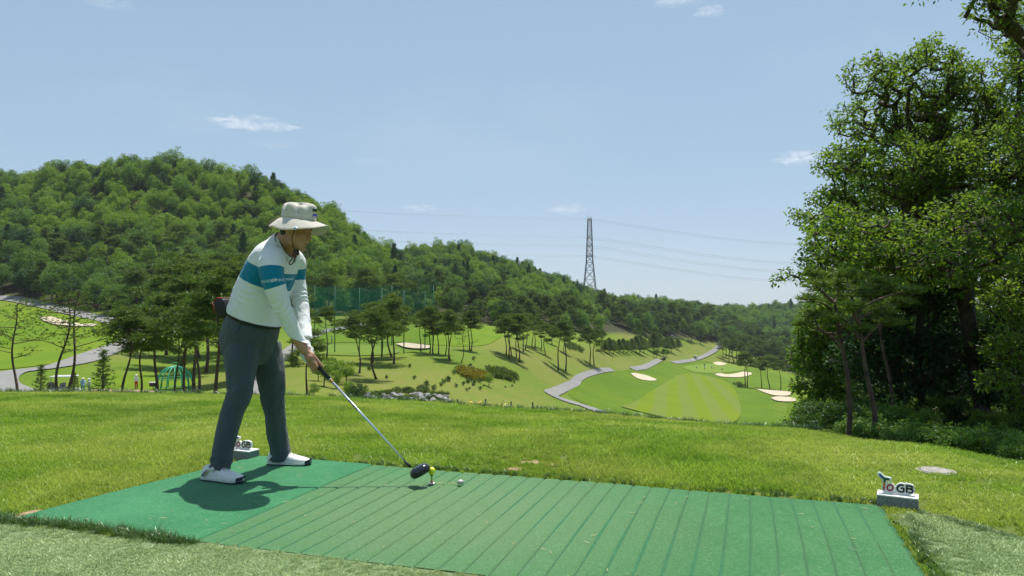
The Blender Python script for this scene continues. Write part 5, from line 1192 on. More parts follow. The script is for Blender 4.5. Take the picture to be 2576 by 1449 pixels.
tm, cm = conifer(70, 9.5, 0.25, 12, 9, 5, 0.6); FK.append(Kind('forest_conifer', tm, cm, 'pine_bark', 'leaf_dark'))
# candidate points on the wooded slopes
pts = []; gx, gy = np.meshgrid(np.arange(-560, 460, 4.9), np.arange(110, 800, 4.9)); gx = gx.ravel() + rng.uniform(-2.3, 2.3, gx.size); gy = gy.ravel() + rng.uniform(-2.3, 2.3, gy.size)
gz = H(gx, gy); fp = np.column_stack([gx, gy, gz]); ax_, ay_, aD = PX(fp)
ok = (ay_ < forest_edge(ax_) - 1) & (ax_ > -620) & (ax_ < 2760) & (aD > 140)
# a clearing with a bare bank, and the gap for the pylon's feet
ok &= ~((np.abs(ax_ - 1580) < 62) & (ay_ > 818) & (aD < 360))
fp, ax_, ay_, aD = fp[ok], ax_[ok], ay_[ok], aD[ok]
# keep what the land does not hide: test the line of sight to the crown top
top = fp + [0, 0, 11.0]; vis = np.ones(len(fp), bool)
for s in np.linspace(0.25, 0.97, 60):
    q = np.array([0, 0, CAMH]) + (top - [0, 0, CAMH]) * s; vis &= q[:, 2] > H(q[:, 0], q[:, 1]) - 1.0
fp, ax_, ay_, aD = fp[vis], ax_[vis], ay_[vis], aD[vis]
thin = (aD < 420) | (rng.random(len(fp)) < 0.75); fp, ax_, ay_, aD = fp[thin], ax_[thin], ay_[thin], aD[thin]
nF = len(fp); patchn = np.array([mnoise.noise(Vector((p[0] * 0.022, p[1] * 0.022, 3.0))) for p in fp]); r01 = rng.random(nF)
edge = forest_edge(ax_) - ay_
kind = np.where(patchn + rng.normal(0, 0.22, nF) > 0.0, rng.choice([0, 1, 0, 1, 2, 3], nF), rng.choice([2, 3, 4, 5, 5, 4, 8], nF))
highL = (ax_ < 850) & (ay_ < 620); kind = np.where(highL & (r01 < 0.62), rng.integers(0, 2, nF), kind)
lowL = (ax_ < 800) & (ay_ > 640); kind = np.where(lowL & (r01 < 0.55), rng.choice([4, 5, 6, 7, 2], nF), kind)
pinebelt = (edge < 45) & (ax_ > 820) & (r01 < 0.6); kind = np.where(pinebelt, rng.choice([6, 7], nF), kind)
far = aD > 430; kind = np.where(far & (r01 < 0.35), rng.choice([2, 4, 5], nF), kind)
scl = np.clip(rng.normal(0.9, 0.2, nF), 0.5, 1.35) * np.where(kind >= 6, 1.0, 1.0) * np.where(far, 1.15, 1.0)
ridge_small = (ax_ > 1000) & (ax_ < 1560); scl = scl * np.where(ridge_small, 0.86, 1.0)
# single trees: the ones standing nearest along the lower edge of the wood
near_ix = np.argsort(aD + edge * 0.6)[:210]; single = np.zeros(nF, bool); single[near_ix] = True
LAB = {0: 'pale green feathery tree at the lower edge of the hillside forest', 1: 'pale green feathery tree at the lower edge of the hillside forest', 2: 'mid green leafy tree at the lower edge of the hillside forest', 3: 'mid green leafy tree at the lower edge of the hillside forest',
       4: 'dark green round-crowned tree at the lower edge of the hillside forest', 5: 'mid green leafy tree at the lower edge of the hillside forest', 6: 'dark forest pine at the lower edge of the hillside forest', 7: 'dark forest pine at the lower edge of the hillside forest', 8: 'pointed dark conifer at the lower edge of the hillside forest'}
NMS = {0: 'feathery_tree', 1: 'feathery_tree', 2: 'leafy_tree', 3: 'leafy_tree', 4: 'round_tree', 5: 'leafy_tree', 6: 'forest_pine', 7: 'forest_pine', 8: 'conifer_tree'}
def wood_place(px, py):
    for lim, tx_ in ((120, 'beside the cart path under the big hill'), (340, 'above the curve of the cart path under the big hill'), (560, 'on the big hill above the grove round the dome frame'), (800, 'on the big hill behind the golfer'), (900, 'behind the near poles of the golf nets'), (1080, 'behind the far poles of the golf nets'), (1250, 'at the back of the upper fairway'), (1400, 'behind the clump of slope pines'), (1520, 'below the power pylon'), (1640, 'round the bare bank beyond the slope'), (1760, 'behind the parked cart on the far knoll'), (1860, 'where the far cart path enters the wood')):
        if px < lim: return tx_
    return 'behind the line of pines beyond the putting green'
TY = {0: 'pale green feathery tree', 1: 'pale green feathery tree', 2: 'mid green leafy tree', 3: 'mid green leafy tree', 4: 'dark green round-crowned tree', 5: 'mid green leafy tree', 6: 'dark forest pine', 7: 'dark forest pine', 8: 'pointed dark conifer'}
for i in np.nonzero(single)[0]:
    k = int(kind[i]); sz_ = 'tall ' if scl[i] > 1.12 else ('low ' if scl[i] < 0.9 else ''); lab = sz_ + TY[k] + ' ' + wood_place(ax_[i], ay_[i])
    FK[k].place(NMS[k], fp[i] - [0, 0, 0.2], rng.uniform(0, 6.28), float(scl[i]), lab, 'tree', TY[k] + 's at the lower edge of the forest')
rest = ~single; m = rest.sum(); protos5 = [bpy.data.objects.new('forest_crown', k.c) for k in FK]
sc3 = np.repeat(scl[rest][:, None], 3, 1) * np.column_stack([rng.uniform(0.9, 1.12, m), rng.uniform(0.9, 1.12, m), rng.uniform(0.88, 1.2, m)])
scatter('forest', fp[rest] - [0, 0, 0.3], np.column_stack([rng.normal(0, 0.05, m), rng.normal(0, 0.05, m), rng.uniform(0, 6.28, m)]), sc3, kind[rest], protos5, 'dense mixed green forest covering the hills behind the course')
print('forest', nF, 'single', single.sum())

# ---- pines standing on the course
PK = []
for i in range(9):
    tm, cm = pine(100 + i, 9.0, lean=[(0.05, 0), (-0.06, 0), (0.10, 0.02), (0, 0), (-0.12, 0), (0.03, 0), (0.16, 0), (-0.03, 0.05), (0.0, 0)][i], bend=[1.0, .7, 1.2, .6, 1.0, .5, 1.3, .8, .4][i], crown_from=[.52, .55, .5, .6, .55, .45, .62, .5, .42][i], pads=[15, 13, 16, 12, 13, 17, 9, 15, 18][i], width=[.30, .26, .32, .24, .28, .30, .26, .28, .30][i], tufts=72, needle=0.30, r0=0.14); PK.append(Kind('red_pine', tm, cm, 'pine_bark', 'needle'))
for i in range(3):   # gaunt ones with few needles
    tm, cm = pine(130 + i, 9.0, lean=[(-0.02, 0), (0.05, 0), (0.12, 0)][i], bend=[1.6, .9, 1.1][i], crown_from=[.40, .42, .45][i], pads=[14, 15, 13][i], width=[.30, .34, .30][i], tufts=16, sparse=1.0, needle=0.20, r0=0.13); PK.append(Kind('thin_pine', tm, cm, 'pine_bark', 'needle'))
def stand(kind_i, px, py, top_y, name, label, group=None, D=None, rz=None, cat='tree', lib=None, hgt=9.0, squash=1.0):
    p = hit(px, py) if D is None else ground_at(px, D); sc = (PX(p)[1] - top_y) / FPX * PX(p)[2] / hgt
    k = (lib or PK)[kind_i]; return k.place(name, p - [0, 0, 0.08], rng.uniform(0, 6.28) if rz is None else rz, (sc * squash, sc * squash, sc), label, cat, group)
# by the lower green, in front of the left valley
stand(9, 45, 985, 748, 'pine_tree', 'gaunt crooked pine with S-shaped trunk beside the curve of the cart path', D=47, rz=0.0)
stand(10, 150, 985, 728, 'pine_tree', 'gaunt straight pine, left of a close pair beside the small golf cart', D=47, rz=0.4)
stand(11, 168, 985, 716, 'pine_tree', 'gaunt leaning pine, crossing the straight one beside the small golf cart', D=48, rz=0.0)
stand(0, 311, 992, 770, 'pine_tree', 'crooked pine standing alone between the dirt patch and the cart path', D=50, rz=0.3)
stand(4, 352, 990, 800, 'pine_tree', 'leaning pine beside the person in red trousers', D=52, rz=3.3)
stand(10, 441, 992, 800, 'pine_tree', 'slim many-branched pine in front of the green dome frame', D=50, rz=1.1)
stand(2, 470, 992, 770, 'pine_tree', 'leaning pine propped by struts beside the green dome frame', D=51, rz=2.9)
stand(8, 545, 998, 690, 'pine_tree', 'tall straight dark pine close behind the golfer', D=46, rz=0.5)
G1 = 'pines round the green dome frame'
for (k, px, D, ty) in [(1, 396, 66, 735), (7, 492, 70, 690), (3, 500, 64, 740), (2, 590, 88, 660), (5, 640, 92, 680), (3, 520, 104, 656), (8, 575, 110, 652), (2, 455, 112, 655), (5, 620, 118, 655), (0, 690, 116, 680), (1, 736, 104, 735), (8, 655, 128, 650), (3, 500, 126, 640), (5, 420, 128, 665), (2, 560, 132, 640), (7, 620, 140, 640), (0, 460, 142, 650)]:
    lab = {1: 'slim', 3: 'slim', 5: 'broad', 8: 'straight', 0: 'crooked', 7: 'bushy', 2: 'leaning'}[k] + ' dark pine in the grove ' + ('just beside' if D < 75 else 'behind' if D < 100 else 'uphill of' if D < 120 else 'at the forest edge above') + ' the green dome frame'
    stand(k, px, None, ty, 'pine_tree', lab, G1, D=D)
# slope beyond the tee, from the golfer's hands to the cart path
G2 = 'pines along the slope between the golf nets and the cart path'
for j, (k, cx_, cy_, ct) in enumerate([(8, 20, 1190, 620), (3, 185, 880, 440), (0, 460, 1010, 480), (1, 575, 920, 400), (2, 605, 1060, 450), (5, 650, 870, 450), (8, 752, 930, 365), (2, 735, 872, 350), (3, 980, 826, 490), (7, 1060, 838, 470), (1, 1082, 852, 430), (5, 1130, 846, 500), (0, 1188, 856, 550), (3, 1215, 886, 500), (4, 1232, 908, 480),
        (1, 1392, 816, 480), (7, 1405, 820, 470), (3, 1702, 852, 500), (1, 1728, 888, 520), (0, 1745, 868, 510), (5, 1790, 880, 560), (3, 1812, 914, 500), (2, 1850, 830, 520), (6, 1865, 805, 530), (1, 1922, 800, 520), (7, 1945, 792, 530), (3, 2000, 800, 560), (0, 2034, 850, 590), (5, 2090, 762, 540), (1, 2142, 984, 560), (3, 2205, 988, 560), (0, 2192, 832, 600), (1, 2412, 944, 600), (7, 2446, 946, 630), (3, 2508, 832, 640)]):
    px, py, ty = 766.7 + 0.2976 * cx_, 638.9 + 0.2976 * cy_, 638.9 + 0.2976 * ct
    lab = {0: 'crooked dark pine right beside the golfer\'s hands', 2: 'bent-trunked pine at the foot of the golf net poles', 6: 'tall pine on the dry slope above the rock garden', 4: 'forked pine low on the slope above the rock garden', 29: 'curved pine standing alone above the bend of the cart path', 30: 'slender pine next to the curved one above the cart path bend'}.get(j)
    adj = {1: 'slim', 3: 'slender', 5: 'broad', 8: 'straight', 0: 'crooked', 7: 'bushy', 2: 'leaning', 4: 'backward-leaning', 6: 'strongly bent'}[k]; where = 'before the golf net poles' if cx_ < 1000 else 'beside the end pole of the golf nets' if cx_ < 1150 else 'on the crest past the golf nets' if cx_ < 1450 else 'in the thick clump above the yellow shrubs' if cx_ < 1900 else 'at the thin end of the clump above the shrub strip' if cx_ < 2300 else 'in the pair beyond the clump, above the cart path'
    stand(k, px, py, ty, 'pine_tree', lab or (adj + ' dark pine ' + where), None if lab else (G2 if cx_ < 1300 else 'pines in the clump above the cart path'))
stand(11, 766.7 + .2976 * 1322, 638.9 + .2976 * 920, 638.9 + .2976 * 600, 'pine_tree', 'thin bare pine bent far over the yellow-green slope', rz=0.0)
# dense row and pair by the far cart path, and the line on the far right
tmk = []
for i in range(2):
    tm, cm = conifer(80 + i, 6.0, 0.62, 10, 13, 7, 0.50, base=0.22); tmk.append(Kind('bushy_conifer', tm, cm, 'pine_bark', 'needle'))
def c5(cx_, cy_): return 1277.8 + .30865 * cx_, 670.8 + .30865 * cy_
for (cx_, cy_, ct) in [(790, 700, 610), (825, 712, 585), (860, 712, 600), (905, 706, 595), (940, 706, 590), (975, 706, 605), (1010, 704, 590), (1045, 706, 570), (1075, 712, 562), (1110, 706, 585), (1190, 700, 540), (1230, 690, 545), (1290, 690, 580), (1330, 700, 575), (1385, 680, 590)]:
    px, py = c5(cx_, cy_); stand(int(rng.integers(0, 2)), px, py, c5(0, ct)[1], 'bushy_pine', 'low bushy pine ' + ('in the dense even row' if cx_ < 1150 else 'beside the young trees') + ' above the far cart path', 'bushy pines in the far row', lib=tmk, hgt=6.0)
for (cx_, cy_, ct) in [(1330, 600, 480), (1385, 596, 470), (1470, 612, 490), (1490, 612, 480), (1500, 610, 500), (1570, 632, 512), (1040, 620, 500), (1120, 610, 490)]:
    px, py = c5(cx_, cy_); stand(int(rng.choice([5, 8, 7])), px, py, c5(0, ct)[1], 'pine_tree', 'broad pine on the knoll where the far cart is parked', 'pines on the far knoll')
tm, cm = broadleaf(86, 4.0, lobes(86, 1.3, 2.7, 1.2, 5), 1.3, 120, 9, 0.30, 0.09, spread=0.3, tip=0.006); YK = [Kind('young_tree', tm, cm, 'bark', 'leaf_bright')]
for (cx_, cy_, ct) in [(1190, 742, 668), (1212, 748, 664), (1270, 735, 664), (1295, 740, 668)]:
    px, py = c5(cx_, cy_); stand(0, px, py, c5(0, ct)[1], 'young_tree', 'young bright green tree beside the dark golf cart', 'young trees by the dark cart', lib=YK, hgt=4.0)
for (cx_, cy_, ct) in [(1752, 752, 590), (1775, 740, 575), (1802, 776, 600), (1838, 784, 590), (1848, 786, 610), (1868, 788, 620), (1905, 800, 610), (1915, 770, 560), (1945, 800, 620), (1980, 812, 640), (2010, 800, 600), (2040, 815, 640), (2075, 812, 600), (2110, 818, 640), (2150, 820, 620), (2190, 826, 640), (2230, 828, 620), (2270, 836, 650), (2310, 840, 640), (1800, 720, 545), (1860, 740, 555), (1960, 750, 560), (2060, 760, 560), (2160, 780, 570), (2260, 790, 580)]:
    px, py = c5(cx_, cy_); k = int(rng.integers(0, 9)); stand(k, px, py, c5(0, ct)[1], 'pine_tree', {1: 'slim', 3: 'slender', 5: 'broad', 8: 'straight', 0: 'crooked', 7: 'bushy', 2: 'leaning', 4: 'backward-leaning', 6: 'bent'}[k] + (' dark pine in the back row' if ct < 582 else ' dark pine in the front row') + (' beside the far cart path' if cx_ < 1900 else ' behind the putting green' if cx_ < 2080 else ' behind the double bunker'), 'pines beyond the putting green')
for (k, cx_, cy_, ct) in [(3, 1936, 986, 690), (1, 1952, 988, 690), (3, 2068, 992, 730), (0, 2135, 1002, 720), (3, 2222, 1010, 760)]:
    px, py = c5(cx_, cy_); stand(k, px, py, c5(0, ct)[1], 'pine_tree', 'slender pine by the fairway bunkers, bare trunk below a small crown', 'slender pines by the fairway bunkers')
# young pines and saplings in the valley
SK = []
for i in range(2):
    tm, cm = conifer(90 + i, 2.4, 0.30, 9, 7, 4, 0.16, base=0.18); SK.append(Kind('young_pine', tm, cm, 'pine_bark', 'needle'))
for (px, D, ty, lab) in [(106, 56, 918, 'full young pine in front of the half-hidden golf cart'), (262, 57, 882, 'lanky young pine with tufted branches by the dirt patch'), (190, 60, 938, 'young pine sapling beside the people near the cart'), (612, 60, 930, 'thin sapling behind the golfer')]:
    stand(int(rng.integers(0, 2)), px, None, ty, 'young_pine', lab, D=D, lib=SK, hgt=2.4)
tm, cm = broadleaf(95, 2.6, [((0, 0, 1.6), (0.75, 0.75, 0.75)), ((0.4, 0.2, 1.3), (0.5, 0.5, 0.5)), ((-0.4, -0.1, 1.4), (0.5, 0.5, 0.5))], 0.8, 90, 11, 0.17, 0.05, spread=0.22, tip=0.006); OK_ = [Kind('sapling', tm, cm, 'bark', 'leaf_bright')]
for (px, py, ty) in [(800, 958, 905), (815, 972, 895), (836, 955, 890), (852, 962, 898), (872, 968, 900), (846, 978, 925), (790, 1000, 958), (876, 1000, 952)]:
    stand(0, px, py, ty, 'sapling', 'small bright sapling on the dry slope beneath the golfer\'s hands', 'saplings on the dry slope', lib=OK_, hgt=2.6)
stand(0, 766.7 + .2976 * 1556, 638.9 + .2976 * 1125, 638.9 + .2976 * 990, 'sapling', 'lone sapling in front of the yellow shrub bed', lib=OK_, hgt=2.6)
# ------------------------------------------------------------------ wood beside the tee (right)
def oak_near(seed, h, crown, trunk, n_cl=900, per=10, leaf=0.17, wd=0.036, tip=0.0085):
    return broadleaf(seed, h, crown, h * 0.3, n_cl, per, leaf, wd, spread=0.16, tip=tip, trunk=trunk, hang=0.35, shellness=0.35, rmax=0.20)
def at(px, py, D): return P(px, py, D)
def near_tree(name, label, seed, base, trunk_px, blobs, D, n_cl, leafm='oak', leaf=0.088, wd=0.021, per=15, tip=0.0070, group=None):
    """a single tree; limbs and crown masses given as picture positions at its own depth"""
    b = ground_at(*base); tr = [np.zeros(3) - [0, 0, 0.1]] + [at(x, y, D + dz) - b for x, y, dz in trunk_px]
    cr = [(at(x, y, D + dz) - b, (0.97 * rx / FPX * D, rx / FPX * D * 0.9, 0.92 * ry / FPX * D)) for x, y, dz, rx, ry in blobs]
    tm, cm = broadleaf(seed, 8, cr, 0.6, n_cl, per, leaf, wd, spread=0.17 if leaf > 0.1 else 0.15, tip=tip, trunk=tr, hang=0.35, shellness=0.40, rmax=(0.10 if seed == 202 else 0.15) if name == 'oak_tree' else 0.08)
    k = Kind(name, tm, cm, 'bark', leafm); o = k.place(name, b, 0.0, 1.0, label, 'tree', group); return o
near_tree('oak_tree', 'great oak with a thick leaning trunk overhanging the lawn edge', 201, (2482, 13.5), [(2470, 1020, 0), (2450, 900, 0), (2432, 780, 0), (2400, 640, 0), (2375, 500, 0), (2360, 380, 0), (2350, 260, 0)],
          [(2330, 200, 0, 130, 90), (2200, 190, -0.5, 70, 60), (2180, 300, 0.5, 95, 60), (2400, 300, 0, 150, 100), (2240, 420, -1, 150, 80), (2120, 400, 0, 70, 45), (2090, 530, 0, 90, 70), (2250, 560, 0.5, 170, 90), (2420, 480, -1, 130, 110), (2090, 640, -0.5, 85, 60), (1985, 692, -0.5, 40, 22), (2200, 680, -1, 160, 60), (2400, 650, 0, 150, 80), (2340, 130, 0.5, 40, 40), (2200, 600, -3.5, 120, 46), (2110, 560, -3, 70, 36), (2330, 660, -4, 140, 50), (2450, 560, -4, 120, 60)], 15, 3000)
near_tree('oak_tree', 'tall oak rising above the great oak, out of the picture top', 202, (2620, 13), [(2610, 900, 0), (2590, 700, 0), (2570, 500, 0), (2560, 300, 0), (2570, 120, 0)],
          [(2540, 200, 0, 120, 80), (2590, 60, 0.5, 90, 90), (2520, 380, -1, 110, 80), (2600, 560, -1, 130, 110), (2640, 280, 0, 160, 160), (2560, 25, 0, 50, 30), (2700, 120, 0, 160, 160), (2540, 700, -1.5, 100, 80), (2500, -150, -3, 200, 110), (2760, -60, -3, 220, 150), (2720, 300, -3, 140, 140), (2800, 500, -2, 150, 150), (2330, -175, -3.5, 150, 80), (2180, -195, -3.5, 130, 70), (2450, -120, -4, 120, 60)], 14, 2600, tip=0.0042)  # crown masses above the frame are added, unseen, to shade the lawn edge
near_tree('oak_tree', 'oak with low sprays of pale leaves beside the thick trunk', 203, (2600, 12), [(2600, 1000, 0), (2595, 880, 0), (2585, 760, 0)],
          [(2555, 760, -0.5, 70, 60), (2530, 870, -0.8, 50, 45), (2500, 960, -0.8, 45, 28), (2590, 900, -0.6, 70, 70), (2620, 800, 0, 90, 120), (2550, 660, 0, 80, 50), (2600, 1000, 0, 60, 50)], 12, 620, leaf=0.08, wd=0.019)
near_tree('maple_tree', 'bright green tree deep in the wood behind the pine trunks', 204, (2260, 20), [(2262, 950, 0), (2255, 820, 0), (2262, 700, 0), (2250, 600, 0)],
          [(2250, 700, 0, 120, 90), (2330, 800, 0, 110, 80), (2180, 820, 0.5, 90, 70), (2400, 760, 0, 110, 100), (2300, 600, 1, 150, 80), (2130, 720, 1, 90, 60)], 20, 800, leafm='leaf_mid', leaf=0.15, wd=0.035, per=13)
near_tree('maple_tree', 'leafy tree at the outer corner of the wood above the bank', 205, (2110, 19), [(2105, 1000, 0), (2090, 900, 0), (2085, 800, 0)],
          [(2060, 830, 0, 60, 50), (2110, 780, 0, 80, 50), (2040, 900, 0, 55, 45), (2110, 900, 0, 70, 60), (2030, 960, -0.5, 40, 35), (2100, 980, -0.5, 60, 40)], 19, 620, leafm='oak', leaf=0.13, wd=0.032, per=13)
near_tree('maple_tree', 'dark leafy tree filling the depth of the wood', 206, (2480, 24), [(2480, 900, 0), (2470, 740, 0), (2480, 560, 0)],
          [(2480, 640, 0, 170, 130), (2380, 860, 0, 130, 110), (2560, 840, 0, 130, 130), (2450, 420, 0, 170, 120), (2600, 560, 0, 150, 160)], 24, 800, leafm='leaf_mid', leaf=0.19, wd=0.045, per=12)
near_tree('maple_tree', 'leafy tree behind the great oak, filling its crown', 207, (2290, 27), [(2290, 900, 0), (2290, 700, 0), (2295, 500, 0)],
          [(2270, 520, 0, 150, 120), (2350, 380, 0, 130, 100), (2180, 640, 0, 110, 70), (2420, 560, 0, 130, 110), (2160, 480, 0, 80, 60)], 27, 800, leafm='leaf_mid', leaf=0.19, wd=0.045, per=12)
near_tree('maple_tree', 'low-branched dark tree hanging its foliage close behind the slim pines', 208, (2320, 15.5), [(2318, 980, 0), (2310, 880, 0), (2315, 780, 0)],
          [(2210, 850, 0, 85, 80), (2320, 900, 0, 100, 75), (2385, 800, 0.4, 80, 85), (2150, 900, -0.3, 60, 60), (2290, 730, 0, 110, 55), (2250, 970, 0, 80, 45), (2400, 960, 0.6, 70, 50)], 15.5, 900, leafm='leaf_dark', leaf=0.12, wd=0.03, per=13)
near_tree('maple_tree', 'low-branched dark tree between the thick oak trunk and the tall oak', 209, (2545, 14.5), [(2545, 1000, 0), (2540, 900, 0), (2535, 800, 0)],
          [(2530, 860, 0, 70, 80), (2580, 950, 0, 80, 70), (2610, 820, 0, 80, 90), (2520, 980, 0, 55, 50)], 14.5, 650, leafm='leaf_dark', leaf=0.12, wd=0.03, per=13)
# slim pines on the lawn edge with dark flat crowns
def near_pine(label, seed, base, trunk_px, pads, D):
    b = ground_at(*base); g = np.random.default_rng(seed); tr = catmull([np.zeros(3) - [0, 0, 0.1]] + [at(x, y, D) - b for x, y in trunk_px], 4); f = np.linspace(0, 1, len(tr)); tm = MB(); tube(tm, tr, 0.036 * (1 - 0.6 * f) * (1 + 0.4 * np.exp(-f * 18)), 9); C = []
    for (x, y, dz, rx, ry) in pads:
        c = at(x, y, D + dz) - b; j = int(np.argmin(np.linalg.norm(tr - c, axis=1) + np.maximum(0, tr[:, 2] - c[2] + 0.2) * 2)); mid = (tr[j] + c) / 2 + g.normal(size=3) * 0.05; tube(tm, catmull([tr[j], mid, c], 3), np.linspace(0.02, 0.006, 7), 5, cap=False)
        k = int(rx * ry * 0.05) + 14; dd = sphere_dirs(k, g) * (g.random(k) ** 0.45)[:, None] * np.array([rx, rx, ry]) / FPX * D; C.append(c + dd)
        for q in dd[:8]: tube(tm, [c, c + q * 0.5, c + q], [0.008, 0.005, 0.003], 4, cap=False)
    C = np.concatenate(C); B = np.repeat(C, 12, 0); d = sphere_dirs(len(B), g); d[:, 2] = np.abs(d[:, 2]) * 0.6; cm = MB(); tri_cards(cm, B, d, 0.11 * g.uniform(0.7, 1.2, len(B)), 0.006, g)
    return Kind('slim_pine', tm, cm, 'pine_bark', 'needle').place('slim_pine', b, 0, 1.0, label, 'tree')
near_pine('slim pine at the corner of the wood, first trunk from the open fairway', 301, (2131, 9.4), [(2138, 1030), (2130, 930), (2112, 840), (2100, 760)], [(2062, 722, 0, 40, 15), (2110, 712, 0.4, 36, 14), (2035, 752, -0.3, 34, 11), (2100, 752, 0.3, 40, 14), (2046, 792, 0.2, 38, 12), (2150, 780, 0.4, 34, 12), (2050, 690, 0.3, 34, 12), (2092, 800, -0.2, 34, 11), (2020, 815, 0.3, 28, 9), (2075, 830, 0.3, 28, 9), (2140, 826, 0.1, 30, 9)], 9.4)
near_pine('slim pine second in from the corner of the wood', 302, (2197, 9.0), [(2200, 1040), (2180, 940), (2168, 860), (2158, 780)], [(2170, 735, 0, 42, 14), (2130, 690, 0.3, 38, 13), (2215, 712, 0, 42, 14), (2205, 782, 0.2, 42, 13), (2140, 770, -0.2, 36, 12), (2260, 760, 0.4, 40, 13), (2240, 812, 0.2, 36, 11), (2165, 828, 0, 34, 10), (2290, 730, 0.4, 36, 12)], 9.0)
near_pine('slim leaning pine, third in from the corner of the wood', 303, (2252, 13.0), [(2240, 960), (2222, 880), (2212, 800), (2215, 720)], [(2230, 700, 0, 60, 22), (2190, 730, 0, 50, 18), (2260, 760, 0, 50, 18), (2215, 780, 0, 45, 16)], 13.0)
# undergrowth
UK = []
for i in range(4):
    tm, cm = shrub_mb(400 + i, 0.8, 1.0, 150, 12, 0.11, 0.028); UK.append(Kind('shrub', tm, cm, 'bark', ['shrub', 'oak', 'leaf_mid', 'shrub'][i]))
def in_wood(x, y): 
    px = CX + FPX * x / y; return (px > 2010) & (y > np.interp(px, [2000, 2060, 2150, 2300, 2576, 3000], [15, 13.5, 10.8, 9.3, 8.2, 7.4]))
k = 0; n_s = 0
while n_s < 110 and k < 5000:
    k += 1; px = rng.uniform(2025, 2760); D = rng.uniform(9, 34); p = ground_at(px, D)
    if not in_wood(p[0], p[1]) or (px > 2140 and D < 11.0): continue
    sc = rng.uniform(0.4, 0.9) * (0.2 + D * 0.045); q_ = int(rng.integers(0, 4)); lab = ('low ' if sc < 0.45 else 'tall ' if sc > 0.9 else '') + ['pale', 'bright', 'dark green', 'grey-green'][q_] + ' leafy shrub ' + ('by the slim pine trunks' if px < 2210 and D < 16 else 'deep behind the slim pines' if px < 2300 else 'at the foot of the thick oak trunk' if D < 16 else 'far back in the shade of the oaks') 
    UK[q_].place('shrub', p - [0, 0, 0.1], rng.uniform(0, 6.28), sc, lab, 'shrub', 'shrubs in the undergrowth of the wood'); n_s += 1
for i in range(46):
    px = 2140 + 620 * (i + rng.random()) / 46; D = np.interp(px, [2140, 2300, 2576, 2760], [9.4, 8.2, 7.0, 6.4]) + rng.uniform(0.1, 1.3); q_ = 2
    UK[q_].place('shrub', ground_at(px, D) - [0, 0, 0.06], rng.uniform(0, 6.28), rng.uniform(0.18, 0.38), 'low shrub at the edge of the lawn ' + ('by the slim pine trunks' if px < 2260 else 'before the thick oak trunk' if px < 2520 else 'under the tall oak'), 'shrub', 'low shrubs along the lawn edge')
for (px, D, sc) in [(1960, 15, 0.35), (1985, 14.5, 0.4), (2005, 16, 0.5), (2030, 15.5, 0.55), (2050, 16.5, 0.7), (2020, 18, 0.7), (1995, 19, 0.7), (2065, 14, 0.5), (2075, 18, 0.8), (2010, 22, 0.9), (1940, 15, 0.3), (2090, 14.5, 0.45), (2100, 12.6, 0.35)]:
    UK[int(rng.choice([0, 3, 1]))].place('shrub', ground_at(px, D) - [0, 0, 0.05], rng.uniform(0, 6.28), sc, 'pale weedy shrub on the sunny bank at the corner of the wood', 'shrub', 'weedy shrubs on the sunny bank')
K(sheet('bare_bank', [ground_at(*q)[:2] for q in [(2055, 16), (2090, 15.2), (2125, 14.6), (2140, 16), (2120, 19), (2085, 20), (2060, 18)]], MAT['dirt'], step=0.7, world=True))
# marker stake with an orange top under the trees
so = empty('marker_stake', ground_at(2213, 9.6)); tag(so, 'short dark stake with an orange top at the foot of the pines', 'stake')
mb = MB(); box(mb, (0, 0, 0.06), (0.05, 0.05, 0.16)); link('post', bevel_mesh(mb.mesh('post'), 0.006), MAT['black'], so)
mb = MB(); box(mb, (0, 0, 0.172), (0.062, 0.062, 0.062), taper=0.9); link('cap', bevel_mesh(mb.mesh('cap'), 0.008), simple('stake_orange', (0.6, 0.22, 0.03), 0.5), so)
# ------------------------------------------------------------------ golf net
def net_mat():
    m, t = new_mat('net_green'); d = t.n('ShaderNodeBsdfDiffuse', {'Color': (0.01, 0.22, 0.12, 1)}); tl = t.n('ShaderNodeBsdfTranslucent', {'Color': (0.01, 0.22, 0.12, 1)}); tr = t.n('ShaderNodeBsdfTransparent')
    s = t.n('ShaderNodeMixShader', {0: 0.5, 1: d.outputs[0], 2: tl.outputs[0]}); nz = t.noise(t.n('ShaderNodeTexCoord').outputs['Object'], 0.35, 3.0)
    mx = t.n('ShaderNodeMixShader', {0: t.m('ADD', 0.07, t.m('MULTIPLY', nz, 0.10)), 1: tr.outputs[0], 2: s.outputs[0]}); out(t, mx.outputs[0]); return m
MAT['net'] = net_mat(); MAT['net_pole'] = simple('net_pole', (0.02, 0.11, 0.06), 0.6)
front = [(772, 886, 716), (842, 888, 720), (904, 889, 724), (960, 890, 726), (1016, 890, 730), (1069, 880, 734)]
fb = [hit(x, y) for x, y, _ in front]; ft_ = [b + [0, 0, (PX(b)[1] - ty) / FPX * PX(b)[2]] for b, (_, _, ty) in zip(fb, front)]
bb = [b + np.array([b[0] * 0.20 + 2, 24.0, 0]) for b in (fb[0], fb[3], fb[5])]; bb = [np.array([b[0], b[1], float(H(b[0], b[1]))]) for b in bb]; bt = [b + [0, 0, ft_[0][2] - fb[0][2]] for b in bb]
net = empty('golf_net', fb[2]); tag(net, 'tall green golf net cage on poles beside the practice green', 'net')
for b, tp in list(zip(fb, ft_)) + list(zip(bb, bt)):
    mb = MB(); tube(mb, [b - fb[2] - [0, 0, 0.3], tp - fb[2]], [0.09, 0.07], 8); mb.build('pole', MAT['net_pole'], net, True)
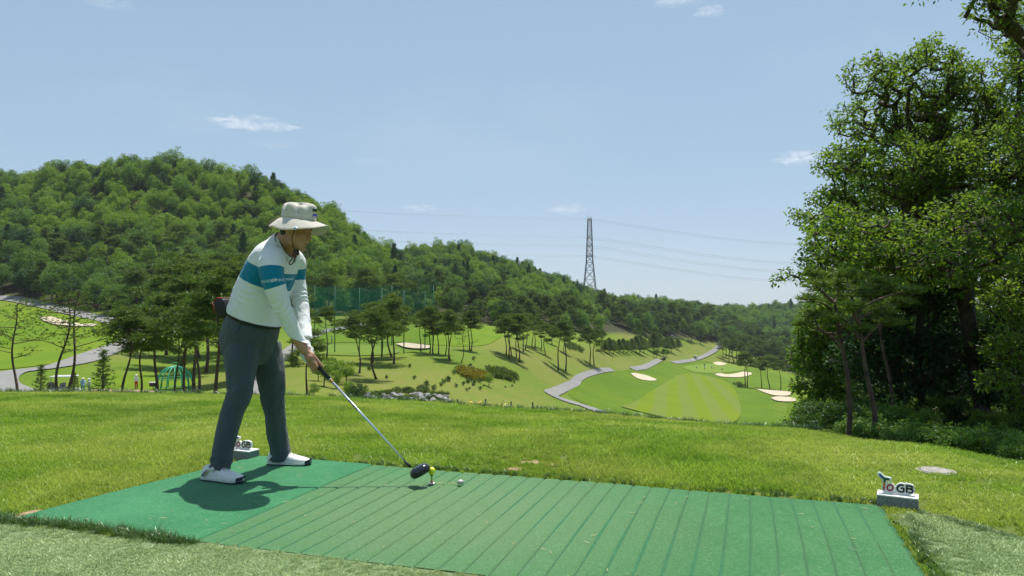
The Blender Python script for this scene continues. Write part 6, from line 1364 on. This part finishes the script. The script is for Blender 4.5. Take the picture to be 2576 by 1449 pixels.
def panel(a0, a1, b0, b1, nm='net_panel'):
    V = []; n = 8
    for i in range(n + 1):
        for j in range(n + 1):
            u, v = i / n, j / n; p = (a0 * (1 - u) + b0 * u) * (1 - v) + (a1 * (1 - u) + b1 * u) * v; sag = math.sin(u * math.pi); V.append(p - fb[2] + np.array([0, 0, -0.5 * sag * v]) + np.array([0, 0.35 * sag * math.sin(v * math.pi), 0]))
    idx = np.arange((n + 1) ** 2).reshape(n + 1, n + 1); F = np.stack([idx[:-1, :-1], idx[1:, :-1], idx[1:, 1:], idx[:-1, 1:]], -1).reshape(-1, 4); mb = MB(); mb.add(np.array(V), F); mb.build(nm, MAT['net'], net, True)
for i in range(5): panel(fb[i] + [0, 0, .05], ft_[i], fb[i + 1] + [0, 0, .05], ft_[i + 1])
panel(fb[5] + [0, 0, .05], ft_[5], bb[2], bt[2]); panel(bb[0], bt[0], bb[1], bt[1]); panel(bb[1], bt[1], bb[2], bt[2])
for a_, b_ in zip(ft_[:-1], ft_[1:]):
    mb = MB(); mid = (a_ + b_) / 2 - [0, 0, 0.5]; tube(mb, catmull([a_ - fb[2], mid - fb[2], b_ - fb[2]], 4), 0.03, 5); mb.build('rope', MAT['net_pole'], net, True)

# ------------------------------------------------------------------ green dome frame and board
dc = hit(440, 979); dD = PX(dc)[2]; dr = 45 / FPX * dD; dh = 58 / FPX * dD
dome = empty('dome_frame', dc); tag(dome, 'bright green metal dome frame standing on the lower green', 'dome frame')
MAT['dome'] = simple('dome_green', (0.05, 0.40, 0.22), 0.45)
for i in range(8):
    a = i * math.pi / 8; th = np.linspace(0, math.pi, 17); mb = MB(); tube(mb, np.column_stack([np.cos(th) * dr * math.cos(a), np.cos(th) * dr * math.sin(a), np.sin(th) ** 0.85 * dh]), 0.06, 6); mb.build('rib', MAT['dome'], dome, True)
for f in (0.02, 0.45):
    th = np.linspace(0, 2 * math.pi, 33); rr_ = dr * math.sqrt(max(0, 1 - (f ** (1 / .85)) ** 2)); mb = MB(); tube(mb, np.column_stack([np.cos(th) * rr_, np.sin(th) * rr_, np.full(33, f * dh + 0.03)]), 0.04, 6); mb.build('hoop', MAT['dome'], dome, True)
th = np.linspace(0, 2 * math.pi, 17); mb = MB(); tube(mb, np.column_stack([np.cos(th) * 0.32, 0 * th, dh + 0.2 + np.sin(th) * 0.2]), 0.035, 6); mb.build('finial', MAT['dome'], dome, True)
bp = hit(385, 984); bo_ = empty('notice_board', bp); tag(bo_, 'dark boxy board with a white top on a post near the dome frame', 'board')
s = PX(bp)[2] / FPX
mb = MB(); tube(mb, [(0, 0, -0.1), (0, 0, 14 * s)], 0.04, 8); mb.build('post', MAT['black'], bo_, True)
mb = MB(); box(mb, (0, 0, 16 * s), (18 * s, 0.2, 9 * s)); link('box', bevel_mesh(mb.mesh('box'), 0.02), MAT['black'], bo_)
mb = MB(); box(mb, (0, -0.02, 21.6 * s), (19 * s, 0.4, 2 * s)); link('top', bevel_mesh(mb.mesh('top'), 0.015), MAT['white_plastic'], bo_)

# ------------------------------------------------------------------ golf carts
MAT['cart_white'] = simple('cart_white', (0.75, 0.75, 0.73), 0.35, coat=0.4); MAT['cart_dark'] = simple('cart_dark', (0.03, 0.035, 0.035), 0.4, coat=0.3); MAT['rubber'] = simple('rubber', (0.02, 0.02, 0.02), 0.8); MAT['seat'] = simple('seat_grey', (0.22, 0.21, 0.19), 0.7)
m, t = new_mat('screen'); out(t, t.n('ShaderNodeMixShader', {0: 0.12, 1: t.n('ShaderNodeBsdfTransparent').outputs[0], 2: t.n('ShaderNodeBsdfGlossy', {'Roughness': 0.05}).outputs[0]}).outputs[0]); MAT['screen'] = m
def cart(loc, rz, label, roofm='cart_white', bodym='cart_white'):
    o = empty('golf_cart', loc, rz); tag(o, label, 'golf cart', 'golf carts on the course')
    mb = MB(); box(mb, (0.75, 0, 0.55), (0.75, 1.12, 0.42), taper=0.86); box(mb, (0, 0, 0.36), (2.3, 1.12, 0.16)); box(mb, (-0.72, 0, 0.60), (0.9, 1.14, 0.34), taper=0.95); link('body', bevel_mesh(mb.mesh('body'), 0.04), MAT[bodym], o)
    for x_ in (0.02, -0.75):
        mb = MB(); box(mb, (x_, 0, 0.84), (0.5, 1.08, 0.14)); box(mb, (x_ - 0.26, 0, 1.06), (0.12, 1.08, 0.42)); link('seat', bevel_mesh(mb.mesh('seat'), 0.03), MAT['seat'], o)
    mb = MB(); box(mb, (-0.12, 0, 1.86), (2.0, 1.24, 0.09), taper=0.94); link('roof', bevel_mesh(mb.mesh('roof'), 0.03), MAT[roofm], o)
    for sx, sy in ((0.72, 0.5), (0.72, -0.5), (-1.0, 0.52), (-1.0, -0.52)):
        mb = MB(); tube(mb, [(sx + (0.2 if sx > 0 else 0), sy, 0.6), (sx, sy, 1.84)], 0.025, 6); mb.build('post', MAT['cart_dark'], o, True)
    mb = MB(); mb.add([(0.91, -0.48, 0.78), (0.91, 0.48, 0.78), (0.74, 0.48, 1.78), (0.74, -0.48, 1.78)], [[0, 1, 2, 3]]); mb.build('windscreen', MAT['screen'], o)
    for sx in (0.72, -0.78):
        for sy in (0.5, -0.5):
            mb = MB(); tube(mb, [(sx, sy - 0.09, 0.235), (sx, sy + 0.09, 0.235)], 0.235, 16); w_ = mb.build('wheel', MAT['rubber'], o, True)
            mb = MB(); tube(mb, [(sx, sy - 0.096, 0.235), (sx, sy + 0.096, 0.235)], 0.12, 12); mb.build('hub', MAT['cart_white'], w_, True)
    mb = MB(); tube(mb, [(0.55, 0.25, 0.75), (0.32, 0.25, 1.02)], 0.02, 6); th = np.linspace(0, 2 * math.pi, 13); tube(mb, np.column_stack([0.3 + 0.1 * np.cos(th), 0.25 + 0.18 * np.sin(th), 1.03 + 0.1 * np.cos(th)]), 0.018, 5); mb.build('steering_wheel', MAT['cart_dark'], o, True)
    for y_ in (-0.3, 0.0, 0.3):
        mb = MB(); tube(mb, [(-1.22, y_, 0.5), (-1.30, y_, 1.32)], [0.12, 0.13], 10); mb.build('golf_bag', MAT['black' if y_ else 'cart_dark'], o, True)
    return o
cart(ground_at(168, 66), R(8), 'golf cart with a white roof half hidden behind the pines'); cart(hit(1668, 909) + [0, 0, .3], R(115), 'dark-roofed golf cart parked on the path beside the young trees', 'cart_dark', 'cart_dark')
cart(hit(1750, 905) + [0, 0, .3], R(-75), 'white-roofed golf cart driving on the far cart path'); cart(hit(1692, 852) + [0, 0, .1], R(20), 'white golf cart parked under the broad pines on the far knoll')

# ------------------------------------------------------------------ people in the distance
CL = {n: simple('cloth_' + n, c, 0.85, var=0.1, nscale=15) for n, c in dict(white=(0.7, 0.7, 0.7), blue=(0.30, 0.42, 0.62), pale=(0.45, 0.50, 0.55), dark=(0.03, 0.035, 0.04), red=(0.45, 0.02, 0.02), grey=(0.16, 0.17, 0.19), navy=(0.03, 0.04, 0.09), teal=(0.10, 0.30, 0.32)).items()}
def fig(loc, rz, top, trou, hatc, label, lean=0.0, crouch=False, h=1.70, vox=0.022, arms='down', group=None):
    s_ = h / 1.70; sw_ = math.sin(lean); cw = math.cos(lean)
    hip = np.array([0, 0, 0.90 if not crouch else 0.42]); 
    def up(z, x=0.0, y=0.0): return hip + np.array([sw_ * z + x, y, cw * z])
    neck = up(0.52); head = up(0.66, 0.03); sh = [up(0.46, 0, y) for y in (-0.19, 0.19)]
    if arms == 'fwd': el = [s + np.array([0.16, 0.02 * k, -0.22]) for s, k in zip(sh, (1, -1))]; ha = [np.array([sh[0][0] + 0.30, 0.0, hip[2] - 0.02])] * 2
    else: el = [s + np.array([0.02, 0.05 * k, -0.27]) for s, k in zip(sh, (-1, 1))]; ha = [e + np.array([0.10, 0.01, -0.22]) for e in el]
    kn = [np.array([0.06, y, 0.48]) for y in (-0.11, 0.11)] if not crouch else [np.array([0.32, y, 0.45]) for y in (-0.13, 0.13)]; an = [np.array([0.0, y, 0.07]) for y in (-0.13, 0.13)]
    def legs(mb, e):
        for k in (0, 1): hp_ = hip + [0, (-0.09, 0.09)[k], 0]; capsule(mb, hp_, kn[k], 0.085 + e, 0.062 + e, 8); capsule(mb, kn[k], an[k], 0.062 + e, 0.05 + e, 8)
        ellipsoid(mb, hip + [0, 0, 0.03], (0.12 + e, 0.16 + e, 0.12))
    def torso(mb, e):
        capsule(mb, up(0.06), up(0.40), 0.135 + e, 0.15 + e, 10); capsule(mb, sh[0], sh[1], 0.07 + e, 0.07 + e, 8)
        for k in (0, 1): capsule(mb, sh[k], el[k], 0.058 + e, 0.048 + e, 8); capsule(mb, el[k], el[k] * 0.3 + ha[k] * 0.7, 0.046 + e, 0.04 + e, 8)
    b = MB(); ellipsoid(b, head, (0.095, 0.078, 0.118)); ellipsoid(b, head + [0.085, 0, -0.02], (0.022, 0.02, 0.025)); capsule(b, neck, head, 0.055, 0.05, 8); torso(b, -0.012); legs(b, -0.012)
    for k in (0, 1): capsule(b, el[k], ha[k], 0.036, 0.034, 8); capsule(b, ha[k], ha[k] + [0.03, 0, -0.07], 0.036, 0.026, 8); capsule(b, an[k] - [0.04, 0, 0.03], an[k] + [0.16, 0, -0.035], 0.04, 0.035, 8)
    o = link('person', remesh(b, 'person', vox, 2), MAT['skin']); o.location = tuple(loc); o.rotation_euler = (0, 0, rz); o.scale = (s_,) * 3; tag(o, label, 'person', group)
    mb = MB(); torso(mb, 0.012); link('top', remesh(mb, 'top', vox, 2), CL[top], o); mb = MB(); legs(mb, 0.012); link('trousers', remesh(mb, 'trousers', vox, 2), CL[trou], o)
    mb = MB(); tube(mb, [head + [0, 0, 0.045], head + [0, 0, 0.058], head + [0, 0, 0.062], head + [0, 0, 0.12], head + [0, 0, 0.135]], [0.15, 0.152, 0.105, 0.095, 0.05], 14); mb.build('hat', CL[hatc], o, True); return o
fig(ground_at(211, 76), R(-60), 'blue', 'teal', 'white', 'person in a pale blue top and white hat beside the half-hidden cart', arms='fwd')
fig(ground_at(227, 75), R(200), 'pale', 'grey', 'white', 'person in grey clothes facing the one in pale blue by the cart', arms='fwd')
fig(ground_at(262, 82), R(90), 'dark', 'dark', 'dark', 'person in dark clothes behind the lanky young pine')
fig(ground_at(344.6, 82), R(80), 'white', 'red', 'white', 'person in a white top and red trousers under the leaning pine')
fig(hit(835, 866), R(180), 'pale', 'dark', 'dark', 'lone person walking on the practice green inside the nets', vox=0.03)
for (px, py, tp, tr_, r_, lab, kw) in [(1752, 929.5, 'white', 'dark', 0, 'bent golfer in white at the edge of the far green', dict(lean=0.6, arms='fwd')), (1772, 925.5, 'dark', 'dark', 90, 'golfer in dark clothes at the back of the far green', {}), (1773, 931.5, 'white', 'dark', 200, 'golfer in white top standing nearest the middle of the far green', {}),
                                       (1789.5, 929.5, 'white', 'dark', 10, 'golfer in white top, one of a close pair on the far green', {}), (1794.5, 930.5, 'pale', 'navy', 170, 'golfer in grey top, one of a close pair on the far green', {}), (1817.5, 933.5, 'navy', 'dark', 120, 'crouching golfer reading a putt on the far green', dict(crouch=True, lean=0.5, arms='fwd'))]:
    fig(hit(px, py) + [0, 0, .25], R(r_), tp, tr_, 'white' if tp != 'dark' else 'dark', lab, vox=0.035, **kw)

# ------------------------------------------------------------------ rock garden
MAT['rock'] = simple('rock', (0.20, 0.195, 0.185), 0.9, var=0.35, nscale=1.6, bump=0.6, bscale=6, col2=(0.38, 0.37, 0.35))
RKM = []
for i in range(6):
    bm = bmesh.new(); bmesh.ops.create_icosphere(bm, subdivisions=3, radius=0.5); me = bpy.data.meshes.new('boulder'); bm.to_mesh(me); bm.free(); co = get_co(me); g = np.random.default_rng(500 + i)
    for _ in range(9):     # chop planes for angular faces
        d = sphere_dirs(1, g)[0]; lim = g.uniform(0.28, 0.42); h_ = co @ d; co = co - np.outer(np.maximum(0, h_ - lim), d)
    co *= [1.25, 1.0, 0.85]; co += vnoise(co, 4.0, i)[:, None] * 0.03 * nrm(co); set_co(me, co); me.materials.append(MAT['rock']); RKM.append(me)
rk = [(40, 598, 900), (130, 605, 860), (70, 560, 840), (110, 545, 780), (70, 545, 1040), (60, 520, 990), (75, 580, 1000), (60, 560, 1090), (90, 520, 1130), (85, 515, 1205), (50, 560, 1160), (60, 600, 1210), (70, 590, 1290), (95, 530, 1390), (100, 535, 1465), (70, 585, 1400), (75, 565, 1490), (65, 590, 1530), (90, 545, 1555), (80, 580, 1620), (70, 520, 1640), (95, 550, 1700), (90, 545, 1780), (80, 590, 1795), (70, 600, 1840), (60, 510, 1540), (50, 490, 1400), (55, 495, 1020), (45, 600, 1000), (50, 610, 1180), (60, 575, 1340), (45, 605, 1460)]
for i, (sz, cy_, cx_) in enumerate(rk):
    px, py = 766.7 + .1984 * cx_, 894.5 + .1984 * cy_; p = hit(px, py + 3.0); s = sz * 1.15 * .1984 / FPX * PX(p)[2] * rng.uniform(0.95, 1.2)
    o = link('rock', RKM[i % 6]); o.location = tuple(p + [0, 0, s * 0.28]); o.rotation_euler = (rng.uniform(-.4, .4), rng.uniform(-.4, .4), rng.uniform(0, 6.28)); o.scale = (s, s, s * rng.uniform(0.85, 1.25)); tag(o, ('small ' if sz < 60 else 'big ' if sz > 88 else '') + 'grey boulder ' + ('at the sapling end' if cx_ < 1000 else 'at the flowered end' if cx_ > 1680 else 'along the lower edge' if cy_ > 575 else 'high in the middle') + ' of the rock garden', 'rock', 'boulders of the rock garden')
JK = []
for i in range(3):
    tm, cm = shrub_mb(520 + i, 0.75, 0.55, 90, 11, 0.16, 0.03); JK.append(Kind('juniper', tm, cm, 'bark', 'juniper'))
for (cx_, cy_) in [(850, 520), (900, 510), (960, 500), (1110, 480), (1180, 455), (1240, 440), (1300, 450), (1360, 460), (1430, 455), (1500, 450), (1280, 530), (1340, 540), (1250, 570), (1400, 570), (1620, 505), (1680, 510), (1740, 500), (1130, 600), (1010, 490), (1590, 540), (1480, 415), (1300, 590)]:
    p = hit(766.7 + .1984 * cx_, 894.5 + .1984 * (cy_ + 22)); JK[int(rng.integers(0, 3))].place('juniper_shrub', p, rng.uniform(0, 6.28), rng.uniform(0.7, 1.15), 'yellow-green creeping juniper ' + ('above' if cy_ < 465 else 'between') + ' the boulders ' + ('at the sapling end' if cx_ < 1020 else 'at the flowered end' if cx_ > 1560 else 'in the middle') + ' of the rock garden', 'shrub', 'junipers in the rock garden')
for (cx_, cy_, sc) in [(695, 560, 1.5), (640, 560, 0.8)]:
    UK[0].place('shrub', hit(766.7 + .1984 * cx_, 894.5 + .1984 * cy_), 0.3, sc, 'grey-green bush beside the end of the rock garden', 'shrub', 'bushes beside the rock garden')
# yellow shrub beds on the slopes
def bed(outline, label, n, h=0.7, mat='yellow_shrub'):
    w_ = np.array([hit(x, y)[:2] for x, y in outline]); lo, hi = w_.min(0), w_.max(0); g = np.random.default_rng(n); C = []
    while len(C) < n:
        q = g.uniform(lo, hi)
        if inside(w_, np.array([q[0]]), np.array([q[1]]))[0]: C.append((q[0], q[1], float(H(*q)) + h * g.uniform(0.15, 0.85)))
    C = np.array(C); c0 = C.mean(0); c0[2] = float(H(c0[0], c0[1])); B = np.repeat(C - c0, 9, 0); d = sphere_dirs(len(B), g); d[:, 2] = np.abs(d[:, 2]); cm = MB(); leaf_cards(cm, B + sphere_dirs(len(B), g) * 0.2, d, 0.34 * g.uniform(0.7, 1.2, len(B)), 0.10, g)
    o = empty('shrub_bed', c0); tag(o, label, 'shrub bed'); cm.build('leaves', MAT[mat], o)
    tm = MB()
    for q in (C - c0)[::6]: tube(tm, [q * [1, 1, 0] + [0, 0, H(q[0] + c0[0], q[1] + c0[1]) - c0[2] - 0.05], q], 0.02, 4, cap=False)
    tm.build('stems', MAT['bark'], o)
bed([(1148, 934), (1170, 931), (1200, 940), (1228, 950), (1225, 960), (1190, 958), (1160, 948)], 'golden yellow shrub bed on the dry slope, nearer the nets', 420)
bed([(1222, 932), (1250, 932), (1290, 945), (1306, 956), (1285, 960), (1250, 952), (1228, 948)], 'yellow-green shrub bed on the dry slope behind the lone sapling', 420, mat='juniper')
bed([(1418, 868), (1440, 866), (1470, 884), (1464, 889), (1430, 880)], 'yellow-green shrub strip under the clump of pines', 220, mat='juniper')
bed([(1842, 967), (1862, 965), (1874, 973), (1860, 976)], 'dark green bush at the foot of the slender fairway pines', 120, mat='juniper')
# weeds on the dry slope
WK = []
for i in range(2):
    tm, cm = shrub_mb(540 + i, 0.45, 0.9, 40, 9, 0.16, 0.03); WK.append(Kind('weed', tm, cm, 'bark', 'shrub'))
for i in range(46):
    px, py = rng.uniform(800, 1330), rng.uniform(905, 990)
    if i < 16: px, py = rng.uniform(1090, 1230), rng.uniform(960, 985)
    WK[i % 2].place('weed', hit(px, py), rng.uniform(0, 6.28), rng.uniform(0.35, 0.9), 'small ragged weed on the dry slope', 'weed', 'weeds on the dry slope')
# flowers and posts along the rim of the tee
MAT['petal'] = simple('petal_yellow', (0.65, 0.45, 0.02), 0.7); fl = MB(); g = np.random.default_rng(77)
for i in range(900):
    px = g.uniform(1110, 1425); D = g.uniform(10.9, 12.2) - 0.0007 * (px - 1110); p = ground_at(px, D); hh = g.uniform(0.05, 0.16) * (1.0 if px > 1180 else 0.7); a = g.uniform(0, 6.28)
    c = p + [0, 0, hh]; d = np.array([math.cos(a), math.sin(a), 0.3]) * 0.014; e = np.array([-math.sin(a), math.cos(a), 0.5]) * 0.014; fl.add([c - d, c + e, c + d, c - e], [[0, 1, 2, 3]])
tag(fl.build('yellow_flowers', MAT['petal']), 'yellow flowers growing along the far rim of the tee', kind='stuff')
fs = []
for i in range(700):
    px = rng.uniform(1100, 1430); fs.append(ground_at(px, rng.uniform(10.9, 12.3) - 0.0007 * (px - 1110)))
fs = np.array(fs); m = len(fs); scatter('flower_stalks', fs, np.column_stack([rng.normal(0, .1, m), rng.normal(0, .1, m), rng.uniform(0, 6.28, m)]), rng.uniform(1.0, 2.0, m), rng.integers(0, 2, m), tuft_protos, 'green stalks of the flowers along the rim of the tee')
MAT['post_wood'] = simple('post_wood', (0.06, 0.045, 0.035), 0.9)
for (px, ty) in [(1107, 1016), (1150, 1004), (1221, 1004), (1285, 1010), (1339, 1012), (1381, 1028), (1420, 1030), (1453, 1036)]:
    D = 12.6 - 0.001 * (px - 1100); b_ = ground_at(px, D); h_ = (PX(b_)[1] - ty) / FPX * D; o = empty('fence_post', b_); tag(o, 'short dark wooden post behind the rim of the tee', 'post', 'posts behind the rim of the tee')
    mb = MB(); tube(mb, [(0, 0, -0.15), (0.005, 0, h_ * 0.96)], [0.016, 0.013], 7); mb.build('post', MAT['post_wood'], o, True); mb = MB(); tube(mb, [(0.005, 0, h_ * 0.96), (0.005, 0, h_)], [0.015, 0.008], 7); mb.build('cap', MAT['post_wood'], o, True)

# ------------------------------------------------------------------ pylon and power lines
MAT['steel'] = simple('steel', (0.16, 0.16, 0.17), 0.6, 0.3); PD = 432.0
def pz(py): return P(1485, py, PD)[2]
pb = ground_at(1483.5, PD); pyl = empty('power_pylon', pb); tag(pyl, 'tall grey lattice power pylon rising out of the hilltop forest', 'pylon')
lv = [(pb[2] - 1, 4.3), (pz(728), 3.5), (pz(655.5), 1.85), (pz(600), 1.45), (pz(549), 1.0)]; lz = np.array([a for a, _ in lv]); lw = np.array([b for _, b in lv])
def hw(z): return float(np.interp(z, lz, lw))
for sx in (-1, 1):
    for sy in (-1, 1):
        mb = MB(); tube(mb, [(sx * b, sy * b, a - pb[2]) for a, b in lv], 0.20, 4); mb.build('leg', MAT['steel'], pyl)
zs = [lz[0]]
while zs[-1] < lz[-1] - 1.0: zs.append(min(lz[-1], zs[-1] + hw(zs[-1]) * 1.9))
for a, b in zip(zs[:-1], zs[1:]):
    mb = MB()
    for (ex, ey, fx, fy) in ((-1, -1, 1, -1), (-1, 1, 1, 1), (-1, -1, -1, 1), (1, -1, 1, 1)):
        w0, w1 = hw(a), hw(b); p00 = (ex * w0, ey * w0, a - pb[2]); p01 = (fx * w0, fy * w0, a - pb[2]); p10 = (ex * w1, ey * w1, b - pb[2]); p11 = (fx * w1, fy * w1, b - pb[2])
        tube(mb, [p00, p11], 0.11, 4); tube(mb, [p01, p10], 0.11, 4); tube(mb, [p10, p11], 0.10, 4)
    mb.build('bracing', MAT['steel'], pyl)
arms = [552, 598, 620, 645]; AL = [3.0, 5.0, 5.6, 5.0]
for py, L_ in zip(arms, AL):
    z_ = pz(py) - pb[2]
    for s in (-1, 1):
        mb = MB(); w0 = hw(z_ + pb[2])
        for sx in (-1, 1): tube(mb, [(sx * w0, s * w0, z_), (0, s * (w0 + L_), z_ + 0.3)], 0.12, 4); tube(mb, [(sx * w0, s * w0, z_ + 1.8), (0, s * (w0 + L_), z_ + 0.3)], 0.10, 4)
        mb.build('crossarm', MAT['steel'], pyl)
MAT['wire'] = simple('wire', (0.10, 0.10, 0.11), 0.5, 0.4)
for i, (py, ly, ry, L_) in enumerate(zip(arms, [517, 563, 588, 618], [604, 653, 676, 700], AL)):
    for s in (-1, 1):
        w0 = hw(pz(py)); a = np.array([pb[0], pb[1] + s * (w0 + L_), pz(py) + 0.1]); D0 = a[1]
        e = P(500, ly - 12, D0 - 25); mid = (a + e) / 2 - [0, 0, 2.0]; mb = MB(); tube(mb, catmull([a, mid, e], 12), 0.04, 4)
        tag(mb.build('power_line', MAT['wire']), 'thin power line running from the pylon behind the big wooded hill', 'power line', 'power lines towards the big hill')
        e = P(2150, ry + 20 + 2 * s, D0 + 60); mid = (a + e) / 2 - [0, 0, 3.0]; mb = MB(); tube(mb, catmull([a, mid, e], 12), 0.04, 4)
        tag(mb.build('power_line', MAT['wire']), 'thin power line running from the pylon behind the oaks beside the tee', 'power line', 'power lines towards the oaks')

# ------------------------------------------------------------------ haze
mb = MB(); box(mb, (0, 0, 25), (3600, 3600, 190)); hz_o = mb.build('haze'); m = bpy.data.materials.new('haze_air'); m.use_nodes = True; m.node_tree.nodes.clear(); t = NT(m.node_tree)
pv = t.n('ShaderNodeVolumePrincipled', {'Color': (0.80, 0.88, 0.97, 1), 'Density': 0.0001, 'Anisotropy': 0.2}); o_ = t.n('ShaderNodeOutputMaterial'); t.nt.links.new(pv.outputs[0], o_.inputs['Volume'])
hz_o.data.materials.append(m); tag(hz_o, 'thin summer haze over the valley', kind='stuff')
